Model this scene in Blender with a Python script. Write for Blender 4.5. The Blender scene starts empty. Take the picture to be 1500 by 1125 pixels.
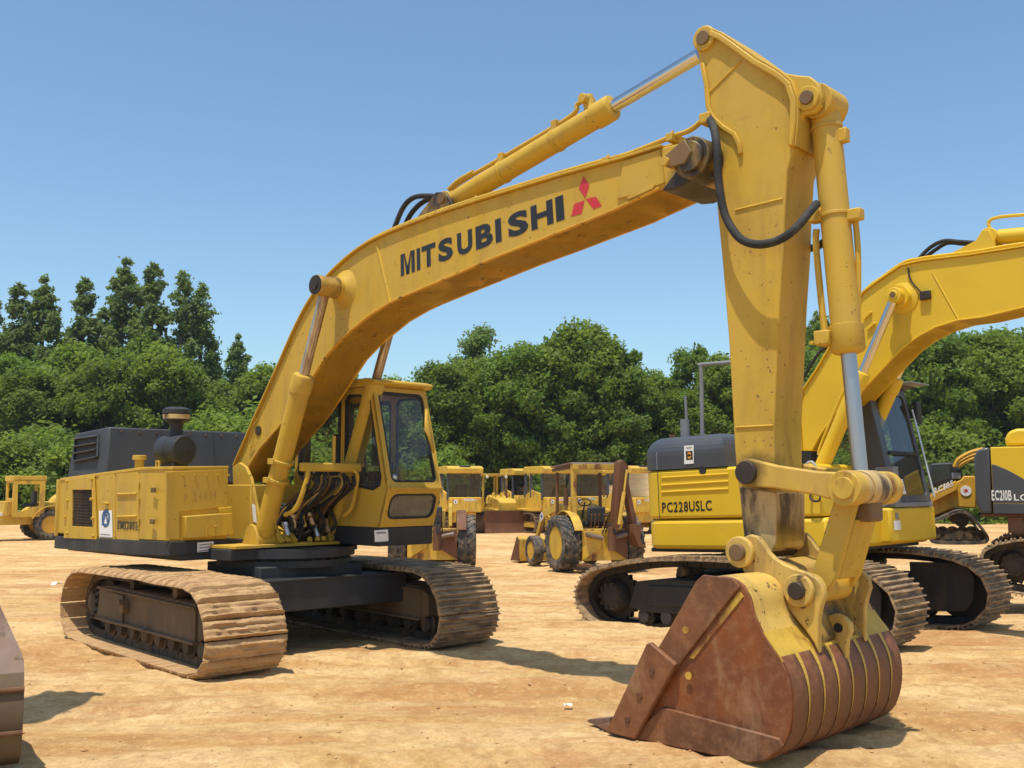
import bpy, bmesh, math, random
import numpy as np
from mathutils import Vector, Matrix, noise
random.seed(7); RNG = np.random.default_rng(11)
R = math.radians
SC = bpy.context.scene
COL = SC.collection

# ------------------------------------------------------------------ camera, sky, sun, exposure
FPX, CAMH, VH = 1500., 1.7, 710.
PITCH = math.atan((VH-562.5)/FPX)
cd = bpy.data.cameras.new('camera'); cam = bpy.data.objects.new('camera', cd); COL.objects.link(cam)
cam.location = (0, 0, CAMH); cam.rotation_euler = (math.pi/2+PITCH, 0, 0)
cd.sensor_width = 36; cd.lens = 36*FPX/1500; cd.clip_start = .1; cd.clip_end = 3000
SC.camera = cam
SUNV = Vector((.128, .251, -1)).normalized()           # direction the light travels
SUN_EL = math.asin(-SUNV.z); SUN_AZ = math.atan2(-SUNV.x, -SUNV.y)   # azimuth of the sun from +Y, clockwise
w = bpy.data.worlds.new('World'); SC.world = w; w.use_nodes = True
nt = w.node_tree; nt.nodes.clear()
sky = nt.nodes.new('ShaderNodeTexSky'); sky.sky_type = 'NISHITA'; sky.sun_disc = False
sky.sun_elevation = SUN_EL; sky.sun_rotation = SUN_AZ
sky.altitude = 0; sky.air_density = 1.0; sky.dust_density = 1.0; sky.ozone_density = 1.5
bg = nt.nodes.new('ShaderNodeBackground'); bg.inputs[1].default_value = .15
wo = nt.nodes.new('ShaderNodeOutputWorld')
tint = nt.nodes.new('ShaderNodeMix'); tint.data_type = 'RGBA'; tint.blend_type = 'MULTIPLY'; tint.inputs[0].default_value = 1; tint.inputs[7].default_value = (.86, 1.0, 1.03, 1)
nt.links.new(sky.outputs[0], tint.inputs[6]); nt.links.new(tint.outputs[2], bg.inputs[0]); nt.links.new(bg.outputs[0], wo.inputs[0])
sd = bpy.data.lights.new('sun', 'SUN'); sd.energy = 4.3; sd.angle = R(.55); sd.color = (1, .93, .80)
so = bpy.data.objects.new('sun', sd); COL.objects.link(so); so.rotation_euler = SUNV.to_track_quat('-Z', 'Y').to_euler()
so.location = (0, 0, 30)
SC.view_settings.view_transform = 'Standard'; SC.view_settings.look = 'None'
SC.view_settings.exposure = .15; SC.view_settings.gamma = 1; SC.view_settings.use_curve_mapping = False
SC.render.engine = 'CYCLES'; SC.cycles.max_bounces = 8; SC.cycles.transparent_max_bounces = 12

# ------------------------------------------------------------------ reference frames: where a thing stands and which way it points
def ray(u, v):
    a = (u-750)/FPX; b = (562.5-v)/FPX
    return Vector((a, math.cos(PITCH)-b*math.sin(PITCH), math.sin(PITCH)+b*math.cos(PITCH)))
CP = Vector((0, 0, CAMH))
class Frame:
    """local x forward, y left, z up; X/Y/Z(u,v,c): the local point on the plane x=c / y=c / z=c that is measured at u,v"""
    def __init__(s, o, head, pitch=0, scale=1):
        s.M = Matrix.Translation(Vector(o)) @ Matrix.Rotation(R(head), 4, 'Z') @ Matrix.Rotation(R(-pitch), 4, 'Y') @ Matrix.Scale(scale, 4)
        s.I = s.M.inverted()
    def hit(s, u, v, ax, c):
        o = s.I @ CP; d = (s.I.to_3x3() @ ray(u, v)); t = (c-o[ax])/d[ax]
        return o + d*t
    def X(s, u, v, c): return s.hit(u, v, 0, c)
    def Y(s, u, v, c): return s.hit(u, v, 1, c)
    def Z(s, u, v, c): return s.hit(u, v, 2, c)
    def xz(s, pts, c): return [(p.x, p.z) for p in (s.Y(u, v, c) for u, v in pts)]

# ------------------------------------------------------------------ materials
MATS = {}
def N(nt, t, **k):
    n = nt.nodes.new(t)
    for a, b in k.items(): setattr(n, a, b)
    return n
def ramp(nt, fac, stops):
    n = N(nt, 'ShaderNodeValToRGB'); e = n.color_ramp.elements
    while len(e) < len(stops): e.new(.5)
    for i, (p, c) in enumerate(stops):
        e[i].position = p; e[i].color = (*c, 1) if not isinstance(c, (int, float)) else (c, c, c, 1)
    nt.links.new(fac, n.inputs[0]); return n.outputs[0]
def coords(nt, objrand=True):
    tc = N(nt, 'ShaderNodeTexCoord'); 
    if not objrand: return tc.outputs['Object']
    oi = N(nt, 'ShaderNodeObjectInfo'); m = N(nt, 'ShaderNodeMath', operation='MULTIPLY'); m.inputs[1].default_value = 40
    nt.links.new(oi.outputs['Random'], m.inputs[0])
    va = N(nt, 'ShaderNodeVectorMath', operation='ADD'); nt.links.new(tc.outputs['Object'], va.inputs[0]); nt.links.new(m.outputs[0], va.inputs[1])
    return va.outputs[0]
def noi(nt, vec, scale, det=4, rough=.55, dist=0, stretch=None):
    if stretch:
        mp = N(nt, 'ShaderNodeMapping'); mp.inputs['Scale'].default_value = stretch; nt.links.new(vec, mp.inputs[0]); vec = mp.outputs[0]
    n = N(nt, 'ShaderNodeTexNoise'); n.inputs['Scale'].default_value = scale; n.inputs['Detail'].default_value = det
    n.inputs['Roughness'].default_value = rough; n.inputs['Distortion'].default_value = dist
    nt.links.new(vec, n.inputs['Vector']); return n.outputs['Fac']
def mix(nt, fac, a, b):
    m = N(nt, 'ShaderNodeMix', data_type='RGBA')
    for i, x in ((0, fac), (6, a), (7, b)):
        if hasattr(x, 'is_linked'): nt.links.new(x, m.inputs[i])
        else: m.inputs[i].default_value = (*x, 1) if i else x
    return m.outputs[2]
def newmat(name):
    m = bpy.data.materials.new(name); m.use_nodes = True; nt = m.node_tree
    b = nt.nodes['Principled BSDF']; MATS[name] = m; return m, nt, b
def bump(nt, b, h, strength=.3, dist=.01):
    n = N(nt, 'ShaderNodeBump'); n.inputs['Strength'].default_value = strength; n.inputs['Distance'].default_value = dist
    nt.links.new(h, n.inputs['Height']); nt.links.new(n.outputs[0], b.inputs['Normal'])

def paint(name, base, faded, dirt=(.20, .12, .055), dirt_lo=.56, dirt_hi=.8, dirt_amt=.6, chip=(.07, .035, .02), chip_lo=.68, rough=.45, scale=1., bumps=.25, speck=False, stains=()):
    m, nt, b = newmat(name); v = coords(nt)
    n1 = noi(nt, v, 1.6*scale, 5, .6); c = mix(nt, ramp(nt, n1, [(.35, 0), (.65, 1)]), base, faded)
    st = noi(nt, v, 3*scale, 5, .65, .3, (1, 1, .28))
    f = ramp(nt, st, [(dirt_lo, 0), (dirt_hi, dirt_amt)]); c = mix(nt, f, c, dirt)
    n3 = noi(nt, v, 11*scale, 5, .7); f3 = ramp(nt, n3, [(chip_lo, 0), (chip_lo+.04, .85)]); c = mix(nt, f3, c, chip)
    if speck:
        sp = noi(nt, v, 34, 3, .5); msk = noi(nt, v, 1.1, 3, .6); mm = N(nt, 'ShaderNodeMath', operation='MULTIPLY_ADD'); mm.inputs[1].default_value = .25; nt.links.new(msk, mm.inputs[0]); nt.links.new(sp, mm.inputs[2])
        c = mix(nt, ramp(nt, mm.outputs[0], [(.835, 0), (.86, .8)]), c, (.07, .04, .02))
        sc = noi(nt, v, 7, 4, .7, 1.5, (.25, 1, 2.2)); c = mix(nt, ramp(nt, sc, [(.66, 0), (.70, .45)]), c, (.40, .20, .04))
        rn_ = noi(nt, v, 9, 3, .5, 0, (1, 1, .07)); c = mix(nt, ramp(nt, rn_, [(.60, 0), (.74, .35)]), c, (.33, .19, .05))
    for (sx, sy, sz, r0) in stains:
        tc2 = N(nt, 'ShaderNodeTexCoord'); vs_ = N(nt, 'ShaderNodeVectorMath', operation='DISTANCE'); vs_.inputs[1].default_value = (sx, sy, sz); nt.links.new(tc2.outputs['Object'], vs_.inputs[0])
        ad_ = N(nt, 'ShaderNodeMath', operation='MULTIPLY_ADD'); ad_.inputs[1].default_value = r0*1.1; nt.links.new(noi(nt, tc2.outputs['Object'], 7, 5, .65), ad_.inputs[0]); nt.links.new(vs_.outputs['Value'], ad_.inputs[2])
        c = mix(nt, ramp(nt, ad_.outputs[0], [(r0*.95, .93), (r0*1.75, 0)]), c, (.035, .022, .012))
    nt.links.new(c, b.inputs['Base Color'])
    r = ramp(nt, st, [(.3, rough-.08), (.7, min(1, rough+.3))]); nt.links.new(r, b.inputs['Roughness'])
    bump(nt, b, noi(nt, v, 3.5*scale, 4, .6), bumps, .012)
    return m
# yellow paints
paint('grimy_yellow', (.68, .40, .03), (.60, .33, .035), dirt=(.36, .15, .045), dirt_lo=.46, dirt_hi=.72, dirt_amt=.65, chip_lo=.6, rough=.6)
paint('old_yellow', (.565, .345, .022), (.52, .33, .045), scale=1, rough=.55, dirt_lo=.52, dirt_hi=.8, dirt_amt=.45, chip=(.16, .085, .03), chip_lo=.655, speck=True)
paint('worn_yellow', (.62, .40, .075), (.56, .37, .10), dirt_lo=.5, dirt_hi=.68, dirt_amt=.75, chip_lo=.6, rough=.55)
paint('bright_yellow', (.72, .47, .018), (.66, .43, .02), dirt_lo=.64, dirt_amt=.35, chip_lo=.74, rough=.36, bumps=.08)
paint('orange_yellow', (.62, .33, .02), (.55, .30, .03), dirt_lo=.55, dirt_amt=.6, chip_lo=.66, rough=.45)
paint('far_yellow', (.68, .42, .035), (.58, .36, .05), dirt_lo=.5, dirt_hi=.7, dirt_amt=.6, chip_lo=.62, rough=.5)
paint('black_paint', (.018, .020, .024), (.030, .032, .036), dirt=(.09, .07, .05), dirt_amt=.45, chip=(.12, .10, .08), chip_lo=.7, rough=.5)
paint('hood_black', (.030, .033, .040), (.042, .045, .052), dirt=(.08, .07, .06), dirt_lo=.6, dirt_amt=.3, chip=(.15, .14, .13), chip_lo=.78, rough=.55, bumps=.4)
paint('dark_grey', (.055, .060, .070), (.065, .070, .080), dirt=(.12, .10, .08), dirt_lo=.64, dirt_amt=.3, chip_lo=.8, rough=.38, bumps=.05)
paint('grey_trim', (.22, .23, .25), (.18, .19, .2), dirt_amt=.3, chip_lo=.8, rough=.45)
paint('grease', (.020, .014, .010), (.05, .035, .022), dirt=(.12, .07, .035), dirt_amt=.5, chip_lo=.8, rough=.45)
paint('pin_brown', (.13, .075, .035), (.20, .12, .05), dirt=(.05, .03, .02), dirt_amt=.6, chip_lo=.7, rough=.6)
paint('frame_mud', (.030, .026, .022), (.075, .055, .035), dirt=(.27, .165, .08), dirt_lo=.48, dirt_hi=.72, dirt_amt=.8, chip_lo=.75, rough=.8, bumps=.6)
paint('frame_brown', (.10, .070, .040), (.15, .10, .055), dirt=(.27, .165, .08), dirt_lo=.5, dirt_hi=.75, dirt_amt=.7, chip_lo=.7, rough=.85, bumps=.5)
paint('rust', (.105, .042, .018), (.16, .062, .024), dirt=(.22, .12, .06), dirt_lo=.5, dirt_hi=.75, dirt_amt=.65, chip=(.05, .025, .015), chip_lo=.62, rough=.62, bumps=.4)
paint('rust_red', (.29, .066, .010), (.17, .045, .012), dirt=(.27, .15, .07), dirt_lo=.55, dirt_hi=.8, dirt_amt=.5, chip=(.07, .03, .02), chip_lo=.6, rough=.55, bumps=.3)
paint('rust_wear', (.21, .095, .042), (.13, .055, .028), dirt=(.30, .19, .11), dirt_lo=.5, dirt_hi=.75, dirt_amt=.6, chip=(.07, .03, .02), chip_lo=.64, rough=.6, bumps=.25)
paint('rust_grey', (.17, .13, .11), (.16, .08, .045), dirt=(.27, .19, .12), dirt_lo=.5, dirt_hi=.7, dirt_amt=.7, chip=(.08, .04, .02), chip_lo=.6, rough=.5, bumps=.3)
paint('dirty_glass', (.05, .06, .055), (.075, .08, .06), dirt=(.16, .12, .07), dirt_lo=.5, dirt_amt=.5, chip_lo=.9, rough=.2, bumps=0)

def patchy(name, a, b_, lo, hi, scale, rough=.55, stretch=(1, 1, .4), bumps=.35):
    """worn paint over bare steel: patches of colour b_ with ragged edges"""
    m, nt, b = newmat(name); v = coords(nt, False)
    n = noi(nt, v, scale, 6, .62, .25, stretch)
    n2 = noi(nt, v, 9, 4, .6); a2 = mix(nt, ramp(nt, n2, [(.3, 0), (.7, .5)]), a, tuple(x*.6 for x in a))
    b2 = mix(nt, n2, b_, tuple(x*.55 for x in b_))
    c = mix(nt, ramp(nt, n, [(lo, 0), (hi, 1)]), a2, b2); nt.links.new(c, b.inputs['Base Color'])
    b.inputs['Roughness'].default_value = rough; bump(nt, b, n, bumps, .01)
    return m
patchy('rusty_yellow', (.60, .38, .05), (.24, .085, .025), .50, .60, 2.2)
patchy('pale_worn', (.56, .39, .16), (.10, .06, .035), .47, .60, 4.5)
patchy('greasy_yellow', (.50, .31, .06), (.045, .03, .018), .47, .60, 2.0)

def shoe_mat(name, mud, steel, lo, hi):
    m, nt, b = newmat(name); v = coords(nt)
    n = noi(nt, v, 6, 6, .65, .4, (2.2, .6, 1)); n2 = noi(nt, v, 30, 5, .7)
    c = mix(nt, ramp(nt, n, [(lo, 0), (hi, 1)]), steel, mud)
    c = mix(nt, ramp(nt, n2, [(.35, .0), (.7, .5)]), c, tuple(x*.62 for x in mud)); nt.links.new(c, b.inputs['Base Color'])
    b.inputs['Roughness'].default_value = .85
    ad = N(nt, 'ShaderNodeMath', operation='ADD'); nt.links.new(n, ad.inputs[0]); nt.links.new(n2, ad.inputs[1])
    bump(nt, b, ad.outputs[0], .8, .018)
def bucket_rust(name='bucket_rust', ca=(.21, .060, .014), cb=(.105, .038, .016), lo=1.0, amt=.95, cy=(.56, .33, .05)):
    # paint worn off towards the heel: ragged edge between yellow remains and rust
    m, nt, b = newmat(name); tc = N(nt, 'ShaderNodeTexCoord'); v = tc.outputs['Object']
    sx = N(nt, 'ShaderNodeSeparateXYZ'); nt.links.new(v, sx.inputs[0])
    n1 = noi(nt, v, 3.2, 6, .65, .3, (1, 1.6, .6)); n2 = noi(nt, v, 1.4, 5, .6); n3 = noi(nt, v, 14, 5, .7)
    c = mix(nt, ramp(nt, n2, [(.38, 0), (.62, 1)]), ca, cb); c = mix(nt, ramp(nt, n3, [(.45, 0), (.72, .7)]), c, (.30, .135, .055)); c = mix(nt, ramp(nt, n1, [(.56, 0), (.72, .65)]), c, (.34, .20, .10))
    a = N(nt, 'ShaderNodeMath', operation='MULTIPLY_ADD'); a.inputs[1].default_value = amt; nt.links.new(n1, a.inputs[0]); nt.links.new(sx.outputs['Z'], a.inputs[2])
    c = mix(nt, ramp(nt, a.outputs[0], [(lo, 0), (lo+.09, 1)]), c, cy)
    nt.links.new(c, b.inputs['Base Color']); nt.links.new(ramp(nt, n3, [(.3, .42), (.7, .75)]), b.inputs['Roughness']); bump(nt, b, n3, .35, .008)
bucket_rust(lo=1.06); bucket_rust('edge_rust', (.19, .072, .026), (.10, .040, .020), 9.0); bucket_rust('side_rust', (.25, .066, .013), (.12, .040, .016), 1.22, 1.1, (.46, .26, .045))
shoe_mat('shoe_muddy', (.56, .355, .165), (.36, .20, .09), .34, .56)
shoe_mat('shoe_worn', (.46, .31, .165), (.14, .10, .065), .40, .58)

def simple(name, col, rough=.5, metal=0, **k):
    m, nt, b = newmat(name); b.inputs['Base Color'].default_value = (*col, 1); b.inputs['Roughness'].default_value = rough
    b.inputs['Metallic'].default_value = metal
    for a, c in k.items(): b.inputs[a].default_value = c
    return m
simple('chrome', (.62, .60, .57), .16, 1); simple('dull_steel', (.45, .46, .47), .38, 1)
def rodmat():
    m, nt, b = newmat('old_rod'); v = coords(nt); n = noi(nt, v, 6, 4, .6, 0, (1, 1, .1))
    nt.links.new(mix(nt, ramp(nt, n, [(.4, 0), (.65, 1)]), (.50, .44, .38), (.22, .13, .08)), b.inputs['Base Color']); b.inputs['Metallic'].default_value = .85
    nt.links.new(ramp(nt, n, [(.4, .18), (.7, .6)]), b.inputs['Roughness'])
rodmat()
def rubber(name, base, dust, lo=.42, hi=.65):
    m, nt, b = newmat(name); v = coords(nt, False); n = noi(nt, v, 5, 5, .65)
    nt.links.new(mix(nt, ramp(nt, n, [(lo, 0), (hi, 1)]), base, dust), b.inputs['Base Color']); b.inputs['Roughness'].default_value = .8
    bump(nt, b, noi(nt, v, 25, 4, .6), .4, .01)
rubber('tyre_rubber', (.035, .035, .036), (.20, .155, .11)); rubber('tyre_side', (.04, .042, .045), (.10, .085, .07), .5, .75)
rubber('hose_rubber', (.020, .020, .022), (.07, .065, .055), .5, .75)
simple('letter_black', (.016, .017, .019), .45); simple('logo_red', (.55, .030, .035), .45)
simple('letter_white', (.75, .75, .74), .5); simple('logo_blue', (.03, .10, .24), .5); simple('print_grey', (.25, .25, .26), .6)
simple('sticker_white', (.78, .78, .76), .55); simple('interior_black', (.02, .02, .022), .7); simple('seat_vinyl', (.03, .03, .033), .6)
simple('silver', (.6, .6, .6), .3, .6); simple('lens', (.8, .75, .6), .2); simple('logo_orange', (.75, .33, .02), .5)
simple('weld_dark', (.40, .235, .05), .6)

def glassmat(name, tint, op=.12):
    m = bpy.data.materials.new(name); m.use_nodes = True; nt = m.node_tree; nt.nodes.clear(); MATS[name] = m
    o = N(nt, 'ShaderNodeOutputMaterial'); tr = N(nt, 'ShaderNodeBsdfTransparent'); tr.inputs[0].default_value = (*tint, 1)
    gl = N(nt, 'ShaderNodeBsdfGlossy'); gl.inputs['Roughness'].default_value = .03; gl.inputs[0].default_value = (.9, .95, 1, 1)
    df = N(nt, 'ShaderNodeBsdfDiffuse'); df.inputs[0].default_value = (.30, .29, .25, 1)
    fr = N(nt, 'ShaderNodeFresnel'); fr.inputs[0].default_value = 1.5
    m1 = N(nt, 'ShaderNodeMixShader'); m2 = N(nt, 'ShaderNodeMixShader')
    v = coords(nt, False); n = noi(nt, v, 4, 5, .6); f = ramp(nt, n, [(.3, op*.5), (.75, op*2)])
    nt.links.new(f, m1.inputs[0]); nt.links.new(tr.outputs[0], m1.inputs[1]); nt.links.new(df.outputs[0], m1.inputs[2])
    nt.links.new(fr.outputs[0], m2.inputs[0]); nt.links.new(m1.outputs[0], m2.inputs[1]); nt.links.new(gl.outputs[0], m2.inputs[2])
    nt.links.new(m2.outputs[0], o.inputs[0])
glassmat('cab_glass', (.88, .94, .92), .09); glassmat('dark_glass', (.35, .40, .42), .06); glassmat('dusty_glass', (.74, .80, .70), .30)

def leafmat(name, dark, light, trans, yellow=.0):
    m = bpy.data.materials.new(name); m.use_nodes = True; nt = m.node_tree; nt.nodes.clear(); MATS[name] = m
    o = N(nt, 'ShaderNodeOutputMaterial'); df = N(nt, 'ShaderNodeBsdfPrincipled'); tl = N(nt, 'ShaderNodeBsdfTranslucent')
    at = N(nt, 'ShaderNodeAttribute', attribute_name='tone'); oi = N(nt, 'ShaderNodeObjectInfo')
    ge = N(nt, 'ShaderNodeNewGeometry')
    n = noi(nt, ge.outputs['Position'], .35, 3, .6)
    a = N(nt, 'ShaderNodeMath', operation='MULTIPLY_ADD'); a.inputs[1].default_value = .55
    nt.links.new(at.outputs['Fac'], a.inputs[0])
    b2 = N(nt, 'ShaderNodeMath', operation='MULTIPLY'); b2.inputs[1].default_value = .45; nt.links.new(n, b2.inputs[0]); nt.links.new(b2.outputs[0], a.inputs[2])
    c = ramp(nt, a.outputs[0], [(.2, dark), (.75, light)])
    hs = N(nt, 'ShaderNodeHueSaturation'); mr = N(nt, 'ShaderNodeMapRange'); mr.inputs[3].default_value = .82; mr.inputs[4].default_value = 1.2
    nt.links.new(oi.outputs['Random'], mr.inputs[0]); nt.links.new(mr.outputs[0], hs.inputs['Value']); nt.links.new(c, hs.inputs['Color'])
    mh = N(nt, 'ShaderNodeMapRange'); mh.inputs[3].default_value = .49; mh.inputs[4].default_value = .515
    nt.links.new(oi.outputs['Random'], mh.inputs[0]); nt.links.new(mh.outputs[0], hs.inputs['Hue'])
    nt.links.new(hs.outputs[0], df.inputs['Base Color']); df.inputs['Roughness'].default_value = .6; df.inputs['Specular IOR Level'].default_value = .25
    tl.inputs[0].default_value = (*trans, 1)
    mx = N(nt, 'ShaderNodeMixShader'); mx.inputs[0].default_value = .42
    nt.links.new(df.outputs[0], mx.inputs[1]); nt.links.new(tl.outputs[0], mx.inputs[2]); nt.links.new(mx.outputs[0], o.inputs[0])
leafmat('leaf_green', (.055, .092, .015), (.180, .250, .035), (.26, .38, .04))
leafmat('leaf_bright', (.075, .128, .020), (.215, .290, .045), (.32, .45, .05))
leafmat('leaf_blue', (.070, .115, .035), (.200, .270, .070), (.28, .38, .08))
paint('bark', (.10, .075, .05), (.15, .12, .09), dirt_amt=.3, chip_lo=.8, rough=.9, bumps=1)

# ------------------------------------------------------------------ mesh building
class MB:
    def __init__(s): s.v = []; s.f = []
    def add(s, vs, fs):
        o = len(s.v); s.v += [tuple(p) for p in vs]; s.f += [[i+o for i in f] for f in fs]; return s
    def box(s, x0, x1, y0, y1, z0, z1, M=None):
        vs = [Vector((x, y, z)) for x in (x0, x1) for y in (y0, y1) for z in (z0, z1)]
        if M: vs = [M @ p for p in vs]
        return s.add(vs, [(0, 1, 3, 2), (4, 6, 7, 5), (0, 4, 5, 1), (2, 3, 7, 6), (0, 2, 6, 4), (1, 5, 7, 3)])
    def prism(s, pts, y0, y1):                     # outline in x,z pushed through y
        n = len(pts); vs = [(x, y0, z) for x, z in pts]+[(x, y1, z) for x, z in pts]
        return s.add(vs, [list(range(n)), list(range(2*n-1, n-1, -1))]+[(i, i+n, (i+1) % n+n, (i+1) % n) for i in range(n)])
    def plan(s, pts, z0, z1):                      # outline in x,y pushed through z; z1 may be a list
        n = len(pts); zt = z1 if isinstance(z1, (list, tuple)) else [z1]*n; zb = z0 if isinstance(z0, (list, tuple)) else [z0]*n
        vs = [(x, y, b) for (x, y), b in zip(pts, zb)]+[(x, y, t) for (x, y), t in zip(pts, zt)]
        return s.add(vs, [list(range(n-1, -1, -1)), list(range(n, 2*n))]+[(i, (i+1) % n, (i+1) % n+n, i+n) for i in range(n)])
    def loft(s, A, B):                             # closed rings of 3D points
        n = len(A)
        return s.add(list(A)+list(B), [list(range(n-1, -1, -1)), list(range(n, 2*n))]+[(i, (i+1) % n, (i+1) % n+n, i+n) for i in range(n)])
    def strip(s, pts, y0, y1, th):                 # plate following an open x,z line
        n = len(pts); P = [Vector((a, 0, b)) for a, b in pts]; up = []
        for i in range(n):
            t = (P[min(i+1, n-1)]-P[max(i-1, 0)]).normalized(); up.append(Vector((-t.z, 0, t.x))*th)
        ring = [(p.x, p.z) for p in P]+[((P[i]+up[i]).x, (P[i]+up[i]).z) for i in range(n-1, -1, -1)]
        vs = [(x, y0, z) for x, z in ring]+[(x, y1, z) for x, z in ring]; m = 2*n
        fs = [(i, i+m, (i+1) % m+m, (i+1) % m) for i in range(m)]
        for i in range(n-1):
            j = m-1-i; fs += [(i, i+1, j-1, j), (i+m, j+m, j-1+m, i+1+m)]
        return s.add(vs, fs)
    def cyl(s, p0, p1, r0, r1=None, n=24, caps=True):
        r1 = r0 if r1 is None else r1; p0 = Vector(p0); p1 = Vector(p1); d = (p1-p0).normalized()
        a = d.cross(Vector((0, 0, 1)) if abs(d.z) < .9 else Vector((1, 0, 0))).normalized(); b = d.cross(a)
        vs = []; 
        for p, r in ((p0, r0), (p1, r1)):
            vs += [p+a*r*math.cos(2*math.pi*i/n)+b*r*math.sin(2*math.pi*i/n) for i in range(n)]
        fs = [(i, (i+1) % n, (i+1) % n+n, i+n) for i in range(n)]
        if caps: fs += [list(range(n-1, -1, -1)), list(range(n, 2*n))]
        return s.add(vs, fs)
    def lathe(s, p0, ax, prof, n=28):              # prof: (distance along axis, radius)
        p0 = Vector(p0); d = Vector(ax).normalized(); a = d.cross(Vector((0, 0, 1)) if abs(d.z) < .9 else Vector((1, 0, 0))).normalized(); b = d.cross(a)
        vs = []
        for t, r in prof: vs += [p0+d*t+a*r*math.cos(2*math.pi*i/n)+b*r*math.sin(2*math.pi*i/n) for i in range(n)]
        k = len(prof); fs = [(j*n+i, j*n+(i+1) % n, (j+1)*n+(i+1) % n, (j+1)*n+i) for j in range(k-1) for i in range(n)]
        fs += [list(range(n-1, -1, -1)), list(range((k-1)*n, k*n))]
        return s.add(vs, fs)
    def tube(s, path, r, n=8, smooth=True):
        P = [Vector(p) for p in path]
        if smooth and len(P) > 2:
            Q = []
            for i in range(len(P)-1):
                p0 = P[max(i-1, 0)]; p1 = P[i]; p2 = P[i+1]; p3 = P[min(i+2, len(P)-1)]
                for k in range(6):
                    t = k/6; Q.append(.5*((2*p1)+(p2-p0)*t+(2*p0-5*p1+4*p2-p3)*t*t+(3*p1-p0-3*p2+p3)*t**3))
            P = Q+[P[-1]]
        vs = []; prev = None
        for i, p in enumerate(P):
            t = (P[min(i+1, len(P)-1)]-P[max(i-1, 0)]).normalized()
            if prev is None: prev = t.cross(Vector((0, 0, 1)) if abs(t.z) < .9 else Vector((1, 0, 0))).normalized()
            a = (prev-t*prev.dot(t)).normalized(); prev = a; b = t.cross(a)
            vs += [p+a*r*math.cos(2*math.pi*k/n)+b*r*math.sin(2*math.pi*k/n) for k in range(n)]
        m = len(P); fs = [(j*n+i, j*n+(i+1) % n, (j+1)*n+(i+1) % n, (j+1)*n+i) for j in range(m-1) for i in range(n)]
        fs += [list(range(n-1, -1, -1)), list(range((m-1)*n, m*n))]
        return s.add(vs, fs)
    def ring(s, outer, hole, place, th):           # flat plate with an opening; 2D outlines; place(a,b,depth)->3D
        cx = sum(p[0] for p in hole)/len(hole); cy = sum(p[1] for p in hole)/len(hole)
        ang = sorted(set([round(math.atan2(p[1]-cy, p[0]-cx), 5) for p in outer]+[round(math.atan2(p[1]-cy, p[0]-cx), 5) for p in hole]))
        def hit(poly, a):
            dx, dy = math.cos(a), math.sin(a); best = 1e9
            for i in range(len(poly)):
                x1, y1 = poly[i][0]-cx, poly[i][1]-cy; x2, y2 = poly[(i+1) % len(poly)][0]-cx, poly[(i+1) % len(poly)][1]-cy
                ex, ey = x2-x1, y2-y1; den = dx*ey-dy*ex
                if abs(den) < 1e-9: continue
                t = (x1*ey-y1*ex)/den; u = (x1*dy-y1*dx)/den
                if t > 0 and -1e-4 <= u <= 1.0001: best = min(best, t)
            return cx+dx*best, cy+dy*best
        O = [hit(outer, a) for a in ang]; H = [hit(hole, a) for a in ang]; n = len(ang)
        vs = [place(a, b, 0) for a, b in O]+[place(a, b, 0) for a, b in H]+[place(a, b, th) for a, b in O]+[place(a, b, th) for a, b in H]
        fs = []
        for i in range(n):
            j = (i+1) % n
            fs += [(i, j, n+j, n+i), (2*n+i, 3*n+i, 3*n+j, 2*n+j), (i, 2*n+i, 2*n+j, j), (n+i, n+j, 3*n+j, 3*n+i)]
        return s.add(vs, fs)
    def mesh(s, name, mat, smooth=38):
        me = bpy.data.meshes.new(name); me.from_pydata(s.v, [], s.f)
        bm = bmesh.new(); bm.from_mesh(me); bmesh.ops.recalc_face_normals(bm, faces=bm.faces); bm.to_mesh(me); bm.free()
        me.materials.append(MATS[mat] if isinstance(mat, str) else mat)
        me.polygons.foreach_set('use_smooth', [True]*len(me.polygons)); me.set_sharp_from_angle(angle=R(smooth)); me.update()
        return me
    def build(s, name, mat, parent=None, bevel=0, M=None, label=None, kind=None, smooth=38):
        o = bpy.data.objects.new(name, s.mesh(name, mat, smooth)); COL.objects.link(o)
        if parent: o.parent = parent
        if M is not None: o.matrix_local = M
        if bevel:
            b = o.modifiers.new('bevel', 'BEVEL'); b.width = bevel; b.segments = 2; b.limit_method = 'ANGLE'; b.angle_limit = R(40)
        if label: o['label'] = label
        if kind: o['kind'] = kind
        return o
def thing(name, label, cat, M, group=None):
    o = bpy.data.objects.new(name, None); COL.objects.link(o); o.matrix_world = M; o.empty_display_size = .3
    o['label'] = label; o['category'] = cat
    if group: o['group'] = group
    return o
def sub_empty(name, parent, M=None):
    o = bpy.data.objects.new(name, None); COL.objects.link(o); o.parent = parent
    if M is not None: o.matrix_local = M
    return o
def put(name, me, parent, M):
    o = bpy.data.objects.new(name, me); COL.objects.link(o); o.parent = parent; o.matrix_local = M; return o
def circle(cx, cy, r, n=24, a0=0, a1=360): return [(cx+r*math.cos(R(a0+(a1-a0)*i/n)), cy+r*math.sin(R(a0+(a1-a0)*i/n))) for i in range(n)]
def rrect(x0, x1, y0, y1, r, n=5):
    out = []
    for cx, cy, a in ((x1-r, y1-r, 0), (x0+r, y1-r, 90), (x0+r, y0+r, 180), (x1-r, y0+r, 270)):
        out += [(cx+r*math.cos(R(a+90*i/n)), cy+r*math.sin(R(a+90*i/n))) for i in range(n+1)]
    return out
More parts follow.
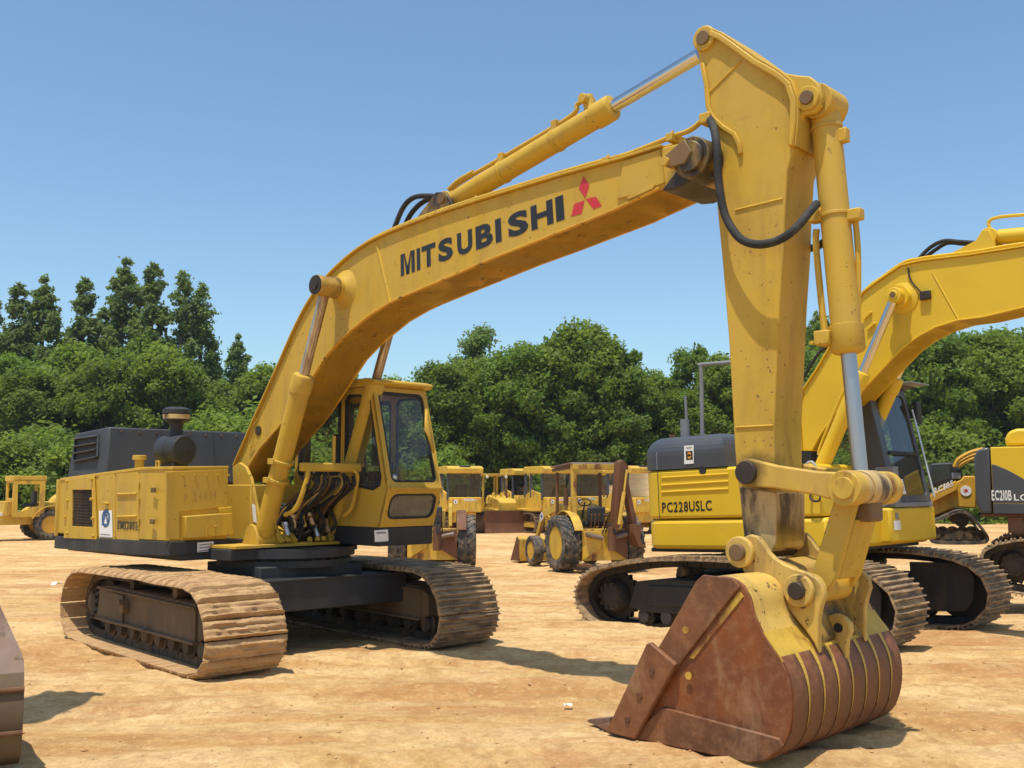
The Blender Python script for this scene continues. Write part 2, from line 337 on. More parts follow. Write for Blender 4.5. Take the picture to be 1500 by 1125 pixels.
def glyph(ch, bold=.03):
    """outline of one letter as a flat mesh in 0..1 x 0..1"""
    cu = bpy.data.curves.new('glyph', 'FONT'); cu.body = ch; cu.offset = bold; cu.resolution_u = 4
    ob = bpy.data.objects.new('glyph', cu); COL.objects.link(ob); bpy.context.view_layer.update()
    me = bpy.data.meshes.new_from_object(ob.evaluated_get(bpy.context.evaluated_depsgraph_get()))
    vs = [tuple(v.co) for v in me.vertices]; fs = [list(p.vertices) for p in me.polygons]
    bpy.data.objects.remove(ob); bpy.data.meshes.remove(me)
    xs = [v[0] for v in vs]; ys = [v[1] for v in vs]; x0, x1, y0, y1 = min(xs), max(xs), min(ys), max(ys)
    return [((x-x0)/(x1-x0), (y-y0)/(y1-y0)) for x, y, z in vs], fs, (x1-x0), (y1-y0)
def lettering(text, place, w, h, bold=.02, gap=.12):
    """word in a w x h rectangle; place(a,b) -> 3D"""
    mb = MB(); gl = [glyph(c, bold) if c != ' ' else None for c in text]
    tot = sum((g[2] if g else .35) for g in gl)+gap*(len(text)-1); k = w/tot; x = 0
    for g in gl:
        gw = (g[2] if g else .35)*k
        if g: mb.add([place(x+a*gw, b*h) for a, b in g[0]], g[1])
        x += gw+gap*k
    return mb
def flat(mb, name, mat, parent):
    me = bpy.data.meshes.new(name); me.from_pydata(mb.v, [], mb.f); me.materials.append(MATS[mat]); me.update()
    o = bpy.data.objects.new(name, me); COL.objects.link(o); o.parent = parent; return o

# ------------------------------------------------------------------ crawler tracks
def resample(loop, n):
    P = [Vector((a, 0, b)) for a, b in loop]; L = [0]
    for i in range(len(P)): L.append(L[-1]+(P[(i+1) % len(P)]-P[i]).length)
    out = []
    for k in range(n):
        s = (k+.5)/n*L[-1]; i = max(j for j in range(len(P)) if L[j] <= s); a = P[i]; b = P[(i+1) % len(P)]
        t = (s-L[i])/(L[i+1]-L[i]); out.append(a.lerp(b, t))
    return out, L[-1]/n
def smooth_loop(loop, it=2):
    for _ in range(it):
        q = []
        for i in range(len(loop)):
            a = loop[i]; b = loop[(i+1) % len(loop)]
            q += [(a[0]*.75+b[0]*.25, a[1]*.75+b[1]*.25), (a[0]*.25+b[0]*.75, a[1]*.25+b[1]*.75)]
        loop = q
    return loop
def shoe_mesh(pitch, w, mat, grouser=.03, plate=.022, heights=(1, .95, .95), jag=0):
    p = pitch*.5; mb = MB(); g = pitch*.045
    xs = (-p*.80, 0.0, p*.80)
    prof = [(-p*1.04, 0), (p*1.0, 0)]
    top = [(p*1.02, plate)]
    for x, k in sorted(zip(xs, heights), reverse=True): top += [(x+g*1.6, plate), (x+g, plate+grouser*k), (x-g, plate+grouser*k), (x-g*1.6, plate)]
    top += [(-p*1.06, plate)]
    pr = prof+top; K = 7; n = len(pr); vs = []
    rn = random.Random(3)
    for j in range(K):
        y = -w/2+w*j/(K-1)
        for x, z in pr: vs.append((x+(rn.random()-.5)*jag, y, z+((rn.random()-.5)*jag if z > plate*1.2 else 0)))
    fs = [(j*n+i, (j+1)*n+i, (j+1)*n+(i+1) % n, j*n+(i+1) % n) for j in range(K-1) for i in range(n)]+[list(range(n)), list(range(K*n-1, (K-1)*n-1, -1))]
    mb.add(vs, fs); return mb.mesh('track_shoe', mat)
def mud_shoe(pitch, w, mat, seed):
    # a shoe packed with dried mud: a rough slab with worn edges and only the leading grouser showing
    rn = random.Random(seed); mb = MB(); NX, NY = 11, 22; p = pitch*.478; top = []; off = rn.random()*50
    for i in range(NX):
        x = -p+2*p*i/(NX-1)
        for j in range(NY):
            y = -w/2+w*j/(NY-1); e = min(1, min(i, NX-1-i)/1.6)*min(1, min(j, NY-1-j)/1.2)
            n_ = noise.noise(Vector((x*14+off, y*6, seed)))*.5+noise.noise(Vector((x*40+off, y*22, seed)))*.35
            z = .012+.034*e*(1+n_*1.1)+(.012 if i == NX-2 else 0)+(.010*math.sin(x/pitch*19)*(1 if n_ < .1 else .35)); top.append((x+(rn.random()-.5)*.004, y, z))
    n = NX*NY; vs = top+[(x, y, 0) for x, y, z in top]
    fs = [(i*NY+j, (i+1)*NY+j, (i+1)*NY+j+1, i*NY+j+1) for i in range(NX-1) for j in range(NY-1)]
    fs += [(n+a, n+d, n+c, n+b) for a, b, c, d in fs]
    rim = [j for j in range(NY)]+[i*NY+NY-1 for i in range(1, NX)]+[(NX-1)*NY+j for j in range(NY-2, -1, -1)]+[i*NY for i in range(NX-2, 0, -1)]
    fs += [(rim[k], rim[(k+1) % len(rim)], n+rim[(k+1) % len(rim)], n+rim[k]) for k in range(len(rim))]
    mb.add(vs, fs); return mb.mesh('track_shoe', mat, 60)
def make_track(root, M, loop, yc, width, nshoe, mat, frame_mat, zi, rr_idler, xi, xs, inner_side, side_mat='frame_mud', beam=(-1.25, 1.3, .27, .60), grouser=.03, jag=.006, first=None):
    """track > shoes, chain, idler, sprocket, rollers; loop = outline of the belt's inner face"""
    tr = sub_empty('track', root, M)
    pts, pitch = resample(loop, nshoe); mes = [mud_shoe(pitch, width, mat, k) for k in range(6)] if mat == 'shoe_muddy' else [shoe_mesh(pitch, width, mat, grouser, jag=jag)]; n = len(pts)
    for i in range(n):
        t = (pts[(i+1) % n]-pts[i-1]).normalized(); up = Vector((-t.z, 0, t.x))     # loop runs clockwise seen from the right: outside is left of travel
        B = Matrix((( t.x, 0, up.x, pts[i].x), (0, 1, 0, yc+(random.random()-.5)*.006), (t.z, 0, up.z, pts[i].z), (0, 0, 0, 1)))
        put('track_shoe', mes[random.randrange(len(mes))], tr, B)
    ch = MB()
    for i in range(n):
        t = (pts[(i+1) % n]-pts[i-1]).normalized(); up = Vector((-t.z, 0, t.x))
        for sy in (-.10, .10):
            B = Matrix(((t.x, 0, up.x, pts[i].x), (0, 1, 0, yc+sy), (t.z, 0, up.z, pts[i].z), (0, 0, 0, 1)))
            ch.box(-pitch*.47, pitch*.47, -.025, .025, -.085, -.004, B)
    o = ch.build('track_chain', side_mat, tr, kind='stuff')
    idl = MB(); r = rr_idler
    idl.lathe((xi, yc-.075, zi), (0, 1, 0), [(0, r*.55), (.0, r*.82), (.02, r*.86), (.02, r*.98), (.045, r), (.105, r), (.13, r*.98), (.13, r*.86), (.15, r*.82), (.15, r*.55)], 32)
    idl.cyl((xi, yc-.13, zi), (xi, yc+.13, zi), r*.28)
    idl.build('idler', side_mat, tr)
    sp = MB(); T = 20
    ring = []
    for i in range(T*2): 
        rr = r*(.97 if i % 2 == 0 else .84); a = math.pi*i/T; ring.append((xs+rr*math.cos(a), zi+rr*math.sin(a)))
    sp.prism(ring, yc-.035, yc+.035); sp.lathe((xs, yc-.20, zi), (0, 1, 0), [(0, r*.35), (.02, r*.5), (.10, r*.58), (.16, r*.62), (.165, r*.3)], 28)
    for k in range(10):
        a = 2*math.pi*k/10; c = Vector((xs+r*.45*math.cos(a), yc-.20, zi+r*.45*math.sin(a))); sp.cyl(c-Vector((0, .02, 0)), c, .022, n=6)
    sp.build('sprocket', side_mat, tr)
    x0, x1, z0, z1 = beam; bot = min(p[1] for p in loop)
    rm = MB(); rm.lathe((0, -.19, 0), (0, 1, 0), [(0, .05), (.0, .075), (.05, .085), (.05, .12), (.09, .12), (.09, .1), (.29, .1), (.29, .12), (.33, .12), (.33, .085), (.38, .075), (.38, .05)], 20)
    rme = rm.mesh('roller', side_mat)
    nr = 8
    for k in range(nr): put('roller', rme, tr, Matrix.Translation((x0+.15+(x1-x0-.3)*k/(nr-1), yc, bot+.175)))
    return tr

# ================================================================== 1. the big old excavator
A = Frame((-2.5, 11.4, 0), -43.5)
ex = thing('excavator', 'large old yellow excavator with black engine hood, its rusty bucket resting in front', 'excavator', A.M)
TM = A.I @ Frame((-2.5, 11.4, 0), -48).M
LOOP = [(-1.78, .665), (-1.92, .52), (-1.965, .36), (-1.93, .20), (-1.80, .07), (-1.62, .022), (-.6, .022), (.5, .022), (1.38, .022), (1.56, .09), (1.665, .24), (1.655, .42), (1.57, .58), (1.44, .70), (1.25, .765), (.85, .765), (.50, .76), (.2, .775), (-.2, .765), (-.65, .76), (-1.1, .755), (-1.55, .745)]
LOOP = smooth_loop(LOOP[::-1], 1)[::1]
if True:
    # run the loop so that the outside is on the left of travel
    ar = sum(a[0]*b[1]-b[0]*a[1] for a, b in zip(LOOP, LOOP[1:]+LOOP[:1]))
    CW = LOOP if ar < 0 else LOOP[::-1]
for yc, mt in ((-1.31, 'shoe_muddy'), (1.25, 'shoe_worn')):
    make_track(ex, TM, CW, yc, .80, 46, mt, 'frame_brown', .385, .32, 1.27, -1.56, 1, side_mat='frame_mud')
# side frames inside the belts
for yc, s in ((-1.31, -1), (1.25, 1)):
    mb = MB(); prof = [(-1.40, .27), (-1.30, .60), (-1.0, .62), (1.05, .60), (1.22, .52), (1.22, .30), (1.05, .24), (-1.25, .22)]
    mb.prism(prof, yc-.20, yc+.20)
    for a0, a1 in ((-1.28, -.62), (.10, 1.10)): mb.prism([(a0, .27), (a0, .575), (a1, .555), (a1, .26)], yc-.225, yc+.225)
    mb.prism([(-1.30, .25), (-1.30, .278), (1.12, .268), (1.12, .24)], yc-.26, yc+.26)
    mb.prism([(-1.30, .575), (-1.30, .60), (1.12, .58), (1.12, .555)], yc-.25, yc+.25)
    o = mb.build('track_frame', 'frame_brown', ex, .008, TM)
    g = MB(); g.cyl((-.55, yc-.27, .43), (-.55, yc-.20, .43), .055); g.cyl((-.55, yc-.30, .49), (-.55, yc-.20, .49), .03); g.build('grease_fitting', 'frame_mud', ex, .004, TM)
    for x in (-.5, .55):
        c = MB(); c.cyl((x, yc-.18, .665), (x, yc+.18, .665), .055); c.box(x-.03, x+.03, yc-.05, yc+.05, .56, .66); c.build('carrier_roller', 'frame_mud', ex, 0, TM)
mb = MB(); mb.box(.46, .80, -1.12, 1.07, .42, .74); mb.box(-.80, -.46, -1.12, 1.07, .42, .74); mb.box(-.6, .6, -.62, .62, .50, .86)
mb.box(.44, .82, -1.125, 1.075, .722, .745)
mb.build('car_body', 'black_paint', ex, .012, TM)
mb = MB(); mb.tube([(.81, -.66, .56), (.87, -.66, .60), (.90, -.66, .56), (.87, -.66, .50), (.81, -.66, .50)], .028, 8); mb.box(.80, .815, -.72, -.60, .46, .64); mb.build('tow_eye', 'black_paint', ex, 0, TM)
mb = MB(); mb.lathe((0, 0, .84), (0, 0, 1), [(0, .72), (.07, .72), (.07, .66), (.10, .66), (.10, .76), (.19, .76)], 48)
for k in range(36):
    a = 2*math.pi*k/36; mb.cyl((.69*math.cos(a), .69*math.sin(a), .905), (.69*math.cos(a), .69*math.sin(a), .935), .016, n=6)
mb.build('swing_bearing', 'black_paint', ex)

# ---- revolving frame
xs, ys = -.02, -1.36
mb = MB(); mb.plan([(-2.55, -1.30), (.0, -1.25), (.0, -.95), (.40, -.92), (.40, .42), (-.2, .45), (-.2, 1.16), (-2.55, 1.25)], .93, 1.045); mb.build('upper_frame', 'black_paint', ex, .01)
mb = MB(); mb.plan([(.03, -.94), (.45, -.90), (.45, .44), (.0, .44)], 1.05, 1.082); mb.build('deck_plate', 'old_yellow', ex, .004)
# ---- right-hand house: tank and cooler boxes
def TX(u, v): return A.X(u, v, 0.0)
c241 = A.Y(241, 790, -1.40); c207 = A.Y(207, 790, -1.42)
zt0 = 1.875; 
P = [(-2.62, -1.40), (c207.x, -1.42), (.0, -1.36), (.0, TX(335, 684).y), (-2.62, -.35)]
tops = [1.765, 1.87, 1.87, 1.885, 1.80]
mb = MB(); mb.plan(P, 1.13, tops); house = mb.build('tank_box', 'old_yellow', ex, .012)
mb = MB(); sk = [(-2.64, -1.42), (c207.x, -1.44), (.02, -1.38), (.02, -.92), (.02, -.80), (.02, -.30), (-2.64, -.3)]
mb.plan(sk, [.955, .975, .985, 1.0, 1.01, 1.02, .97], [1.10, 1.125, 1.13, 1.13, 1.125, 1.12, 1.10]); skirt = mb.build('skirt', 'black_paint', ex, .008)
# counterweight behind
mb = MB(); cw = [(-2.66, -1.40), (-2.95, -1.12), (-3.10, -.6), (-3.15, 0), (-3.10, .6), (-2.95, 1.12), (-2.66, 1.30)]
mb.plan(cw, 1.0, 1.74); mb.build('counterweight', 'old_yellow', ex, .03)
mb = MB(); mb.plan([(-2.665, -1.415), (-2.60, -1.425), (-2.585, -1.40), (-2.66, -1.38)], 1.10, 1.76); mb.build('corner_post', 'old_yellow', ex, .005)
# raised lid edge of the tank
mb = MB(); L = [(-2.58, -1.41), (c207.x, -1.43), (.01, -1.37), (.01, TX(335, 684).y), (-.04, TX(335, 684).y), (-.05, -1.33), (c207.x, -1.39), (-2.58, -1.37)]
mb.plan(L, [1.745, 1.852, 1.852, 1.867, 1.867, 1.852, 1.852, 1.745], [1.777, 1.884, 1.884, 1.897, 1.897, 1.884, 1.884, 1.777]); mb.build('tank_rim', 'old_yellow', ex, .006)
mb = MB(); mb.plan([(-2.6, -.40), (0, -.45), (0, 1.2), (-2.6, 1.2)], 1.04, 1.70); mb.build('engine_deck', 'old_yellow', ex, .01)
# side panels on y=-1.40: proud frames
def side(u, v, off=0): p = A.Y(u, v, -1.405-off); return p
def sidepoly(name, pts, mat, th=.014, bev=.004, off=0.0):
    q = [side(u, v) for u, v in pts]; mb = MB(); n = len(q)
    mb.loft([(p.x, -1.40+.01, p.z) for p in q], [(p.x, -1.412-th-off, p.z) for p in q]); return mb.build(name, mat, house if name != 'mesh_backing' else house, bev)
# grille door with an opening
q = [side(*p) for p in ((99, 702), (141, 697), (145, 790), (97, 788))]; h = [side(*p) for p in ((109.5, 717.5), (138, 717.5), (139, 772), (109, 770.5))]
mb = MB(); mb.ring([(p.x, p.z) for p in q], [(p.x, p.z) for p in h], lambda a, b, d: (a, -1.435+d, b), .02); mb.build('grille_door', 'old_yellow', house, .004)
hx0, hx1, hz0, hz1 = h[3].x, h[1].x, h[2].z, h[1].z
mb = MB(); mb.box(hx0-.02, hx1+.02, -1.418, -1.41, hz0-.02, hz1+.02); mb.build('grille_backing', 'interior_black', house)
mb = MB(); k = 0; W = hx1-hx0; Hh = hz1-hz0; n = 15
for i in range(-12, 20):
    a = hx0+i*.042
    for sgn in (1, -1):
        pts = []
        for t in np.linspace(0, 1, 30):
            x = a+sgn*(t*Hh*.62); z = hz0+t*Hh
            if hx0 <= x <= hx1: pts.append((x, z))
        if len(pts) > 1: mb.cyl((pts[0][0], -1.426-.002*sgn, pts[0][1]), (pts[-1][0], -1.426-.002*sgn, pts[-1][1]), .0035, n=5)
mb.build('grille_mesh', 'frame_mud', house)
sidepoly('side_panel', [(146.5, 697), (170, 694), (170.5, 790), (146.5, 789)], 'old_yellow', .010)
lp = sidepoly('side_panel', [(172.5, 694), (204, 690), (205.5, 792), (172.5, 790)], 'old_yellow', .012)
for z0, z1 in ((722, 727), (755, 760)):
    mb = MB(); a = side(175, z0); b = side(203, z0-1); mb.loft([(a.x, -1.415, a.z), (b.x, -1.415, b.z), (b.x, -1.415, b.z-.05), (a.x, -1.415, a.z-.05)], [(a.x, -1.447, a.z-.012), (b.x, -1.447, b.z-.012), (b.x, -1.43, b.z-.035), (a.x, -1.43, a.z-.035)]); mb.build('pressed_rib', 'old_yellow', house, .004)
for u, v in ((103, 705), (139, 702), (139, 731), (103, 733), (100, 757), (141, 759), (103, 781), (141, 785), (158, 737), (161, 738)):
    p = side(u, v); mb = MB(); mb.cyl((p.x, -1.46, p.z), (p.x, -1.41, p.z), .017, n=10); mb.build('latch_bolt', 'old_yellow', house)
# sticker with a blue badge
q = [side(*p) for p in ((147.8, 748), (167, 747.5), (168, 787), (148.5, 786.5))]
mb = MB(); mb.add([(p.x, -1.4275, p.z) for p in q], [(0, 1, 2, 3)]); st = flat(mb, 'sticker', 'sticker_white', house)
cx = sum(p.x for p in q)/4; cz = sum(p.z for p in q)/4+.06
mb = MB(); o_ = [(cx+.10*math.cos(a), -1.4295, cz+.10*math.sin(a)) for a in np.linspace(0, 2*math.pi, 24, endpoint=False)]; i_ = [(cx+.062*math.cos(a), -1.4295, cz+.062*math.sin(a)) for a in np.linspace(0, 2*math.pi, 24, endpoint=False)]
mb.add(o_+i_, [(i, (i+1) % 24, 24+(i+1) % 24, 24+i) for i in range(24)])
mb.add([(cx-.10, -1.4297, cz-.075), (cx-.055, -1.4297, cz-.075), (cx+.02, -1.4297, cz+.07), (cx-.025, -1.4297, cz+.07)], [(0, 1, 2, 3)])
mb.add([(cx-.005, -1.4297, cz+.045), (cx+.03, -1.4297, cz+.045), (cx+.085, -1.4297, cz-.075), (cx+.04, -1.4297, cz-.075)], [(0, 1, 2, 3)])
flat(mb, 'badge', 'logo_blue', house)
mb = MB(); 
for k in range(2): mb.add([(cx-.12, -1.4297, cz-.17-.03*k), (cx+.12, -1.4297, cz-.17-.03*k), (cx+.12, -1.4297, cz-.18-.03*k), (cx-.12, -1.4297, cz-.18-.03*k)], [(0, 1, 2, 3)])
flat(mb, 'small_print', 'print_grey', house)
# MS280 between bars
a = side(179, 775); b = side(200, 774); h0 = .085
mb = lettering('MS280', lambda x, y: (a.x+x, -1.4295, a.z+y), b.x-a.x, h0, .018, .12)
for x0, x1 in ((side(174.5, 774).x, a.x-.02), (b.x+.02, side(204.5, 774).x)):
    for k in range(4): mb.add([(x0, -1.4295, a.z+.0+.024*k), (x1, -1.4295, a.z+.0+.024*k), (x1, -1.4295, a.z+.015+.024*k), (x0, -1.4295, a.z+.015+.024*k)], [(0, 1, 2, 3)])
flat(mb, 'model_lettering', 'letter_black', house)
# front face x=0: tool box with lid, hinge strap
def FX(u, v, x=0.0): return A.X(u, v, x)
q = [FX(*p) for p in ((266, 756), (335, 751), (337, 783), (268, 789))]
mb = MB(); mb.loft([(-.02, p.y, p.z) for p in q], [(.075, p.y, p.z) for p in q]); tb = mb.build('tool_box', 'old_yellow', ex, .01)
q = [FX(*p) for p in ((297, 771), (310, 770), (311, 785), (297, 786))]
mb = MB(); mb.tube([(.078, q[3].y, q[3].z), (.088, q[0].y, q[0].z), (.088, q[1].y, q[1].z), (.078, q[2].y, q[2].z)], .008, 6, False); mb.build('lid_handle', 'old_yellow', tb)
q = [FX(*p) for p in ((318, 744), (336, 742), (337, 750), (319, 752))]
mb = MB(); mb.loft([(-.02, p.y, p.z) for p in q], [(.05, p.y, p.z) for p in q]); mb.build('hinge_block', 'old_yellow', tb, .006)
q = [FX(*p) for p in ((242, 691), (333, 687), (333, 742), (262, 750), (262, 790), (243, 790))]
mb = MB(); mb.loft([(-.02, p.y, p.z) for p in q], [(.012, p.y, p.z) for p in q]); mb.build('front_panel', 'old_yellow', house, .005)
q = [FX(*p) for p in ((269, 736), (316, 724))]; s0 = q[0]; s1 = q[1]
mb = lettering('P 24834', lambda x, y: (.0135, s0.y+x, s0.z+y+.12*x), s1.y-s0.y, .085, -.012, .25); flat(mb, 'paint_stick_marks', 'weld_dark', house)
q = [A.X(u, v, .023) for u, v in ((289, 795), (313, 793), (313, 807), (289, 809))]
mb = MB(); mb.add([(.0235, p.y, p.z) for p in q], [(0, 1, 2, 3)]); flat(mb, 'data_plate', 'sticker_white', skirt)
mb = MB(); 
for k in range(3): mb.add([(.0245, q[0].y+.02, q[0].z-.02-.03*k), (.0245, q[1].y-.02, q[0].z-.02-.03*k+.01), (.0245, q[1].y-.02, q[0].z-.032-.03*k+.01), (.0245, q[0].y+.02, q[0].z-.032-.03*k)], [(0, 1, 2, 3)])
flat(mb, 'small_print', 'print_grey', skirt)
# filler neck, handles, air cleaner
p = A.Y(204, 688, -1.22); mb = MB(); mb.lathe((p.x, -1.22, 1.80), (0, 0, 1), [(0, .05), (.17, .05), (.17, .075), (.215, .075), (.22, .06)], 20); mb.build('filler_neck', 'old_yellow', ex)
for k, (u, v) in enumerate(((165, 690), (172, 688), (161, 691), (178, 690))):
    p = A.Y(u, v, -1.2); mb = MB(); mb.cyl((p.x, -1.2+.05*k, 1.74), (p.x+.03, -1.2+.05*k, 1.80+.02*(k % 2)), .028, n=8); mb.build('pipe_fitting', 'old_yellow', ex)
p = A.Y(231, 684, -1.2); mb = MB(); mb.tube([(p.x-.03, -1.2, 1.87), (p.x-.03, -1.2, 1.95), (p.x+.03, -1.2, 1.95), (p.x+.03, -1.2, 1.87)], .012, 6, False); mb.build('lifting_loop', 'old_yellow', ex)
pc = A.Y(271, 659, -.85); mb = MB(); rr = .165
mb.lathe((pc.x, -.85, pc.z), (-1, -.15, 0), [(-.01, .02), (0, .08), (.0, rr*.9), (.015, rr), (.16, rr), (.165, rr*1.04), (.19, rr*1.04), (.195, rr), (.34, rr), (.40, rr*.75), (.41, .02)], 32)
ac = mb.build('air_cleaner', 'black_paint', ex, 0, None, 'round matt black air cleaner drum')
mb = MB(); mb.box(pc.x-.30, pc.x-.05, -.95, -.78, 1.86, pc.z-.12); mb.build('bracket', 'black_paint', ac)
mb = MB(); q = (pc.x-.17, -.87)
mb.lathe((*q, pc.z+.10), (0, 0, 1), [(0, .10), (.08, .075), (.16, .07), (.20, .085), (.22, .13), (.225, .14), (.25, .14)], 28); mb.build('intake_stack', 'black_paint', ac)
mb = MB(); mb.lathe((*q, pc.z+.34), (0, 0, 1), [(0, .13), (.005, .147), (.055, .147), (.06, .13)], 28); mb.build('yellow_band', 'pale_worn', ac)
mb = MB(); mb.lathe((*q, pc.z+.40), (0, 0, 1), [(0, .12), (.005, .150), (.05, .150), (.075, .10)], 28); mb.build('precleaner_cap', 'black_paint', ac)

# ---- engine hood (black, across the rear)
hf = A.Y(157, 625, -1.12)
b1 = A.Y(92, 698.5, -1.22); t1 = A.Y(109, 635, -1.05)
xh = hf.x; mb = MB()
ringB = [(xh+.12, -1.16, 1.72), (xh+.12, 1.12, 1.72), (-2.98, 1.12, 1.72), (b1.x+.02, -1.18, b1.z-.01)]
ringT = [(xh, -1.10, hf.z), (xh, 1.02, hf.z), (t1.x+.15, 1.02, t1.z), (t1.x, -1.04, t1.z)]
mb.loft(ringB, ringT); hood = mb.build('engine_hood', 'hood_black', ex, .02)
mb = MB()
def HY(u, v, o=0):     # point on the hood's tilted side face
    z = A.Y(u, v, -1.12).z; t = (z-1.75)/(hf.z-1.75); y = -1.17+.08*t-o; p = A.Y(u, v, y); return p
q = [HY(113, 643), HY(146, 638), HY(145, 669), HY(110.5, 676)]
mb = MB(); mb.add([p+Vector((0, -.012, 0)) for p in q], [(0, 1, 2, 3)]); mb2 = mb
o = flat(mb, 'louvre_opening', 'interior_black', hood)
for t in (0, .33, .64, 1):
    a_ = q[0].lerp(q[3], t); b_ = q[1].lerp(q[2], t); mb = MB(); mb.loft([a_+Vector((0, -.015, .014)), a_+Vector((0, -.055, -.004)), a_+Vector((0, -.05, -.014)), a_+Vector((0, -.012, 0))], [b_+Vector((0, -.015, .014)), b_+Vector((0, -.055, -.004)), b_+Vector((0, -.05, -.014)), b_+Vector((0, -.012, 0))]); mb.build('louvre_slat', 'hood_black', hood)
for a_, b_ in ((q[0], q[3]), (q[1], q[2])):
    mb = MB(); mb.cyl(a_+Vector((0, -.02, 0)), b_+Vector((0, -.02, 0)), .014, n=8); mb.build('louvre_rim', 'hood_black', hood)

# hinges, latches and bolts on the tank box, seams and bolts on the hood
for v in (712, 735, 765):
    p = side(206.5, v); mb = MB(); mb.cyl((p.x, -1.432, p.z-.035), (p.x, -1.432, p.z+.035), .012, n=8); mb.build('door_hinge', 'old_yellow', house)
for z in (1.30, 1.62):
    mb = MB(); mb.box(-.30, -.22, -1.44, -1.42, z, z+.05); mb.build('door_latch', 'pin_brown', house, .004)
for k in range(7):
    y = -1.25+.13*k; mb = MB(); mb.cyl((.01, y, 1.80), (.022, y, 1.80), .011, n=6); mb.build('panel_bolt', 'old_yellow', house)
for y in (-.45, .25):
    mb = MB(); mb.add([(xh+.115*(1-t)+.006, y+e, 1.75+(hf.z-1.75)*t) for t, e in ((.05, 0), (.05, .008), (.98, .008), (.98, 0))], [(0, 1, 2, 3)]); flat(mb, 'hood_seam', 'interior_black', hood)
for k in range(9):
    y = -.95+.22*k; mb = MB(); mb.cyl((xh+.0, y, hf.z-.05), (xh+.02, y, hf.z-.055), .012, n=6); mb.build('hood_bolt', 'pin_brown', hood)
# ---- cab
cab = sub_empty('cab', ex)
YC0, YC1 = .40, 1.16
prof = {2.80: .985, 2.73: 1.0, 1.64: 1.285, 1.27: 1.15, 1.06: 1.13}
def frontU(a, b, d): # a=y, b=z on the upper front
    t = (b-1.66)/(2.76-1.66); return (1.285+(1.0-1.285)*t-d, a, b)
hole = rrect(YC0+.055, YC1-.06, 1.725, 2.71, .07)
mb = MB(); mb.ring([(YC0, 1.66), (YC1, 1.66), (YC1, 2.76), (YC0, 2.76)], hole, frontU, .05); mb.build('front_frame', 'old_yellow', cab, .008)
mb = MB(); mb.ring([(p[0]+(.001 if 0 else 0), p[1]) for p in rrect(YC0+.054, YC1-.059, 1.724, 2.711, .071)], rrect(YC0+.078, YC1-.082, 1.748, 2.675, .05), lambda a, b, d: frontU(a, b, d+.006), .03); mb.build('window_seal', 'interior_black', cab)
mb = MB(); mb.add([frontU(a, b, .022) for a, b in rrect(YC0+.07, YC1-.07, 1.74, 2.69, .05)], [list(range(24))]); flat(mb, 'windshield', 'cab_glass', cab)
mb = MB(); mb.box(0, .035, YC0+.02, YC1-.01, 0, .03, Matrix.Translation((1.275, 0, 1.645))); mb.build('sill_ledge', 'old_yellow', cab, .006)
def frontL(a, b, d):
    t = (b-1.27)/(1.66-1.27); return (1.15+(1.28-1.15)*t-d, a, b)
hole = rrect(YC0+.06, YC1-.05, 1.335, 1.60, .085)
mb = MB(); mb.ring([(YC0, 1.25), (YC1, 1.25), (YC1, 1.66), (YC0, 1.66)], hole, frontL, .045); mb.build('lower_front_frame', 'old_yellow', cab, .008)
mb = MB(); mb.ring(rrect(YC0+.058, YC1-.048, 1.333, 1.602, .087), rrect(YC0+.078, YC1-.068, 1.353, 1.582, .07), lambda a, b, d: frontL(a, b, d-.004), .03); mb.build('window_seal', 'interior_black', cab)
mb = MB(); mb.add([frontL(a, b, .014) for a, b in rrect(YC0+.07, YC1-.06, 1.345, 1.59, .075)], [list(range(24))]); flat(mb, 'lower_window', 'dusty_glass', cab)
# black base under the cab
mb = MB(); mb.prism([(-.45, 1.05), (1.13, 1.05), (1.135, 1.25), (-.45, 1.25)], YC0-.0, YC1+.0); cbase = mb.build('cab_base', 'black_paint', cab, .01)
pts = [A.X(u, v, 1.137) for u, v in ((548, 777), (568, 775.5), (569, 792.5), (549, 794))]
mb = MB(); mb.add([(1.139, p.y, p.z) for p in pts], [(0, 1, 2, 3)]); flat(mb, 'sticker', 'sticker_white', cbase)
mb = MB(); y0 = pts[0].y; dy = pts[1].y-y0; z0 = pts[0].z; dz = pts[3].z-z0
mb.add([(1.141, y0+dy*.15, z0+dz*.15), (1.141, y0+dy*.85, z0+dz*.15), (1.141, y0+dy*.85, z0+dz*.3), (1.141, y0+dy*.15, z0+dz*.3)], [(0, 1, 2, 3)]); flat(mb, 'small_print', 'print_grey', cbase)
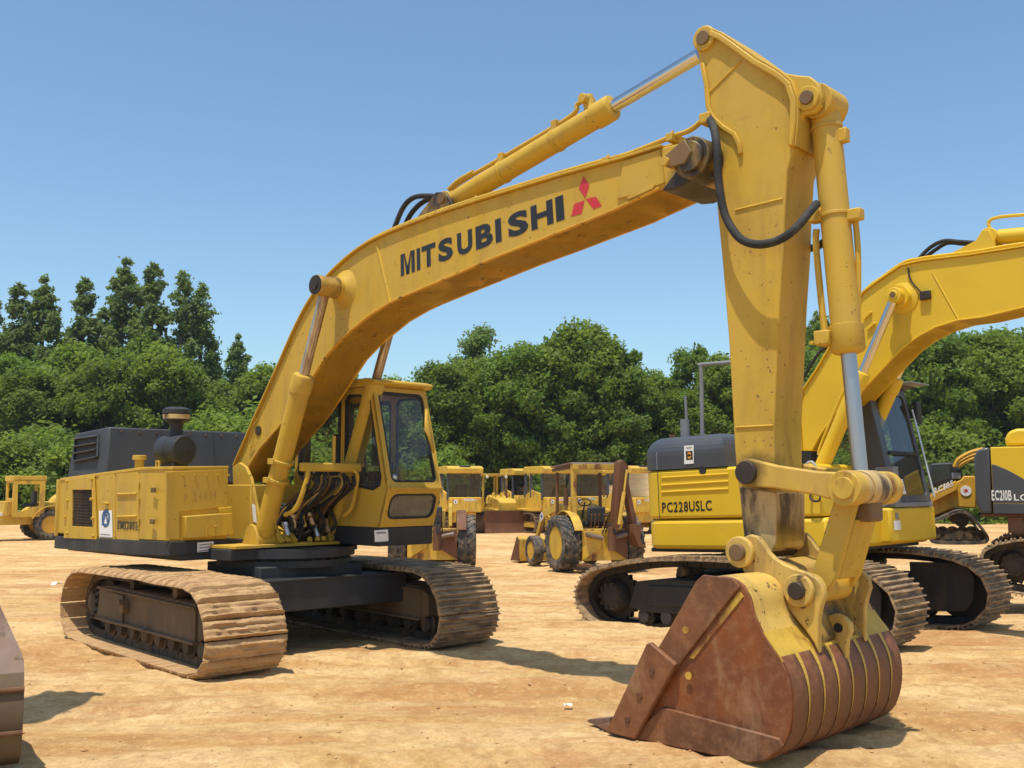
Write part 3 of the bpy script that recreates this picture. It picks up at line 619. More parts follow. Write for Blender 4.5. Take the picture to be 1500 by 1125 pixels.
# side walls (right one faces the boom)
for yy, dd in ((YC0, 1), (YC1, -1)):
    outer = [(-.45, 1.25), (1.15, 1.25), (1.275, 1.66), (1.0, 2.76), (-.40, 2.76)]
    # front triangular window and rear window: split in two panels
    fr = [(.48, 1.25), (1.15, 1.25), (1.275, 1.66), (1.0, 2.76), (.48, 2.76)]; fh = [(.515, 1.78), (.57, 1.70), (1.02, 1.64), (1.14, 1.69), (1.16, 1.78), (.955, 2.62), (.91, 2.68), (.57, 2.69), (.515, 2.63)]
    rr_ = [(-.45, 1.25), (.475, 1.25), (.475, 2.76), (-.40, 2.76)]; rh = rrect(-.36, .445, 1.80, 2.68, .06)
    pl = lambda a, b, d, yy=yy, dd=dd: (a, yy+dd*d, b)
    mb = MB(); mb.ring(fr, fh, pl, .04); mb.build('side_wall' if dd > 0 else 'door', 'old_yellow', cab, .006)
    mb = MB(); mb.ring(rr_, rh, pl, .04); mb.build('side_wall', 'old_yellow', cab, .006)
    cxh = .88; czh = 2.15
    inner = [((a-cxh)*.93+cxh, (b-czh)*.95+czh) for a, b in fh]
    mb = MB(); mb.ring(fh, inner, lambda a, b, d, pl=pl: pl(a, b, d-.004), .03); mb.build('window_seal', 'interior_black', cab)
    mb = MB(); mb.add([pl(a, b, .02) for a, b in fh], [list(range(len(fh)))]); flat(mb, 'side_window', 'cab_glass', cab)
    mb = MB(); mb.add([pl(a, b, .02) for a, b in rh], [list(range(len(rh)))]); flat(mb, 'side_window', 'cab_glass', cab)
    mb = MB(); mb.ring(rh, rrect(-.31, .395, 1.85, 2.63, .05), lambda a, b, d, pl=pl: pl(a, b, d-.004), .03); mb.build('window_seal', 'interior_black', cab)
mb = MB(); mb.ring([(YC0+.045, 1.06), (YC1-.045, 1.06), (YC1-.045, 2.76), (YC0+.045, 2.76)], rrect(YC0+.12, YC1-.12, 1.85, 2.62, .05), lambda a, b, d: (-.42-d, a, b), .03); mb.build('rear_wall', 'interior_black', cab)
mb = MB(); mb.prism([(-.47, 2.765), (1.02, 2.765), (1.075, 2.79), (1.07, 2.825), (.95, 2.85), (-.40, 2.85), (-.47, 2.82)], YC0-.045, YC1+.045); mb.build('roof', 'old_yellow', cab, .012)
mb = MB(); mb.box(-.38, 1.08, YC0+.05, YC1-.05, 1.255, 1.27); mb.build('floor_plate', 'interior_black', cab)
mb = MB(); mb.box(.1, .55, .56, 1.04, 1.62, 1.74); mb.box(.02, .14, .58, 1.02, 1.72, 2.28); mb.box(.12, .5, .62, .98, 1.27, 1.62); mb.build('seat', 'seat_vinyl', cab, .03)
mb = MB(); mb.box(.1, .7, .46, .54, 1.3, 1.86); mb.box(.1, .6, 1.06, 1.13, 1.3, 1.86)
for y in (.50, 1.09): mb.cyl((.55, y, 1.85), (.63, y, 2.02), .014); mb.cyl((.63, y, 2.0), (.64, y, 2.07), .025)
mb.build('control_console', 'interior_black', cab, .008)
mb = MB()
for y in (.70, .80): mb.cyl((.98, y, 1.27), (.86, y, 1.95), .013)
mb.build('drive_lever', 'interior_black', cab)
mb = MB(); mb.box(-.38, -.30, .47, .53, 1.3, 2.7); mb.box(-.38, -.30, 1.09, 1.15, 1.3, 2.7); mb.box(.94, .99, .44, .50, 1.9, 2.72); mb.build('inner_pillar', 'interior_black', cab)
p = A.X(571, 703, 1.22); mb = MB(); mb.lathe((1.2, p.y+.06, 1.765), (1, 0, 0), [(0, .03), (.01, .05), (.035, .03)], 12); mb.build('wiper_motor', 'silver', cab)
mb = MB(); mb.plan([(1.1, YC1-.14), (1.115, YC1-.07), (1.1, YC1-.02)], 2.2, 2.42); 
mb = MB(); mb.add([frontU(YC1-.055, 2.55, -.006), frontU(YC1-.12, 2.30, -.006), frontU(YC1-.09, 2.24, -.006), frontU(YC1-.055, 2.05, -.006), frontU(YC1-.02, 2.1, -.006), frontU(YC1-.02, 2.5, -.006)], [list(range(6))])
o = mb.build('torn_bracket', 'old_yellow', cab); o.modifiers.new('thick', 'SOLIDIFY').thickness = .012
mb = MB(); mb.cyl((1.12, YC1+.005, 2.05), (1.12, YC1+.04, 2.05), .03, n=12); mb.build('mirror_mount', 'old_yellow', cab)

# ---- boom
def dense(pts, k=4):
    out = []
    for i in range(len(pts)-1):
        p0 = pts[max(i-1, 0)]; p1 = pts[i]; p2 = pts[i+1]; p3 = pts[min(i+2, len(pts)-1)]
        for j in range(k):
            t = j/k; out.append(tuple(.5*((2*p1[c])+(p2[c]-p0[c])*t+(2*p0[c]-5*p1[c]+4*p2[c]-p3[c])*t*t+(3*p1[c]-p0[c]-3*p2[c]+p3[c])*t**3) for c in (0, 1)))
    return out+[pts[-1]]
BH = .25
top = A.xz([(345, 683), (374.5, 610), (411, 540), (431, 482), (450, 450), (466, 425), (482, 403), (508, 380), (530, 362), (552, 349.5), (600, 330), (650, 311), (708, 293), (763, 277), (820, 259), (852, 249), (915, 235), (971, 216)], -BH)
bot = A.xz([(980, 271), (967, 277), (924, 297.5), (900, 309.5), (794, 352), (732, 376), (648, 411.6), (588, 437), (570, 446), (542, 463), (516.5, 484.5), (499.5, 500), (480, 521), (457, 557), (436, 590), (415, 620), (383, 657), (356, 700), (349, 706), (342, 697)], -BH)
top = [top[0]]+[tuple((a*.25+b*.5+c*.25) for a, b, c in zip(top[i-1], top[i], top[i+1])) for i in range(1, len(top)-1)]+[top[-1]]; top = top[:1]+dense(top[1:12], 3)+top[12:]
boomo = top+[(A.Y(1000, 210, -BH).x, A.Y(1000, 207, -BH).z)]
end = A.xz([(1010, 206), (1035, 222), (1040, 245), (1028, 256), (1005, 262)], -BH)
pe_ = A.Y(1005, 262, -BH); paint('boom_yellow', (.565, .345, .022), (.52, .33, .045), rough=.55, dirt_lo=.52, dirt_hi=.8, dirt_amt=.45, chip=(.16, .085, .03), chip_lo=.655, speck=True, stains=((pe_.x, -BH, pe_.z, .15),))
mb = MB(); mb.prism(top+end+bot, -BH, BH); boom = mb.build('boom', 'boom_yellow', ex, .010)
mb = MB(); mb.strip(top, -BH-.035, BH+.035, .02); mb.build('top_plate', 'old_yellow', boom, .004)
lowl = bot[::-1][2:]
mb = MB(); mb.strip(lowl[:-1], -BH-.022, BH+.022, .016); mb.build('bottom_plate', 'grimy_yellow', boom, .004)
# underside grime streak plate
# weld seam across the side at the bend
a_ = A.Y(552, 357, -BH); b_ = A.Y(572, 444, -BH)
mb = MB(); mb.cyl((a_.x, -BH, a_.z), (b_.x, -BH, b_.z), .014, n=8); mb.build('weld_seam', 'old_yellow', boom)
# doubler plate near the tip
q = A.xz([(915, 237), (968, 220), (975, 268), (925, 287), (905, 292)], -BH)
mb = MB(); mb.prism(q, -BH-.016, -BH+.005); mb.build('doubler_plate', 'old_yellow', boom, .004)
q = A.xz([(920, 290), (940, 282), (962, 271), (960, 277), (925, 293)], -BH); mb = MB(); mb.prism(q, -BH-.03, -BH); mb.build('weld_seam', 'old_yellow', boom, .003)
# cylinder boss on the bend
pb = A.Y(478, 420, -.47)
for s in (-1, 1):
    mb = MB(); mb.lathe((pb.x, s*.20, pb.z), (0, s, 0), [(0, .21), (.05, .21), (.075, .16), (.12, .115), (.155, .115)], 28); mb.build('cylinder_boss', 'old_yellow', boom)
    mb = MB(); mb.cyl((pb.x, s*.34, pb.z), (pb.x, s*.60, pb.z), .105, n=28); mb.build('rod_eye', 'greasy_yellow', boom, .006)
    mb = MB(); mb.cyl((pb.x, s*.60, pb.z), (pb.x, s*.612, pb.z), .098, n=28); mb.cyl((pb.x, s*.60, pb.z), (pb.x, s*.622, pb.z), .05, n=6); mb.build('pin_cap', 'grease', boom)
# letters painted on the boom's right side
def q2(u, v): 
    p = A.Y(u, v, -BH-.003); return Vector((p.x, p.z))
def T1(a, b): return 540+a/4.1667, 240+b/4.1667
BL = q2(*T1(196, 687)); BR = q2(*T1(1196, 338)); TL = q2(*T1(194, 555)); TR = q2(*T1(1186, 188))
XL = 196; XR = 1196
word = MB()
for ch, a, b in (('M', 196, 295), ('I', 309, 333), ('T', 343, 437), ('S', 455, 550), ('U', 578, 673), ('B', 694, 797), ('I', 813, 848), ('S', 888, 1002), ('H', 1018, 1138), ('I', 1153, 1196)):
    vs, fs, _, _ = glyph(ch, .045)
    if ch == 'M': vs, fs = [(0, 0), (.24, 0), (.24, 1), (0, 1), (.76, 0), (1, 0), (1, 1), (.76, 1), (.30, 1), (.61, 0), (.39, 0), (.70, 1), (.24, .95), (.76, .95)], [(0, 1, 2, 3), (4, 5, 6, 7), (2, 10, 9, 8), (10, 9, 7, 11)]
    def pt(x, y):
        s_ = (a+(b-a)*x-XL)/(XR-XL); lo = BL.lerp(BR, s_); hi = TL.lerp(TR, s_); p = lo.lerp(hi, y); return (p.x, -BH-.003, p.y)
    word.add([pt(x, y) for x, y in vs], fs)
flat(word, 'lettering', 'letter_black', boom)
lg = MB()
for rh_ in (((1310, 73), (1346, 131), (1321, 210), (1283, 150)), ((1326, 214), (1386, 200), (1423, 257), (1370, 275)), ((1317, 222), (1299, 302), (1235, 322), (1254, 245))):
    v_ = [q2(*T1(*p)) for p in rh_]; lg.add([(p.x, -BH-.003, p.y) for p in v_], [(0, 1, 2, 3)])
flat(lg, 'diamond_emblem', 'logo_red', boom)
# small hole patch low on the boom
p = A.Y(379, 631, -BH); mb = MB(); mb.cyl((p.x, -BH-.012, p.z), (p.x, -BH+.02, p.z), .055, n=9); mb.build('grease_hole', 'grease', boom)
p2 = A.Y(372, 648, -BH); mb = MB(); mb.tube([(p.x-.02, -BH-.02, p.z+.12), (p.x-.09, -BH-.03, p.z+.02), (p2.x-.06, -BH-.03, p2.z-.04), (p2.x+.02, -BH-.02, p2.z-.02)], .006, 6); mb.build('wire', 'old_yellow', boom)
# pipes along the boom top
for yy, lift in ((-.20, .035), (-.10, .035), (.12, .035)):
    mb = MB(); pth = [(x, yy, z+.02+lift) for x, z in top[22:]]; e = Vector(pth[-1])
    if yy == -.20: 
        r1 = A.Y(985, 200, yy); r2 = A.Y(1012, 190, yy); r3 = A.Y(1033, 172, yy); pth = pth[:-1]+[(A.Y(950, 214, yy).x, yy, A.Y(950, 214, yy).z), tuple(r1), tuple(r2), tuple(r3)]
    mb.tube(pth, .021, 8); mb.build('hydraulic_pipe', 'old_yellow', boom)
for u, v in ((600, 327), (648, 309), (697, 291), (763, 272), (891, 232), (985, 197)):
    p = A.Y(u, v, -.2); mb = MB(); mb.box(p.x-.03, p.x+.03, -.25, .16, p.z-.06, p.z-.0); mb.cyl((p.x, -.2, p.z-.02), (p.x, -.2, p.z+.03), .013, n=6); mb.build('pipe_clamp', 'old_yellow', boom, .005)

# arm-cylinder bracket and hoses on top of the boom
bk = A.xz([(628, 322), (645, 300), (655, 286), (668, 286), (676, 296), (680, 306)], 0)
for s in (-1, 1):
    mb = MB(); mb.prism(bk+[(bk[-1][0], bk[-1][1]-.12), (bk[0][0], bk[0][1]-.1)], s*.13-.02, s*.13+.02); mb.build('cylinder_bracket', 'greasy_yellow', boom, .006)
mb = MB(); c0 = A.Y(664, 296, 0); mb.cyl((c0.x, -.17, c0.z), (c0.x, .17, c0.z), .05); mb.build('pin', 'pin_brown', boom)

# ---- stick
SH = .20
def SX(pts, y=-SH): return A.xz(pts, y)
left = [(1019, 62), (1025, 93), (1033, 121), (1035, 148), (1037, 172), (1041, 200), (1045, 233), (1050, 300), (1058.5, 389), (1067.5, 499), (1076, 655), (1080, 700), (1086, 745), (1091, 790)]
right = [(1137, 805), (1137, 740), (1134, 677), (1133.5, 620), (1137, 549), (1142, 442), (1147, 371), (1149, 320), (1153, 250), (1164, 212), (1164, 150), (1157, 122), (1140, 108), (1110, 92), (1080, 73), (1050, 50)]
tt = [(1043, 43), (1031, 41), (1021, 49)]
sp_ = SX(left+right+tt)
mb = MB(); LA = A.Y(1097, 692, -.27); pj_ = A.Y(1040, 240, -.2)
paint('stick_yellow', (.58, .355, .024), (.53, .335, .045), rough=.55, dirt_lo=.50, dirt_hi=.8, dirt_amt=.5, chip=(.16, .085, .03), chip_lo=.655, speck=True, stains=((LA.x+.05, -.2, LA.z-.02, .17), (pj_.x, -.2, pj_.z, .13)))
mb.prism(sp_, -SH, SH); stick = mb.build('stick', 'stick_yellow', ex, .010)
fl = SX([(1045, 46), (1060, 52), (1080, 66), (1110, 88), (1142, 106), (1160, 121), (1169, 147), (1169, 180), (1166, 215)])
for s in (-1, 1):
    mb = MB(); mb.strip(fl[::1], s*(SH+.02)-.022, s*(SH+.02)+.022, -.045); mb.build('edge_bar', 'old_yellow', stick, .010)
mb = MB(); mb.strip(fl[::1], -SH-.03, SH+.03, .016); mb.build('head_plate', 'old_yellow', stick, .005)
s2 = SX([(1027, 95), (1033, 125), (1036, 160), (1042, 175), (1058, 190), (1074, 200), (1081, 214), (1083, 228)])
for s in (-1, 1):
    mb = MB(); mb.strip(s2, s*(SH+.012)-.014, s*(SH+.012)+.014, .035); mb.build('edge_bar', 'old_yellow', stick, .008)
for pts in (((1039, 136), (1086, 89)), ((1077, 308), (1147, 291)), ((1078, 626), (1133, 623))):
    a_, b_ = [A.Y(*p, -SH) for p in pts]; mb = MB(); mb.cyl((a_.x, -SH-.001, a_.z), (b_.x, -SH-.001, b_.z), .009, n=6); mb.build('weld_seam', 'old_yellow', stick)
pt_ = A.Y(1031, 56, -SH-.02)
mb = MB(); mb.cyl((pt_.x, -SH-.03, pt_.z), (pt_.x, SH+.03, pt_.z), .095, n=32); mb.build('pin_boss', 'old_yellow', stick, .01)
mb = MB(); mb.cyl((pt_.x, -SH-.045, pt_.z), (pt_.x, SH+.045, pt_.z), .055, n=20); mb.build('pin', 'pin_brown', stick, .005)
# lower, worn end of the stick
lw = SX([(1083, 713), (1091, 790), (1100, 806), (1132, 808), (1137, 795), (1137, 722)])
mb = MB(); mb.prism(lw, -SH-.006, SH+.006); mb.build('worn_nose', 'pale_worn', stick, .006)
for u0, u1, v0, v1 in ((1139, 1172, 722, 745),):
    pass
# bucket-cylinder lugs
lug = [(1150, 108), (1173, 112), (1188, 113), (1200, 122), (1206, 140), (1204, 155), (1195, 166), (1178, 170), (1166, 215)]
pl_ = A.Y(1187, 146, -.165)
for s in (-1, 1):
    q = [(A.Y(u, v, -.165).x, A.Y(u, v, -.165).z) for u, v in lug]
    mb = MB(); mb.prism(q, s*.165-.028, s*.165+.028); mb.build('cylinder_lug', 'old_yellow', stick, .010)
    mb = MB(); mb.cyl((pl_.x, s*.19, pl_.z), (pl_.x, s*.215, pl_.z), .085, n=24); mb.build('lug_ring', 'old_yellow', stick, .006)
mb = MB(); mb.cyl((pl_.x, -.235, pl_.z), (pl_.x, .235, pl_.z), .05, n=20); mb.build('pin', 'pin_brown', stick, .006)

# boom-to-stick pivot
pj = A.Y(1009, 222, -.42); zc = A.Y(1012, 228, -.42).z
mb = MB(); mb.cyl((pj.x, -.40, zc), (pj.x, .40, zc), .155, n=32); mb.build('pivot_boss', 'greasy_yellow', boom, .01)
mb = MB(); mb.cyl((pj.x, -.43, zc), (pj.x, .43, zc), .115, n=28); mb.build('pin', 'greasy_yellow', boom, .008)
q = [A.Y(u, v, -.43) for u, v in ((972, 232), (1003, 204), (1014, 222), (1004, 240), (980, 246), (970, 242))]
mb = MB(); mb.prism([(p.x, p.z) for p in q], -.445, -.415); mb.build('pin_keeper', 'pin_brown', boom, .006)
p = A.Y(975, 237, -.45); mb = MB(); mb.cyl((p.x, -.475, p.z), (p.x, -.27, p.z), .035, n=14); mb.build('keeper_bolt', 'old_yellow', boom, .004)
q = [A.Y(u, v, -.30) for u, v in ((966, 278), (978, 262), (990, 246), (1005, 240), (1035, 242), (1040, 258), (1012, 262), (985, 276))]
mb = MB(); mb.prism([(p.x, p.z) for p in q], -.275, .275); mb.build('greasy_gusset', 'grease', boom, .01)

# ---- hydraulic cylinders
def cylinder(name, p0, p1, joint, r, rr_, parent, rodmat, barrel='old_yellow', eye=.07, eyew=.12, port=(0, 0, 1), gland_col=1.12, rod_over=0):
    e = sub_empty(name, parent); p0 = Vector(p0); p1 = Vector(p1); d = (p1-p0).normalized(); L = (p1-p0).length; j = joint*L
    mb = MB(); mb.lathe(p0+d*.06, d, [(0, r*.7), (.02, r), (j-.26, r), (j-.255, r*gland_col), (j-.09, r*gland_col), (j-.07, r*1.02), (j-.06, r*.75)], 28); mb.build('barrel', barrel, e)
    mb = MB(); mb.cyl(p0+Vector((0, -eyew, 0)), p0+Vector((0, eyew, 0)), eye*1.35, n=24); mb.build('base_eye', barrel, e, .006)
    mb = MB(); mb.lathe(p0+d*(j-.10), d, [(0, rr_*1.5), (.05, rr_*1.45), (.055, rr_), (.06, rr_), (L-j+.06, rr_)], 24); mb.build('rod', rodmat, e, 0)
    return e, d, j
# boom lift cylinders
for s in (-1, 1):
    b0 = A.Y(384, 800, -.46); e_, d_, j_ = cylinder('boom_cylinder', (b0.x, s*.46, b0.z+.06), (pb.x, s*.47, pb.z), .665, .100, .052, ex, 'old_rod')
    for t in (.27, .345):
        c = Vector((b0.x, s*.46, b0.z))+d_*(j_*t*1.5); mb = MB(); mb.cyl(c-d_*.018, c+d_*.018, .112, n=20); c2 = c+Vector((-.05, s*.10, .0)); mb.box(c2.x-.05, c2.x+.05, c2.y-.03, c2.y+.03, c2.z-.03, c2.z+.03); mb.build('pipe_band', 'old_yellow', e_, .004)
    for yy in (-.075, .075):
        mb = MB(); mb.prism([(b0.x-.16, 1.08), (b0.x-.10, 1.22), (b0.x-.03, 1.29), (b0.x+.05, 1.28), (b0.x+.11, 1.2), (b0.x+.13, 1.08)], s*.46+yy*1.7-.016, s*.46+yy*1.7+.016); mb.build('cylinder_foot', 'old_yellow', ex, .006)
# crossover pipe between them
mb = MB(); za = A.Y(426, 686, -.46); zb = A.Y(505, 686, .46)
mb.box(za.x+.02, za.x+.10, -.38, .38, za.z-.03, za.z+.06); mb.build('manifold_bar', 'old_yellow', ex, .015)
mb = MB(); mb.tube([(za.x+.08, -.30, za.z), (za.x+.08, -.33, za.z-.15), (za.x-.03, -.36, za.z-.4), (za.x-.2, -.38, za.z-.48)], .025, 8); mb.build('hydraulic_pipe', 'old_yellow', ex)
mb = MB(); mb.tube([(za.x+.08, .25, za.z), (za.x+.09, .33, za.z-.08), (za.x+.0, .33, za.z-.4), (za.x-.1, .30, za.z-.5)], .022, 8); mb.build('hydraulic_pipe', 'old_yellow', ex)
mb = MB(); mb.tube([(za.x+.04, .05, za.z+.02), (za.x+.04, .05, za.z+.35)], .018, 8); mb.build('hydraulic_pipe', 'old_yellow', ex)
hs = random.Random(5)
for k in range(22):
    y = -.34+.031*k; xa = za.x+hs.uniform(-.08, .06); x2 = hs.uniform(.12, .36); mb = MB()
    mb.tube([(xa, y, za.z-.02-hs.random()*.08), (xa+hs.uniform(-.03, .07), y+hs.uniform(-.04, .04), za.z-.2), (x2+.06, y+hs.uniform(-.07, .07), 1.38), (x2, y+hs.uniform(-.08, .08), 1.13)], hs.choice((.012, .016, .021)), 7)
    mb.build('hydraulic_hose', ('hose_rubber', 'frame_mud', 'hose_rubber', 'greasy_yellow', 'hose_rubber', 'pin_brown', 'grease')[k % 7], ex)
for k in range(5):
    y = -.3+.14*k; mb = MB(); mb.tube([(.1, y, 1.5), (.36, y+.05, 1.42), (.42, y+.1, 1.25), (.25, y+.02, 1.12)], .02, 7); mb.build('hydraulic_hose', 'hose_rubber', ex)
for k in range(6):
    y = -.26+.1*k; mb = MB(); mb.lathe((.30+hs.uniform(-.06, .1), y, 1.24+hs.random()*.16), (.3, .2*hs.uniform(-1, 1), -.7), [(0, .02), (0, .035), (.04, .035), (.045, .026), (.14, .026), (.145, .015)], 12); mb.build('hose_fitting', ('silver', 'pale_worn', 'old_yellow', 'pin_brown')[k % 4], ex)
mb = MB(); mb.box(-.15, .22, -.32, .30, 1.11, 1.30); mb.box(-.2, .1, -.25, .2, 1.3, 1.48); mb.build('control_valve', 'grease', ex, .015)
for y in (-.33, -.25, -.17): 
    mb = MB(); mb.box(0, .26, -.03, .03, 0, .03, Matrix.Translation((.22, y, 1.24)) @ Matrix.Rotation(R(35), 4, 'Y')); mb.build('step_bar', 'old_yellow', ex, .006)
for y in (.02, .12, .2): mb = MB(); mb.lathe((.43, y, 1.10), (0, 0, 1), [(0, .03), (.03, .03), (.045, .015)], 10); mb.build('deck_bolt', 'old_yellow', ex)
# boom foot bracket plates
for s in (-1, 1):
    q = A.xz([(333, 684), (343, 677), (352, 683), (360, 700), (366, 730), (372, 760), (381, 783), (383, 803), (345, 803), (338, 760), (334, 720)], -.50)
    mb = MB(); mb.prism(q, s*.42-.018, s*.42+.018); mb.build('foot_bracket', 'old_yellow', ex, .008)
    mb = MB(); c = A.Y(371, 790, -.50); mb.cyl((c.x, s*.46, 1.20), (c.x, s*.40, 1.20), .07); mb.build('pin', 'pin_brown', ex)
mb = MB(); mb.box(-.62, -.12, -.40, .38, 1.10, 1.45); mb.build('boom_mount', 'old_yellow', ex, .02)
p = A.Y(369, 752, -.46); mb = MB(); mb.loft([(p.x-.03, -.445, p.z+.10), (p.x+.03, -.445, p.z+.09), (p.x+.07, -.445, p.z-.10), (p.x+.01, -.445, p.z-.09)], [(p.x-.03, -.441, p.z+.10), (p.x+.03, -.441, p.z+.09), (p.x+.07, -.441, p.z-.10), (p.x+.01, -.441, p.z-.09)]); mb.build('sticker', 'sticker_white', ex)

# arm cylinder
p0 = A.Y(662, 297, 0); pt0 = A.Y(1031, 62, 0)
e_, d_, j_ = cylinder('arm_cylinder', p0, (pt0.x-.0, 0, pt_.z), .69, .098, .056, ex, 'chrome', eyew=.11)
nrm = Vector((-d_.z, 0, d_.x))
mb = MB(); P0 = Vector(p0); mb.tube([P0+nrm*.10+d_*.02, P0+nrm*.145+d_*.12, P0+nrm*.135+d_*.9, P0+nrm*.135+d_*(j_-.45), P0+nrm*.20+d_*(j_-.36), P0+nrm*.20+d_*(j_-.28)], .021, 8); mb.build('port_pipe', 'old_yellow', e_)
mb = MB(); mb.tube([P0+nrm*.10+d_*.05+Vector((0, -.07, 0)), P0+nrm*.13+d_*.2+Vector((0, -.07, 0)), P0+nrm*.125+d_*.4+Vector((0, -.07, 0))], .02, 8); mb.build('port_pipe', 'old_yellow', e_)
mb = MB(); c = P0+d_*(j_-.24)+nrm*.16; mb.cyl(c-nrm*.07, c+nrm*.06, .05, n=14); mb.cyl(c+nrm*.02-Vector((0, .09, 0)), c+nrm*.02+Vector((0, .05, 0)), .042, n=14); mb.build('port_block', 'old_yellow', e_, .006)
for t in (.35, .68):
    c = P0+d_*(j_*t); mb = MB(); mb.cyl(c-d_*.018, c+d_*.018, .107, n=22); mb.box(c.x-.03, c.x+.03, -.05, .03, c.z+.08, c.z+.17); mb.build('pipe_band', 'old_yellow', e_, .004)
for k, (pts) in enumerate((((577, 336), (590, 305), (605, 290), (625, 287), (652, 289)), ((592, 332), (603, 312), (618, 297), (634, 291), (655, 292)))):
    mb = MB(); yy = -.10+.12*k; mb.tube([A.Y(u, v, yy) for u, v in pts], .026, 8); mb.build('hydraulic_hose', 'hose_rubber', boom)

# bucket cylinder
q0 = Vector((pl_.x+.02, 0, pl_.z)); e1 = A.Y(1262, 712, 0)
e_, d_, j_ = cylinder('bucket_cylinder', q0, e1, .665, .100, .052, ex, 'dull_steel', eye=.09, eyew=.13, gland_col=1.15)
nrm = Vector((d_.z, 0, -d_.x))
mb = MB(); ww = Vector((0, -.05, 0)); mb.tube([q0+ww+nrm*.12+d_*.88, q0+ww+nrm*.135+d_*1.0, q0+ww+nrm*.135+d_*1.4, q0+ww+nrm*.13+d_*(j_-.12)], .024, 8); mb.build('port_pipe', 'old_yellow', e_)
mb = MB(); c = q0+d_*(j_-.12)+nrm*.12; mb.box(c.x-.06, c.x+.05, -.13, .03, c.z-.05, c.z+.05); mb.build('port_block', 'old_yellow', e_, .01)
for k in range(3): mb = MB(); mb.cyl((c.x-.07+.05*k, -.14, c.z-.03), (c.x-.07+.05*k, -.10, c.z-.03), .014, n=6); mb.build('bolt', 'old_yellow', e_)
for t, f_ in ((.17, 1), (.80, 1)):
    c = q0+d_*t; mb = MB(); mb.cyl(c-d_*.012, c+d_*.012, .110, n=24); mb.build('pipe_band', 'old_yellow', e_, .004)
c = q0+d_*.82; mb = MB(); mb.box(c.x+.06, c.x+.19, -.03, .05, c.z-.04, c.z+.04); mb.cyl((c.x+.05, .01, c.z), (c.x+.05, .14, c.z+.02), .05, n=8); mb.build('port_block', 'old_yellow', e_, .01)
c = q0+d_*.24; mb = MB(); mb.box(c.x+.08, c.x+.15, -.03, .04, c.z-.06, c.z+.04); mb.build('port_block', 'old_yellow', e_, .01)
c = q0+d_*.84; mb = MB(); mb.box(c.x-.16, c.x-.06, -.10, .0, c.z-.0, c.z+.09); mb.build('port_block', 'old_yellow', e_, .01)
mb = MB(); mb.tube([c+Vector((.12, .05, -.0)), c+Vector((.13, .05, -.3)), c+Vector((.10, .05, -.9))], .022, 8); mb.build('port_pipe', 'old_yellow', e_)
# big hose looping from the boom to the bucket cylinder
hp = [(1038, 172, -.22), (1046, 190, -.28), (1050, 215, -.34), (1052, 260, -.34), (1058, 300, -.33), (1067, 326, -.33), (1085, 350, -.34), (1110, 358, -.36), (1140, 352, -.36), (1165, 335, -.33), (1188, 308, -.22), (1196, 299, -.12)]
mb = MB(); mb.tube([A.Y(u, v, y) for u, v, y in hp], .030, 10); mb.build('hydraulic_hose', 'hose_rubber', stick, 0, None, 'thick black hydraulic hose looping across the stick')
mb = MB(); a_ = A.Y(1184, 364, .30); b_ = A.Y(1204, 357, .16); mb.tube([A.Y(1130, 362, .42), a_, b_, A.Y(1215, 345, .1)], .028, 8); mb.build('hydraulic_hose', 'hose_rubber', stick)
mb = MB(); a_ = A.Y(1036, 172, -.22); mb.box(a_.x-.05, a_.x+.04, -.26, -.14, a_.z-.05, a_.z+.03); mb.build('hose_elbow', 'old_yellow', boom, .01)

# ---- linkage
def arm_plate(pa, pb_, wa, wb, y0, y1, mid=None):
    """dog-bone link between two pins in the x,z plane"""
    a = Vector((pa[0], pa[1])); b = Vector((pb_[0], pb_[1])); d = (b-a).normalized(); n = Vector((-d.y, d.x)); out = []
    ang = math.atan2(d.y, d.x)
    m = mid or min(wa, wb)*.8
    for i in range(9): t = ang+math.pi/2+math.pi*i/8; out.append((a.x+wa*math.cos(t), a.y+wa*math.sin(t)))
    L = (b-a).length
    for t in (.3, .5, .7): p = a+d*L*t-n*m; out.append((p.x, p.y))
    for i in range(9): t = ang-math.pi/2+math.pi*i/8; out.append((b.x+wb*math.cos(t), b.y+wb*math.sin(t)))
    for t in (.7, .5, .3): p = a+d*L*t+n*m; out.append((p.x, p.y))
    return MB().prism(out, y0, y1)
paint('idler_yellow', (.60, .375, .045), (.52, .33, .07), rough=.5, dirt_lo=.5, dirt_amt=.5, chip_lo=.64, speck=True, stains=((LA.x, -.29, LA.z, .13),))
LB = A.Y(1236, 715, -.33)
for s in (-1, 1):
    o = arm_plate((LA.x, LA.z), (LB.x, LB.z), .095, .10, s*.262-.034, s*.262+.034, .078).build('idler_arm', 'idler_yellow', ex, .012)
    mb = MB(); mb.cyl((LA.x, s*.296, LA.z), (LA.x, s*.325, LA.z), .08, n=24); mb.build('pin_cap', 'grease', o, .006)
mb = MB(); mb.cyl((LA.x, -.30, LA.z), (LA.x, .30, LA.z), .055); mb.build('pin', 'grease', ex)
mb = MB(); mb.cyl((LB.x, -.335, LB.z), (LB.x, -.19, LB.z), .115, n=28); mb.build('link_boss', 'rusty_yellow', ex, .008)
mb = MB(); mb.cyl((LB.x, -.18, LB.z), (LB.x, -.11, LB.z), .105, n=28); mb.cyl((LB.x, .11, LB.z), (LB.x, .18, LB.z), .105, n=28); mb.build('link_boss', 'pale_worn', ex, .008)
mb = MB(); mb.cyl((LB.x, -.10, LB.z), (LB.x, .10, LB.z), .118, n=28); mb.build('rod_eye', 'pale_worn', ex, .008)
mb = MB(); mb.cyl((LB.x, .19, LB.z), (LB.x, .335, LB.z), .112, n=28); mb.build('link_boss', 'rusty_yellow', ex, .008)
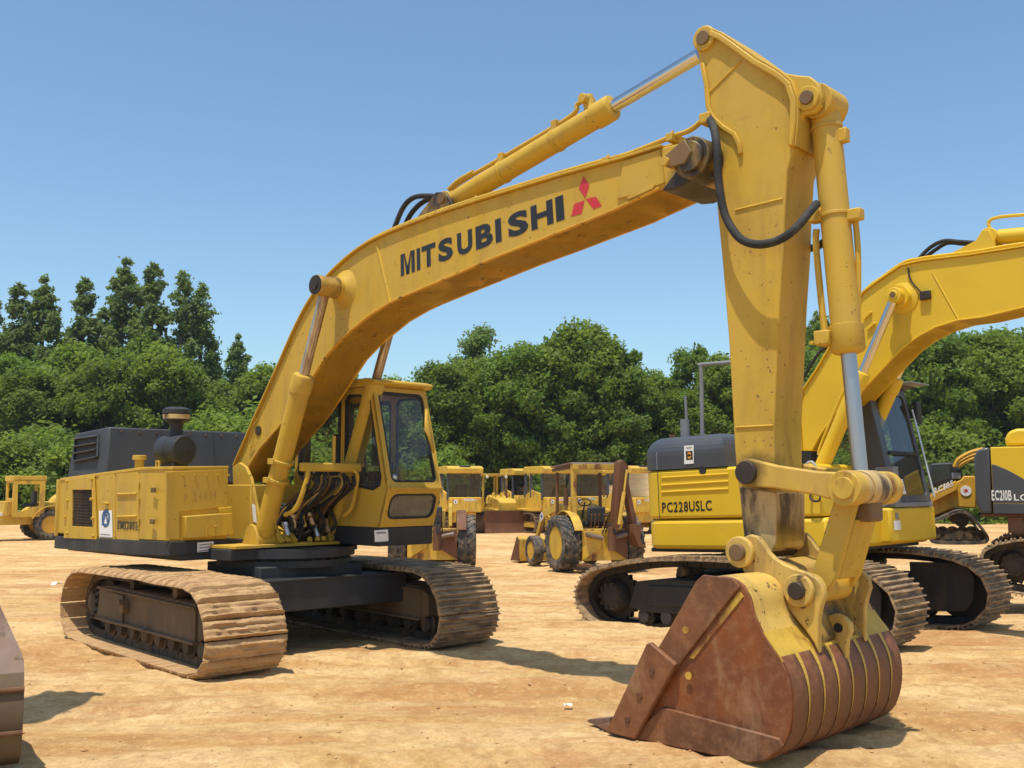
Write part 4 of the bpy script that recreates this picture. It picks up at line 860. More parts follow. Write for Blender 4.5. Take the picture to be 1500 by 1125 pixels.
mb = MB(); mb.cyl((LB.x, -.35, LB.z), (LB.x, .36, LB.z), .072, n=20); mb.cyl((LB.x, .36, LB.z), (LB.x, .42, LB.z), .022, n=8); mb.build('pin', 'rusty_yellow', ex, .005)
# bucket link
EB = A.Y(1176, 864, -.33); EA = A.Y(1090, 808, -.33)
q = [A.Y(u, v, -.19) for u, v in ((1222, 732), (1254, 738), (1225, 845), (1213, 866), (1193, 862), (1190, 838))]
for s in (-1, 1):
    mb = MB(); mb.prism([(p.x, p.z) for p in q], s*.165-.03, s*.165+.03); lk = mb.build('bucket_link', 'old_yellow', ex, .010)
q2_ = [A.Y(u, v, -.19) for u, v in ((1240, 760), (1250, 762), (1224, 850), (1212, 850))]
mb = MB(); mb.prism([(p.x, p.z) for p in q2_], -.14, .14); mb.build('link_web', 'old_yellow', ex, .01)
mb = MB(); c = A.Y(1207, 862, -.19); mb.cyl((EB.x, -.20, EB.z), (EB.x, .20, EB.z), .098, n=26); mb.build('link_boss', 'old_yellow', ex, .008)
mb = MB(); mb.box(LB.x-.05, LB.x+.07, -.10, .10, LB.z-.22, LB.z-.08); mb.build('link_web', 'pin_brown', ex, .02)

# ---- bucket
BW = .80
bucket = sub_empty('bucket', ex)
shell = [(5.10, .02), (5.40, .0), (6.02, .0), (6.24, .0), (6.36, .035), (6.46, .12), (6.515, .25), (6.53, .40), (6.51, .53), (6.45, .65), (6.36, .76), (6.29, .88), (6.255, 1.0), (6.19, 1.085), (6.08, 1.115), (5.93, 1.10)]
# back skin: thick curved plate
def thick(pts, th):
    P = [Vector((a, b)) for a, b in pts]; inn = []
    for i in range(len(P)):
        t = (P[min(i+1, len(P)-1)]-P[max(i-1, 0)]).normalized(); inn.append(P[i]+Vector((-t.y, t.x))*th)
    return [(p.x, p.y) for p in P]+[(p.x, p.y) for p in reversed(inn)]
sh = dense(shell)
lower = [p for p in sh if not (p[1] > .60 and p[0] > 6.0)]; i0 = len([p for p in sh[:int(len(sh))] if 1])
cut = next(i for i, p in enumerate(sh) if p[1] > .62 and p[0] > 6.2)
mb = MB(); mb.prism(thick(sh[:cut+1], .025), -BW+.02, BW-.02); mb.build('bucket_back', 'bucket_rust', bucket, 0, None, 'rusty curved lower back of the bucket')
mb = MB(); mb.prism(thick(sh[cut-1:], .028), -BW+.02, BW-.02); mb.build('bucket_top', 'worn_yellow', bucket, 0, None, 'scratched yellow upper back of the bucket')
# side plates
side_pts = sh
for s in (-1, 1):
    out = sh+[(5.62, .69)]
    mb = MB(); mb.prism(out, s*(BW-.03), s*(BW-.002)); sp0 = mb.build('side_plate', 'side_rust', bucket, .004)
    # rim around the back edge
    # front wear strip
    fs_ = [(5.13, .01), (5.33, .015), (5.78, .58), (6.16, 1.02), (6.20, 1.06), (6.15, 1.112), (5.93, 1.118), (5.88, 1.08), (5.62, .69)]
    mb = MB(); y0, y1 = s*(BW-.004), s*(BW+.022); mb.prism(fs_, y0, y1); mb.build('front_edge_plate', 'edge_rust', sp0, .006)
    lo_ = [(5.335, .006), (5.60, .235), (6.45, .175), (6.475, .13), (6.36, .03), (6.24, -.005), (6.02, -.005), (5.40, -.004)]
    mb = MB(); mb.prism(lo_, y0, s*(BW+.026)); mb.build('heel_plate', 'edge_rust', sp0, .008)
    tri = [(5.83, .60), (6.185, 1.02), (6.25, .985), (6.285, .87), (6.35, .76), (6.18, .70)]
    a1 = (5.80, .575); a2 = (6.19, 1.03); mb = MB(); mb.prism([a1, (5.84, .575), (6.215, 1.0), a2], y0, s*(BW+.006)); mb.build('paint_streak', 'rusty_yellow', sp0)
    sc_ = [(5.06, .035), (5.33, .0), (5.545, .42), (5.60, .60), (5.50, .69), (5.38, .71), (5.33, .64)]
    sc_ = [(A.Y(u, v, -.83).x, A.Y(u, v, -.83).z) for u, v in ((892, 1071), (934, 1082), (990, 981), (994, 972), (956, 940), (951, 943))]
    mb = MB(); mb.prism(sc_, s*(BW+.024), s*(BW+.068)); o = mb.build('side_cutter', 'edge_rust', sp0, .01)
    for t in (.2, .5, .8):
        a = Vector(sc_[0]).lerp(Vector(sc_[5]), t); b = Vector(sc_[1]).lerp(Vector(sc_[3]), t); c = a.lerp(b, .5)
        mb = MB(); mb.cyl((c.x, s*(BW+.06), c.y), (c.x, s*(BW+.078), c.y), .022, n=6); mb.build('bolt', 'rust', sp0)
    for u, v in ((1004, 923), (1008, 990)):
        p = A.Y(u, v, -.825); mb = MB(); mb.cyl((p.x, s*(BW+.02), p.z), (p.x, s*(BW+.0245), p.z), .025, n=16); mb.build('bolt_hole', 'rusty_yellow', sp0)
    ed = dense(shell[8:15]); mb = MB(); mb.prism(thick([(x, z) for x, z in ed], .02), y0, s*(BW+.012)); 
# cutting lip and teeth
mb = MB(); mb.prism([(5.02, .02), (5.10, .0), (5.42, -.0), (5.42, .045), (5.12, .055)], -BW, BW); mb.build('cutting_lip', 'rust_wear', bucket, .004)
tm = MB(); tm.loft([(5.12, -.055, .0), (5.12, .055, .0), (5.12, .055, .085), (5.12, -.055, .085)], [(4.90, -.03, .02), (4.90, .03, .02), (4.90, .03, .035), (4.90, -.03, .035)]); tme = tm.mesh('tooth', 'rust_grey')
for k in range(5): put('tooth', tme, bucket, Matrix.Translation((0, -.72+.36*k, 0)))
# wear straps round the heel
seg = [i for i, p in enumerate(sh) if p[0] > 6.0 and p[1] < .655]
st_ = [(x, z) for x, z in (sh[i] for i in seg)]
wm = MB(); wm.strip(st_, -.085, .085, -.009)
wme = wm.mesh('wear_strap', 'bucket_rust')
for k in range(8): put('wear_strap', wme, bucket, Matrix.Translation((0, -.70+.2*k, 0)))
gm = MB(); gst = st_[len(st_)*6//11:]; P_ = [Vector((a, 0, b)) for a, b in gst]; rn = random.Random(2)
for i in range(len(P_)-1):
    o1 = (P_[i+1]-P_[i]).normalized(); o1 = Vector((o1.z, 0, -o1.x))*.0125; wa, wb = [.003+.021*(j/(len(P_)-1))**1.2 for j in (i, i+1)]
    gm.add([P_[i]+o1+Vector((0, -wa, 0)), P_[i+1]+o1+Vector((0, -wb, 0)), P_[i+1]+o1+Vector((0, wb, 0)), P_[i]+o1+Vector((0, wa, 0))], [(0, 1, 2, 3)])
gme = gm.mesh('paint_streak', 'rusty_yellow')
for k in range(7): put('paint_streak', gme, bucket, Matrix.Translation((0, -.60+.2*k, 0)))
band = [(x, z) for x, z in sh if x > 6.25 and .60 < z < .80]
mb = MB(); mb.strip(band, -BW+.01, BW-.01, -.006); mb.build('rusted_band', 'rusty_yellow', bucket)
# ears
ear = [(1081, 800), (1087, 788), (1098, 783), (1109, 786), (1118, 796), (1126, 809), (1136, 819), (1148, 826.5), (1166, 834), (1182, 839), (1195, 846), (1204, 856), (1208, 872), (1203, 888), (1199, 905), (1199, 958), (1192, 942), (1180, 924), (1160, 900), (1145, 870), (1120, 848), (1091, 842), (1084, 825)]
eq = A.xz(ear, -.36); paint('ear_yellow', (.62, .40, .075), (.56, .37, .10), dirt_lo=.5, dirt_hi=.68, dirt_amt=.75, chip_lo=.6, rough=.55, speck=True, stains=((EB.x+.04, -.36, EB.z+.02, .10),))
for s in (-1, 1):
    mb = MB(); mb.prism(eq, s*.335-.026, s*.335+.026); ea = mb.build('bucket_ear', 'ear_yellow', bucket, .01)
    for E_ in (EA, EB): mb = MB(); mb.cyl((E_.x, s*.36, E_.z), (E_.x, s*.405, E_.z), .105, n=28); mb.build('ear_ring', 'worn_yellow', ea, .008)
mb = MB(); mb.cyl((EA.x, -.44, EA.z), (EA.x, .44, EA.z), .058, n=20); mb.build('pin', 'pin_brown', bucket, .008)
mb = MB(); mb.cyl((EB.x, -.435, EB.z), (EB.x, .435, EB.z), .058, n=20); mb.build('pin', 'grease', bucket, .008)
lug2 = A.xz([(1214, 902), (1226, 898), (1238, 903), (1247, 912), (1249, 924), (1243, 940), (1241, 985), (1232, 975), (1215, 945), (1205, 925)], .0)
mb = MB(); mb.prism([(x, z) for x, z in lug2], -.03, .03); lg2 = mb.build('lifting_lug', 'worn_yellow', bucket, .008)
p = A.Y(1231, 919, 0); mb = MB(); mb.cyl((p.x, -.034, p.z), (p.x, .034, p.z), .032, n=18); mb.build('lug_hole', 'interior_black', lg2)
mb = MB(); mb.prism([(5.95, 1.05), (6.30, .70), (6.42, .62), (6.45, .70), (6.33, .95), (6.25, 1.15), (6.1, 1.2)], -.31, .31); mb.build('ear_web', 'greasy_yellow', bucket, .02)
for u, v in ((1148, 877), (1152, 920)): 
    p = A.Y(u, v, -.6)

# ================================================================== 2. the excavator behind on the right
B = Frame((3.48, 13.07, -.08), -45, 2.0)
paint('undercarriage', (.022, .021, .022), (.04, .034, .03), dirt=(.14, .09, .05), dirt_amt=.55, chip_lo=.8, rough=.7, bumps=.4)
ex2 = thing('excavator', 'bright yellow short-tailed excavator with dark grey hood, behind the big bucket', 'excavator', B.M)
LB2 = [(-1.95, .72), (-2.12, .55), (-2.16, .40), (-2.08, .22), (-1.85, .06), (-1.6, .02), (-.6, .02), (.5, .02), (1.55, .02), (1.85, .06), (2.05, .22), (2.13, .42), (2.05, .62), (1.88, .76), (1.5, .86), (.9, .90), (.3, .88), (-.3, .90), (-1.0, .88), (-1.6, .80)]
LB2 = smooth_loop(LB2, 1)
ar = sum(a[0]*b[1]-b[0]*a[1] for a, b in zip(LB2, LB2[1:]+LB2[:1])); LB2 = LB2 if ar < 0 else LB2[::-1]
for yc in (-1.22, 1.22):
    make_track(ex2, None, LB2, yc, .72, 49, 'shoe_worn', 'frame_mud', .42, .34, 1.72, -1.72, 1, side_mat='undercarriage', beam=(-1.35, 1.35, .3, .65), grouser=.034)
    mb = MB(); mb.prism([(-1.42, .30), (-1.30, .62), (-.9, .66), (1.1, .64), (1.32, .55), (1.32, .32), (1.1, .25), (-1.2, .25)], yc-.19, yc+.19); mb.prism([(-1.1, .34), (-1.1, .58), (1.0, .58), (1.0, .34)], yc-.21, yc+.21); mb.build('track_frame', 'black_paint', ex2, .01)
    mb = MB(); mb.prism([(1.15, .24), (1.15, .78), (1.85, .78), (1.93, .60), (1.90, .34), (1.80, .20), (1.3, .18)], yc-.235, yc-.205); mb.build('idler_guard', 'undercarriage', ex2, .01)
    for x in (-.6, .6):
        mb = MB(); mb.cyl((x, yc-.2, .76), (x, yc+.2, .76), .06); mb.box(x-.03, x+.03, yc-.04, yc+.04, .62, .74); mb.build('carrier_roller', 'frame_mud', ex2)
mb = MB(); mb.plan([(-.95, -1.05), (-.5, -1.05), (-.35, -.6), (.35, -.6), (.5, -1.05), (.95, -1.05), (.95, 1.05), (.5, 1.05), (.35, .6), (-.35, .6), (-.5, 1.05), (-.95, 1.05)], .45, .72); mb.cyl((0, 0, .7), (0, 0, .92), .6, n=36); mb.build('car_body', 'black_paint', ex2, .02)
mb = MB(); mb.cyl((0, 0, .9), (0, 0, 1.05), .66, n=40); mb.build('swing_bearing', 'black_paint', ex2)
# house: rounded short tail in plan
HW = 1.30
def tailplan(r, w=HW, front=1.3, n=6):
    xb = -1.0-(r-1.66)*.5; out = [(front, -w)]
    for i in range(n+1): a = math.pi/2*i/n; out.append((xb-.26*math.sin(a), -w+.34*(1-math.cos(a))))
    for y in (-.5, 0, .5): out.append((xb-.26-.22*(1-(y/.96)**2), y))
    for i in range(n, -1, -1): a = math.pi/2*i/n; out.append((xb-.26*math.sin(a), w-.34*(1-math.cos(a))))
    out.append((front, w)); return out
mb = MB(); mb.plan(tailplan(1.66), 1.02, 1.38); mb.build('lower_side_panel', 'bright_yellow', ex2, .05)
mb = MB(); pl = tailplan(1.68, 1.305, .95); mb.plan(pl, 1.392, 1.99); hb = mb.build('side_panel', 'bright_yellow', ex2, .035)
mb = MB(); mb.box(.2, 1.25, -1.30, -.45, 1.392, 1.78); mb.build('tool_locker', 'bright_yellow', ex2, .03)
mb = MB(); mb.box(-1.2, 1.2, -1.2, 1.2, .98, 1.03); mb.build('upper_frame', 'black_paint', ex2, .01)
# dark hood with rounded shoulders
def ringat(r, w, front, z): return [Vector((x, y, z)) for x, y in tailplan(r, w, front)]
mb = MB(); lv = [ringat(1.69, 1.31, .05, 1.998), ringat(1.69, 1.31, .03, 2.17)]+[ringat(1.69-.22*(1-math.cos(R(a))), 1.31-.26*(1-math.cos(R(a))), .02-.2*(1-math.cos(R(a))), 2.17+.24*math.sin(R(a))) for a in range(12, 91, 13)]
n = len(lv[0])
for k in range(len(lv)-1): mb.add(lv[k]+lv[k+1], [(i, (i+1) % n, (i+1) % n+n, i+n) for i in range(n)])
mb.add(lv[0], [list(range(n-1, -1, -1))]); mb.add(lv[-1], [list(range(n))])
hood2 = mb.build('engine_hood', 'dark_grey', ex2, 0, None, None, None, 60)
# seams, ribs, hole, lettering
def SY(u, v, y): return B.Y(u, v, y)
for (u0, v0, u1, v1) in ((969, 700, 1067, 694), (969, 711, 1067, 705), (969, 721, 1067, 716)):
    a = SY(u0, v0, -1.31); b = SY(u1, v1, -1.31); mb = MB(); mb.cyl((a.x, -1.306, a.z), (b.x, -1.306, b.z), .014, n=8); mb.build('pressed_rib', 'bright_yellow', hb)
a = SY(1029, 689, -1.31); mb = MB(); mb.cyl((a.x, -1.310, a.z), (a.x, -1.30, a.z), .05, n=24); mb.build('latch_hole', 'interior_black', hb)
for u in (963,):
    a = SY(u, 692, -1.31); b = SY(u+3, 757, -1.31); mb = MB(); mb.box(a.x-.004, a.x+.004, -1.309, -1.30, 1.40, 1.985); mb.build('panel_gap', 'interior_black', hb)
    mb = MB(); mb.box(a.x-.003, a.x+.003, -1.314, -1.305, 2.0, 2.22); mb.build('panel_gap', 'silver', hood2)
mb = MB(); mb.box(.225, .235, -1.309, -1.30, 1.40, 1.985); mb.build('panel_gap', 'interior_black', hb)
a = SY(970, 751, -1.3075); b = SY(1043, 748, -1.3075)
mb = lettering('PC228USLC', lambda x, y: (a.x+x, -1.3085, a.z+y+(b.z-a.z)*x/(b.x-a.x)), b.x-a.x, .125, .022, .10); flat(mb, 'model_lettering', 'letter_black', hb)
q = [SY(*p, -1.318) for p in ((1002, 653), (1016, 652), (1016, 679), (1002, 680))]
mb = MB(); mb.add([(p.x, -1.316, p.z) for p in q], [(0, 1, 2, 3)]); st2 = flat(mb, 'sticker', 'sticker_white', hood2)
x0, x1, z0, z1 = q[0].x, q[1].x, q[3].z, q[0].z; W = x1-x0; Z = z1-z0
mb = MB(); mb.add([(x0+W*.15, -1.3175, z0+Z*.22), (x0+W*.85, -1.3175, z0+Z*.22), (x0+W*.85, -1.3175, z0+Z*.70), (x0+W*.15, -1.3175, z0+Z*.70)], [(0, 1, 2, 3)]); flat(mb, 'badge_ground', 'letter_black', hood2)
mb = MB(); cx, cz = x0+W*.5, z0+Z*.46
for s_ in (1, -1):
    arc = [(cx+W*.22*math.cos(t)*1, -1.319, cz+W*.30*math.sin(t)) for t in np.linspace(.2*s_, 2.7*s_, 10)]; arc2 = [(cx+W*.10*math.cos(t), -1.319, cz+W*.15*math.sin(t)) for t in np.linspace(.2*s_, 2.7*s_, 10)]
    mb.add(arc+arc2, [(i, i+1, 11+i, 10+i) for i in range(9)])
flat(mb, 'badge', 'logo_orange', hood2)
mb = MB(); mb.add([(x0+W*.2, -1.3175, z1-Z*.10), (x1-W*.2, -1.3175, z1-Z*.10), (x1-W*.2, -1.3175, z1-Z*.16), (x0+W*.2, -1.3175, z1-Z*.16)], [(0, 1, 2, 3)]); flat(mb, 'small_print', 'print_grey', hood2)
# mast, exhaust stub, rail behind the hood
m0 = SY(1028, 628, -.9); m1 = SY(1027, 534, -.9); m2 = SY(1090, 529, -.9)
mb = MB(); mb.tube([(m0.x, -.9, 2.3), (m1.x, -.9, m1.z)], .026, 8, False); mb.tube([(m1.x-.04, -.9, m1.z), (m2.x, -.9, m2.z)], .026, 8, False); mb.build('mirror_mast', 'grey_trim', ex2)
p = SY(1003, 620, -.6); mb = MB(); mb.cyl((p.x, -.6, 2.38), (p.x, -.6, p.z+.05), .06); mb.cyl((p.x+.03, -.6, p.z+.05), (p.x+.03, -.6, p.z+.36), .018, n=8); mb.build('exhaust_pipe', 'grey_trim', ex2)
p = SY(985, 622, -.2); mb = MB(); mb.cyl((p.x, -.2, 2.38), (p.x, -.2, 2.52), .05); mb.build('exhaust_pipe', 'rust', ex2)
mb = MB(); p = SY(1184, 662, -1.15); mb.tube([(p.x-.06, -1.15, 1.78), (p.x-.05, -1.15, 1.95), (p.x+.03, -1.15, 2.0), (p.x+.09, -1.15, 1.92), (p.x+.1, -1.15, 1.78)], .016, 8); mb.build('grab_handle', 'silver', ex2)
mb = MB(); p = SY(1196, 728, -1.31); mb.tube([(p.x-.04, -1.33, p.z+.10), (p.x-.05, -1.35, p.z-.02), (p.x+.05, -1.35, p.z-.04), (p.x+.06, -1.33, p.z+.06)], .013, 8); mb.build('grab_handle', 'grease', ex2)
# boom
BB = .24
top2 = B.xz([(1176, 660), (1172, 600), (1178, 571), (1198, 541), (1225, 495), (1252, 451), (1266, 428), (1289, 411), (1320, 390), (1345, 384), (1365, 381), (1424, 374), (1500, 362)], -BB)
tipx = top2[-1][0]; sl = (top2[-1][1]-top2[-3][1])/(top2[-1][0]-top2[-3][0])
top2 += [(tipx+.8, top2[-1][1]+sl*.8-.05), (tipx+2.0, top2[-1][1]-.15), (tipx+2.5, top2[-1][1]-.32)]
bot2 = B.xz([(1500, 451), (1441, 465), (1403, 470), (1371, 480), (1348, 492), (1324, 509), (1301, 533), (1277, 559), (1248, 590), (1227, 604), (1205, 634), (1190, 660)], -BB)
bot2 = [(tipx+2.52, top2[-1][1]-.25), (tipx+2.3, top2[-1][1]-.42), (tipx+1.0, bot2[0][1]+.05)]+bot2
mb = MB(); mb.prism(top2+bot2, -BB, BB); boom2 = mb.build('boom', 'bright_yellow', ex2, .01)
mb = MB(); mb.strip(top2, -BB-.03, BB+.03, .018); mb.build('top_plate', 'bright_yellow', boom2, .004)
mb = MB(); mb.strip(bot2[::-1], -BB-.02, BB+.02, .014); mb.build('bottom_plate', 'bright_yellow', boom2, .004)
a_ = B.Y(1366, 400, -BB); b_ = B.Y(1404, 468, -BB); mb = MB(); mb.cyl((a_.x, -BB, a_.z), (b_.x, -BB, b_.z), .010, n=6); mb.build('weld_seam', 'bright_yellow', boom2)
for u, v in ((1272, 462), (1277, 478)):
    p = B.Y(u, v, -BB); mb = MB(); mb.box(-.06, .06, -BB-.03, -BB, -.012, .012, Matrix.Translation((p.x, 0, p.z)) @ Matrix.Rotation(R(-35), 4, 'Y')); mb.build('step_lug', 'bright_yellow', boom2, .004)
pb2 = B.Y(1311, 433, -.45)
for s in (-1, 1):
    mb = MB(); mb.lathe((pb2.x, s*.20, pb2.z), (0, s, 0), [(0, .18), (.05, .18), (.07, .12), (.16, .10), (.17, .13), (.19, .13)], 26); mb.build('cylinder_boss', 'bright_yellow', boom2)
    mb = MB(); mb.cyl((pb2.x, s*.38, pb2.z), (pb2.x, s*.50, pb2.z), .09, n=24); mb.cyl((pb2.x, s*.50, pb2.z), (pb2.x, s*.515, pb2.z), .055, n=20); mb.build('rod_eye', 'bright_yellow', boom2, .006)
    mb = MB(); mb.cyl((pb2.x, s*.513, pb2.z), (pb2.x, s*.52, pb2.z), .035, n=16); mb.build('pin', 'pin_brown', boom2)
b0 = B.Y(1195, 705, -.44)
for s in (-1, 1):
    e2, d2, j2 = cylinder('boom_cylinder', (b0.x, s*.44, b0.z), (pb2.x, s*.44, pb2.z), .60, .088, .052, ex2, 'chrome', barrel='bright_yellow')
    c = Vector((b0.x, s*.44, b0.z)); nn = Vector((-d2.z, 0, d2.x)); mb = MB(); mb.tube([c+nn*.1+d2*.3, c+nn*.125+d2*.45, c+nn*.125+d2*(j2-.3), c+nn*.10+d2*(j2-.18)], .016, 6); mb.build('port_pipe', 'bright_yellow', e2)
for yy in (-.16, -.08, .06):
    mb = MB(); mb.tube([(x, yy, z+.06) for x, z in top2[4:]], .017, 7); mb.build('hydraulic_pipe', 'bright_yellow', boom2)
mb = MB(); mb.tube([B.Y(u, v, -.2) for u, v in ((1232, 484), (1222, 500), (1205, 512), (1196, 522))]+[(top2[2][0]-.1, -.15, top2[2][1]+.1)], .02, 6); mb.build('hydraulic_hose', 'hose_rubber', boom2)
bk = B.xz([(1400, 374), (1436, 356), (1447, 340), (1456, 340), (1462, 352), (1466, 366)], 0)
for s in (-1, 1): mb = MB(); mb.prism(bk, s*.13-.02, s*.13+.02); mb.build('cylinder_bracket', 'bright_yellow', boom2, .006)
c0 = B.Y(1453, 348, 0); c1 = B.Y(1500, 344, 0); dd = (c1-c0).normalized(); 
ac2 = cylinder('arm_cylinder', c0, c0+dd*3.0, .62, .085, .05, ex2, 'chrome', barrel='bright_yellow')[0]
mb = MB(); mb.tube([c0+Vector((0, -.05, .09)), c0+Vector((.12, -.05, .20)), c0+dd*1.2+Vector((0, -.05, .16))], .02, 7); mb.build('port_pipe', 'bright_yellow', ac2)
for k, pts in enumerate((((1345, 380), (1362, 363), (1382, 353), (1405, 354), (1436, 356)), ((1352, 380), (1370, 366), (1388, 356), (1410, 357), (1438, 359)))):
    mb = MB(); mb.tube([B.Y(u, v, -.08+.12*k) for u, v in pts], .024, 7); mb.build('hydraulic_hose', 'hose_rubber', boom2)
p_ = [B.Y(u, v, -BB-.02) for u, v in ((1330, 392), (1334, 410), (1345, 424), (1352, 430))]; mb = MB(); mb.tube(p_, .01, 6); mb.build('hydraulic_hose', 'hose_rubber', boom2)
p = B.Y(1357, 433, -BB); mb = MB(); mb.box(p.x-.06, p.x+.06, -BB-.05, -BB, p.z-.05, p.z+.05); mb.build('valve_block', 'grease', boom2, .01)
# stick and bucket of this machine, hanging beyond the frame
tx, tz = tipx+2.35, top2[-1][1]-.30
mb = MB(); mb.prism([(tx-.25, tz+.75), (tx+.1, tz+.55), (tx+.45, tz+.15), (tx+.30, tz-.5), (tx+.05, tz-2.4), (tx-.15, tz-2.4), (tx-.22, tz-.4)], -.16, .16); mb.build('stick', 'bright_yellow', ex2, .01)
# cab
cab2 = sub_empty('cab', ex2)
x1c = 1.42; y0c, y1c = .12, 1.16
def CF(a, b, d):
    t = (b-1.5)/(2.95-1.5); return (x1c-.26*t-d, a, b)
mb = MB(); mb.box(-.35, x1c+.0, y0c-.15, y1c+.08, 1.05, 1.46); mb.build('cab_base', 'bright_yellow', cab2, .03)
mb = MB(); mb.box(-.30, x1c+.01, y0c, y1c, 1.465, 1.52); mb.build('floor_plate', 'grey_trim', cab2, .008)
mb = MB(); mb.ring([(y0c, 1.52), (y1c, 1.52), (y1c, 2.95), (y0c, 2.95)], rrect(y0c+.16, y1c-.07, 1.60, 2.86, .06), CF, .05); mb.build('front_frame', 'dark_grey', cab2, .01)
mb = MB(); mb.box(x1c-.22, x1c+.006, y0c-.01, y0c+.14, 1.47, 1.95); mb.build('corner_trim', 'grey_trim', cab2, .01)
mb = MB(); mb.add([CF(a, b, .02) for a, b in rrect(y0c+.155, y1c-.065, 1.595, 2.865, .06)], [list(range(24))]); flat(mb, 'windshield', 'cab_glass', cab2)
mb = MB(); mb.box(0, .05, y0c+.15, y1c-.06, 0, .04, Matrix.Translation((CF(0, 2.1, .03)[0], 0, 2.1))); mb.build('window_bar', 'interior_black', cab2)
for yy, dd_ in ((y0c, 1), (y1c, -1)):
    mb = MB(); mb.ring([(-.30, 1.52), (x1c-.01, 1.52), (x1c-.26, 2.95), (-.28, 2.95)], [(-.2, 1.75), (1.02, 1.75), (.9, 2.8), (-.2, 2.8)], lambda a, b, d, yy=yy, dd_=dd_: (a, yy+dd_*d, b), .04); mb.build('side_wall', 'dark_grey', cab2, .008)
    mb = MB(); mb.add([(-.22, yy+dd_*.02, 1.73), (1.04, yy+dd_*.02, 1.73), (.91, yy+dd_*.02, 2.82), (-.22, yy+dd_*.02, 2.82)], [(0, 1, 2, 3)]); flat(mb, 'side_window', 'cab_glass', cab2)
    mb = MB(); mb.box(.38, .43, yy-.02, yy+.02, 1.55, 2.9); mb.build('window_bar', 'interior_black', cab2)
mb = MB(); mb.ring([(y0c+.05, 1.52), (y1c-.05, 1.52), (y1c-.05, 2.95), (y0c+.05, 2.95)], rrect(y0c+.12, y1c-.12, 1.9, 2.8, .05), lambda a, b, d: (-.28-d, a, b), .03); mb.build('rear_wall', 'interior_black', cab2)
mb = MB(); mb.prism([(-.36, 2.95), (x1c-.22, 2.95), (x1c-.10, 2.99), (x1c-.14, 3.03), (.6, 3.06), (-.32, 3.03)], y0c-.03, y1c+.03); mb.build('roof', 'dark_grey', cab2, .02)
mb = MB(); mb.box(x1c-.2, x1c+.06, y0c+.55, y1c+.04, 2.985, 3.0); mb.build('sun_visor', 'grey_trim', cab2, .004)
mb = MB(); mb.box(.1, .55, .40, .9, 1.8, 1.95); mb.box(.0, .14, .42, .88, 1.9, 2.55); mb.box(.15, .5, .45, .85, 1.5, 1.8); mb.build('seat', 'seat_vinyl', cab2, .03)
mb = MB(); mb.cyl((.85, .55, 1.5), (.78, .55, 2.0), .015); mb.cyl((.85, .72, 1.5), (.78, .72, 2.0), .015); mb.build('drive_lever', 'interior_black', cab2)
mb = MB(); r0 = CF(y1c+.05, 1.58, 0); r1 = CF(y1c+.05, 2.7, 0); mb.tube([Vector(r0)+Vector((.03, 0, 0)), Vector(r1)+Vector((.03, 0, 0))], .013, 6, False); mb.build('hand_rail', 'silver', cab2)
mb = MB(); m_ = CF(y1c+.12, 2.65, -.05); mb.box(m_[0]-.02, m_[0]+.02, y1c+.06, y1c+.22, 2.52, 2.80); mb.build('mirror', 'interior_black', cab2, .01)
mb = MB(); mb.tube([(CF(0, 2.72, 0)[0], y1c, 2.7), (m_[0], y1c+.14, 2.72)], .01, 6, False); mb.build('mirror_arm', 'interior_black', cab2)
mb = MB(); mb.add([CF(y0c+.18, 1.62, -.004), CF(y0c+.36, 1.62, -.004), CF(y0c+.36, 1.80, -.004), CF(y0c+.18, 1.80, -.004)], [(0, 1, 2, 3)]); flat(mb, 'sticker', 'sticker_white', cab2)
mb = MB()
for k in range(3): mb.add([CF(y0c+.20, 1.66+.04*k, -.006), CF(y0c+.34, 1.66+.04*k, -.006), CF(y0c+.34, 1.675+.04*k, -.006), CF(y0c+.20, 1.675+.04*k, -.006)], [(0, 1, 2, 3)])
flat(mb, 'small_print', 'print_grey', cab2)
mb = MB(); mb.add([(x1c+.004, y0c-.08, 1.20), (x1c+.004, y0c+.10, 1.20), (x1c+.004, y0c+.10, 1.31), (x1c+.004, y0c-.08, 1.31)], [(0, 1, 2, 3)]); flat(mb, 'sticker', 'sticker_white', cab2)
mb = MB(); mb.add([(x1c+.004, y0c-.02, 1.325), (x1c+.004, y0c+.06, 1.325), (x1c+.004, y0c+.06, 1.40), (x1c+.004, y0c-.02, 1.40)], [(0, 1, 2, 3)]); flat(mb, 'warning_label', 'print_grey', cab2)

# ================================================================== 3. excavator at the right edge
Cc = Frame((8.9, 15.3, -.30), -28)
ex3 = thing('excavator', 'yellow and dark grey excavator with white model lettering, cut off by the right edge', 'excavator', Cc.M)
def C3(u, v, y=-1.35): return Cc.Y(u, v, y)
l0 = C3(1428, 700).x; zt = C3(1445, 655).z; zb = C3(1440, 752).z; l1 = C3(1452, 700).x; LL = l0+3.3
mb = MB(); mb.prism([(l0+.06, zb), (l0, zb+.15), (l0, zt-.14), (l0+.05, zt-.04), (l0+.14, zt-.01), (l1-.008, zt), (l1-.008, zb)], -1.35, 1.25); mb.build('counterweight', 'dark_grey', ex3, .03)
mb = MB(); mb.prism([(l1+.006, zb), (l1+.006, zt), (LL, zt+.02), (LL, zb)], -1.345, 1.25); h3 = mb.build('side_panel', 'bright_yellow', ex3, .015)
cur = [C3(u, v) for u, v in ((1446, 680), (1458, 681), (1475, 688), (1490, 696), (1500, 702))]
arc = [(l1+.012, cur[0].z)]+[(p.x, p.z) for p in cur[1:]]+[(cur[-1].x+.4, cur[-1].z-.25), (cur[-1].x+.7, zb+.30)]
zs = C3(1450, 737).z
mb = MB(); mb.prism([(l1+.012, zs+.006)]+arc+[(cur[-1].x+.75, zs+.006)], -1.357, -1.343); dk = mb.build('side_panel', 'dark_grey', ex3, .004, None, 'dark grey curved side panel')
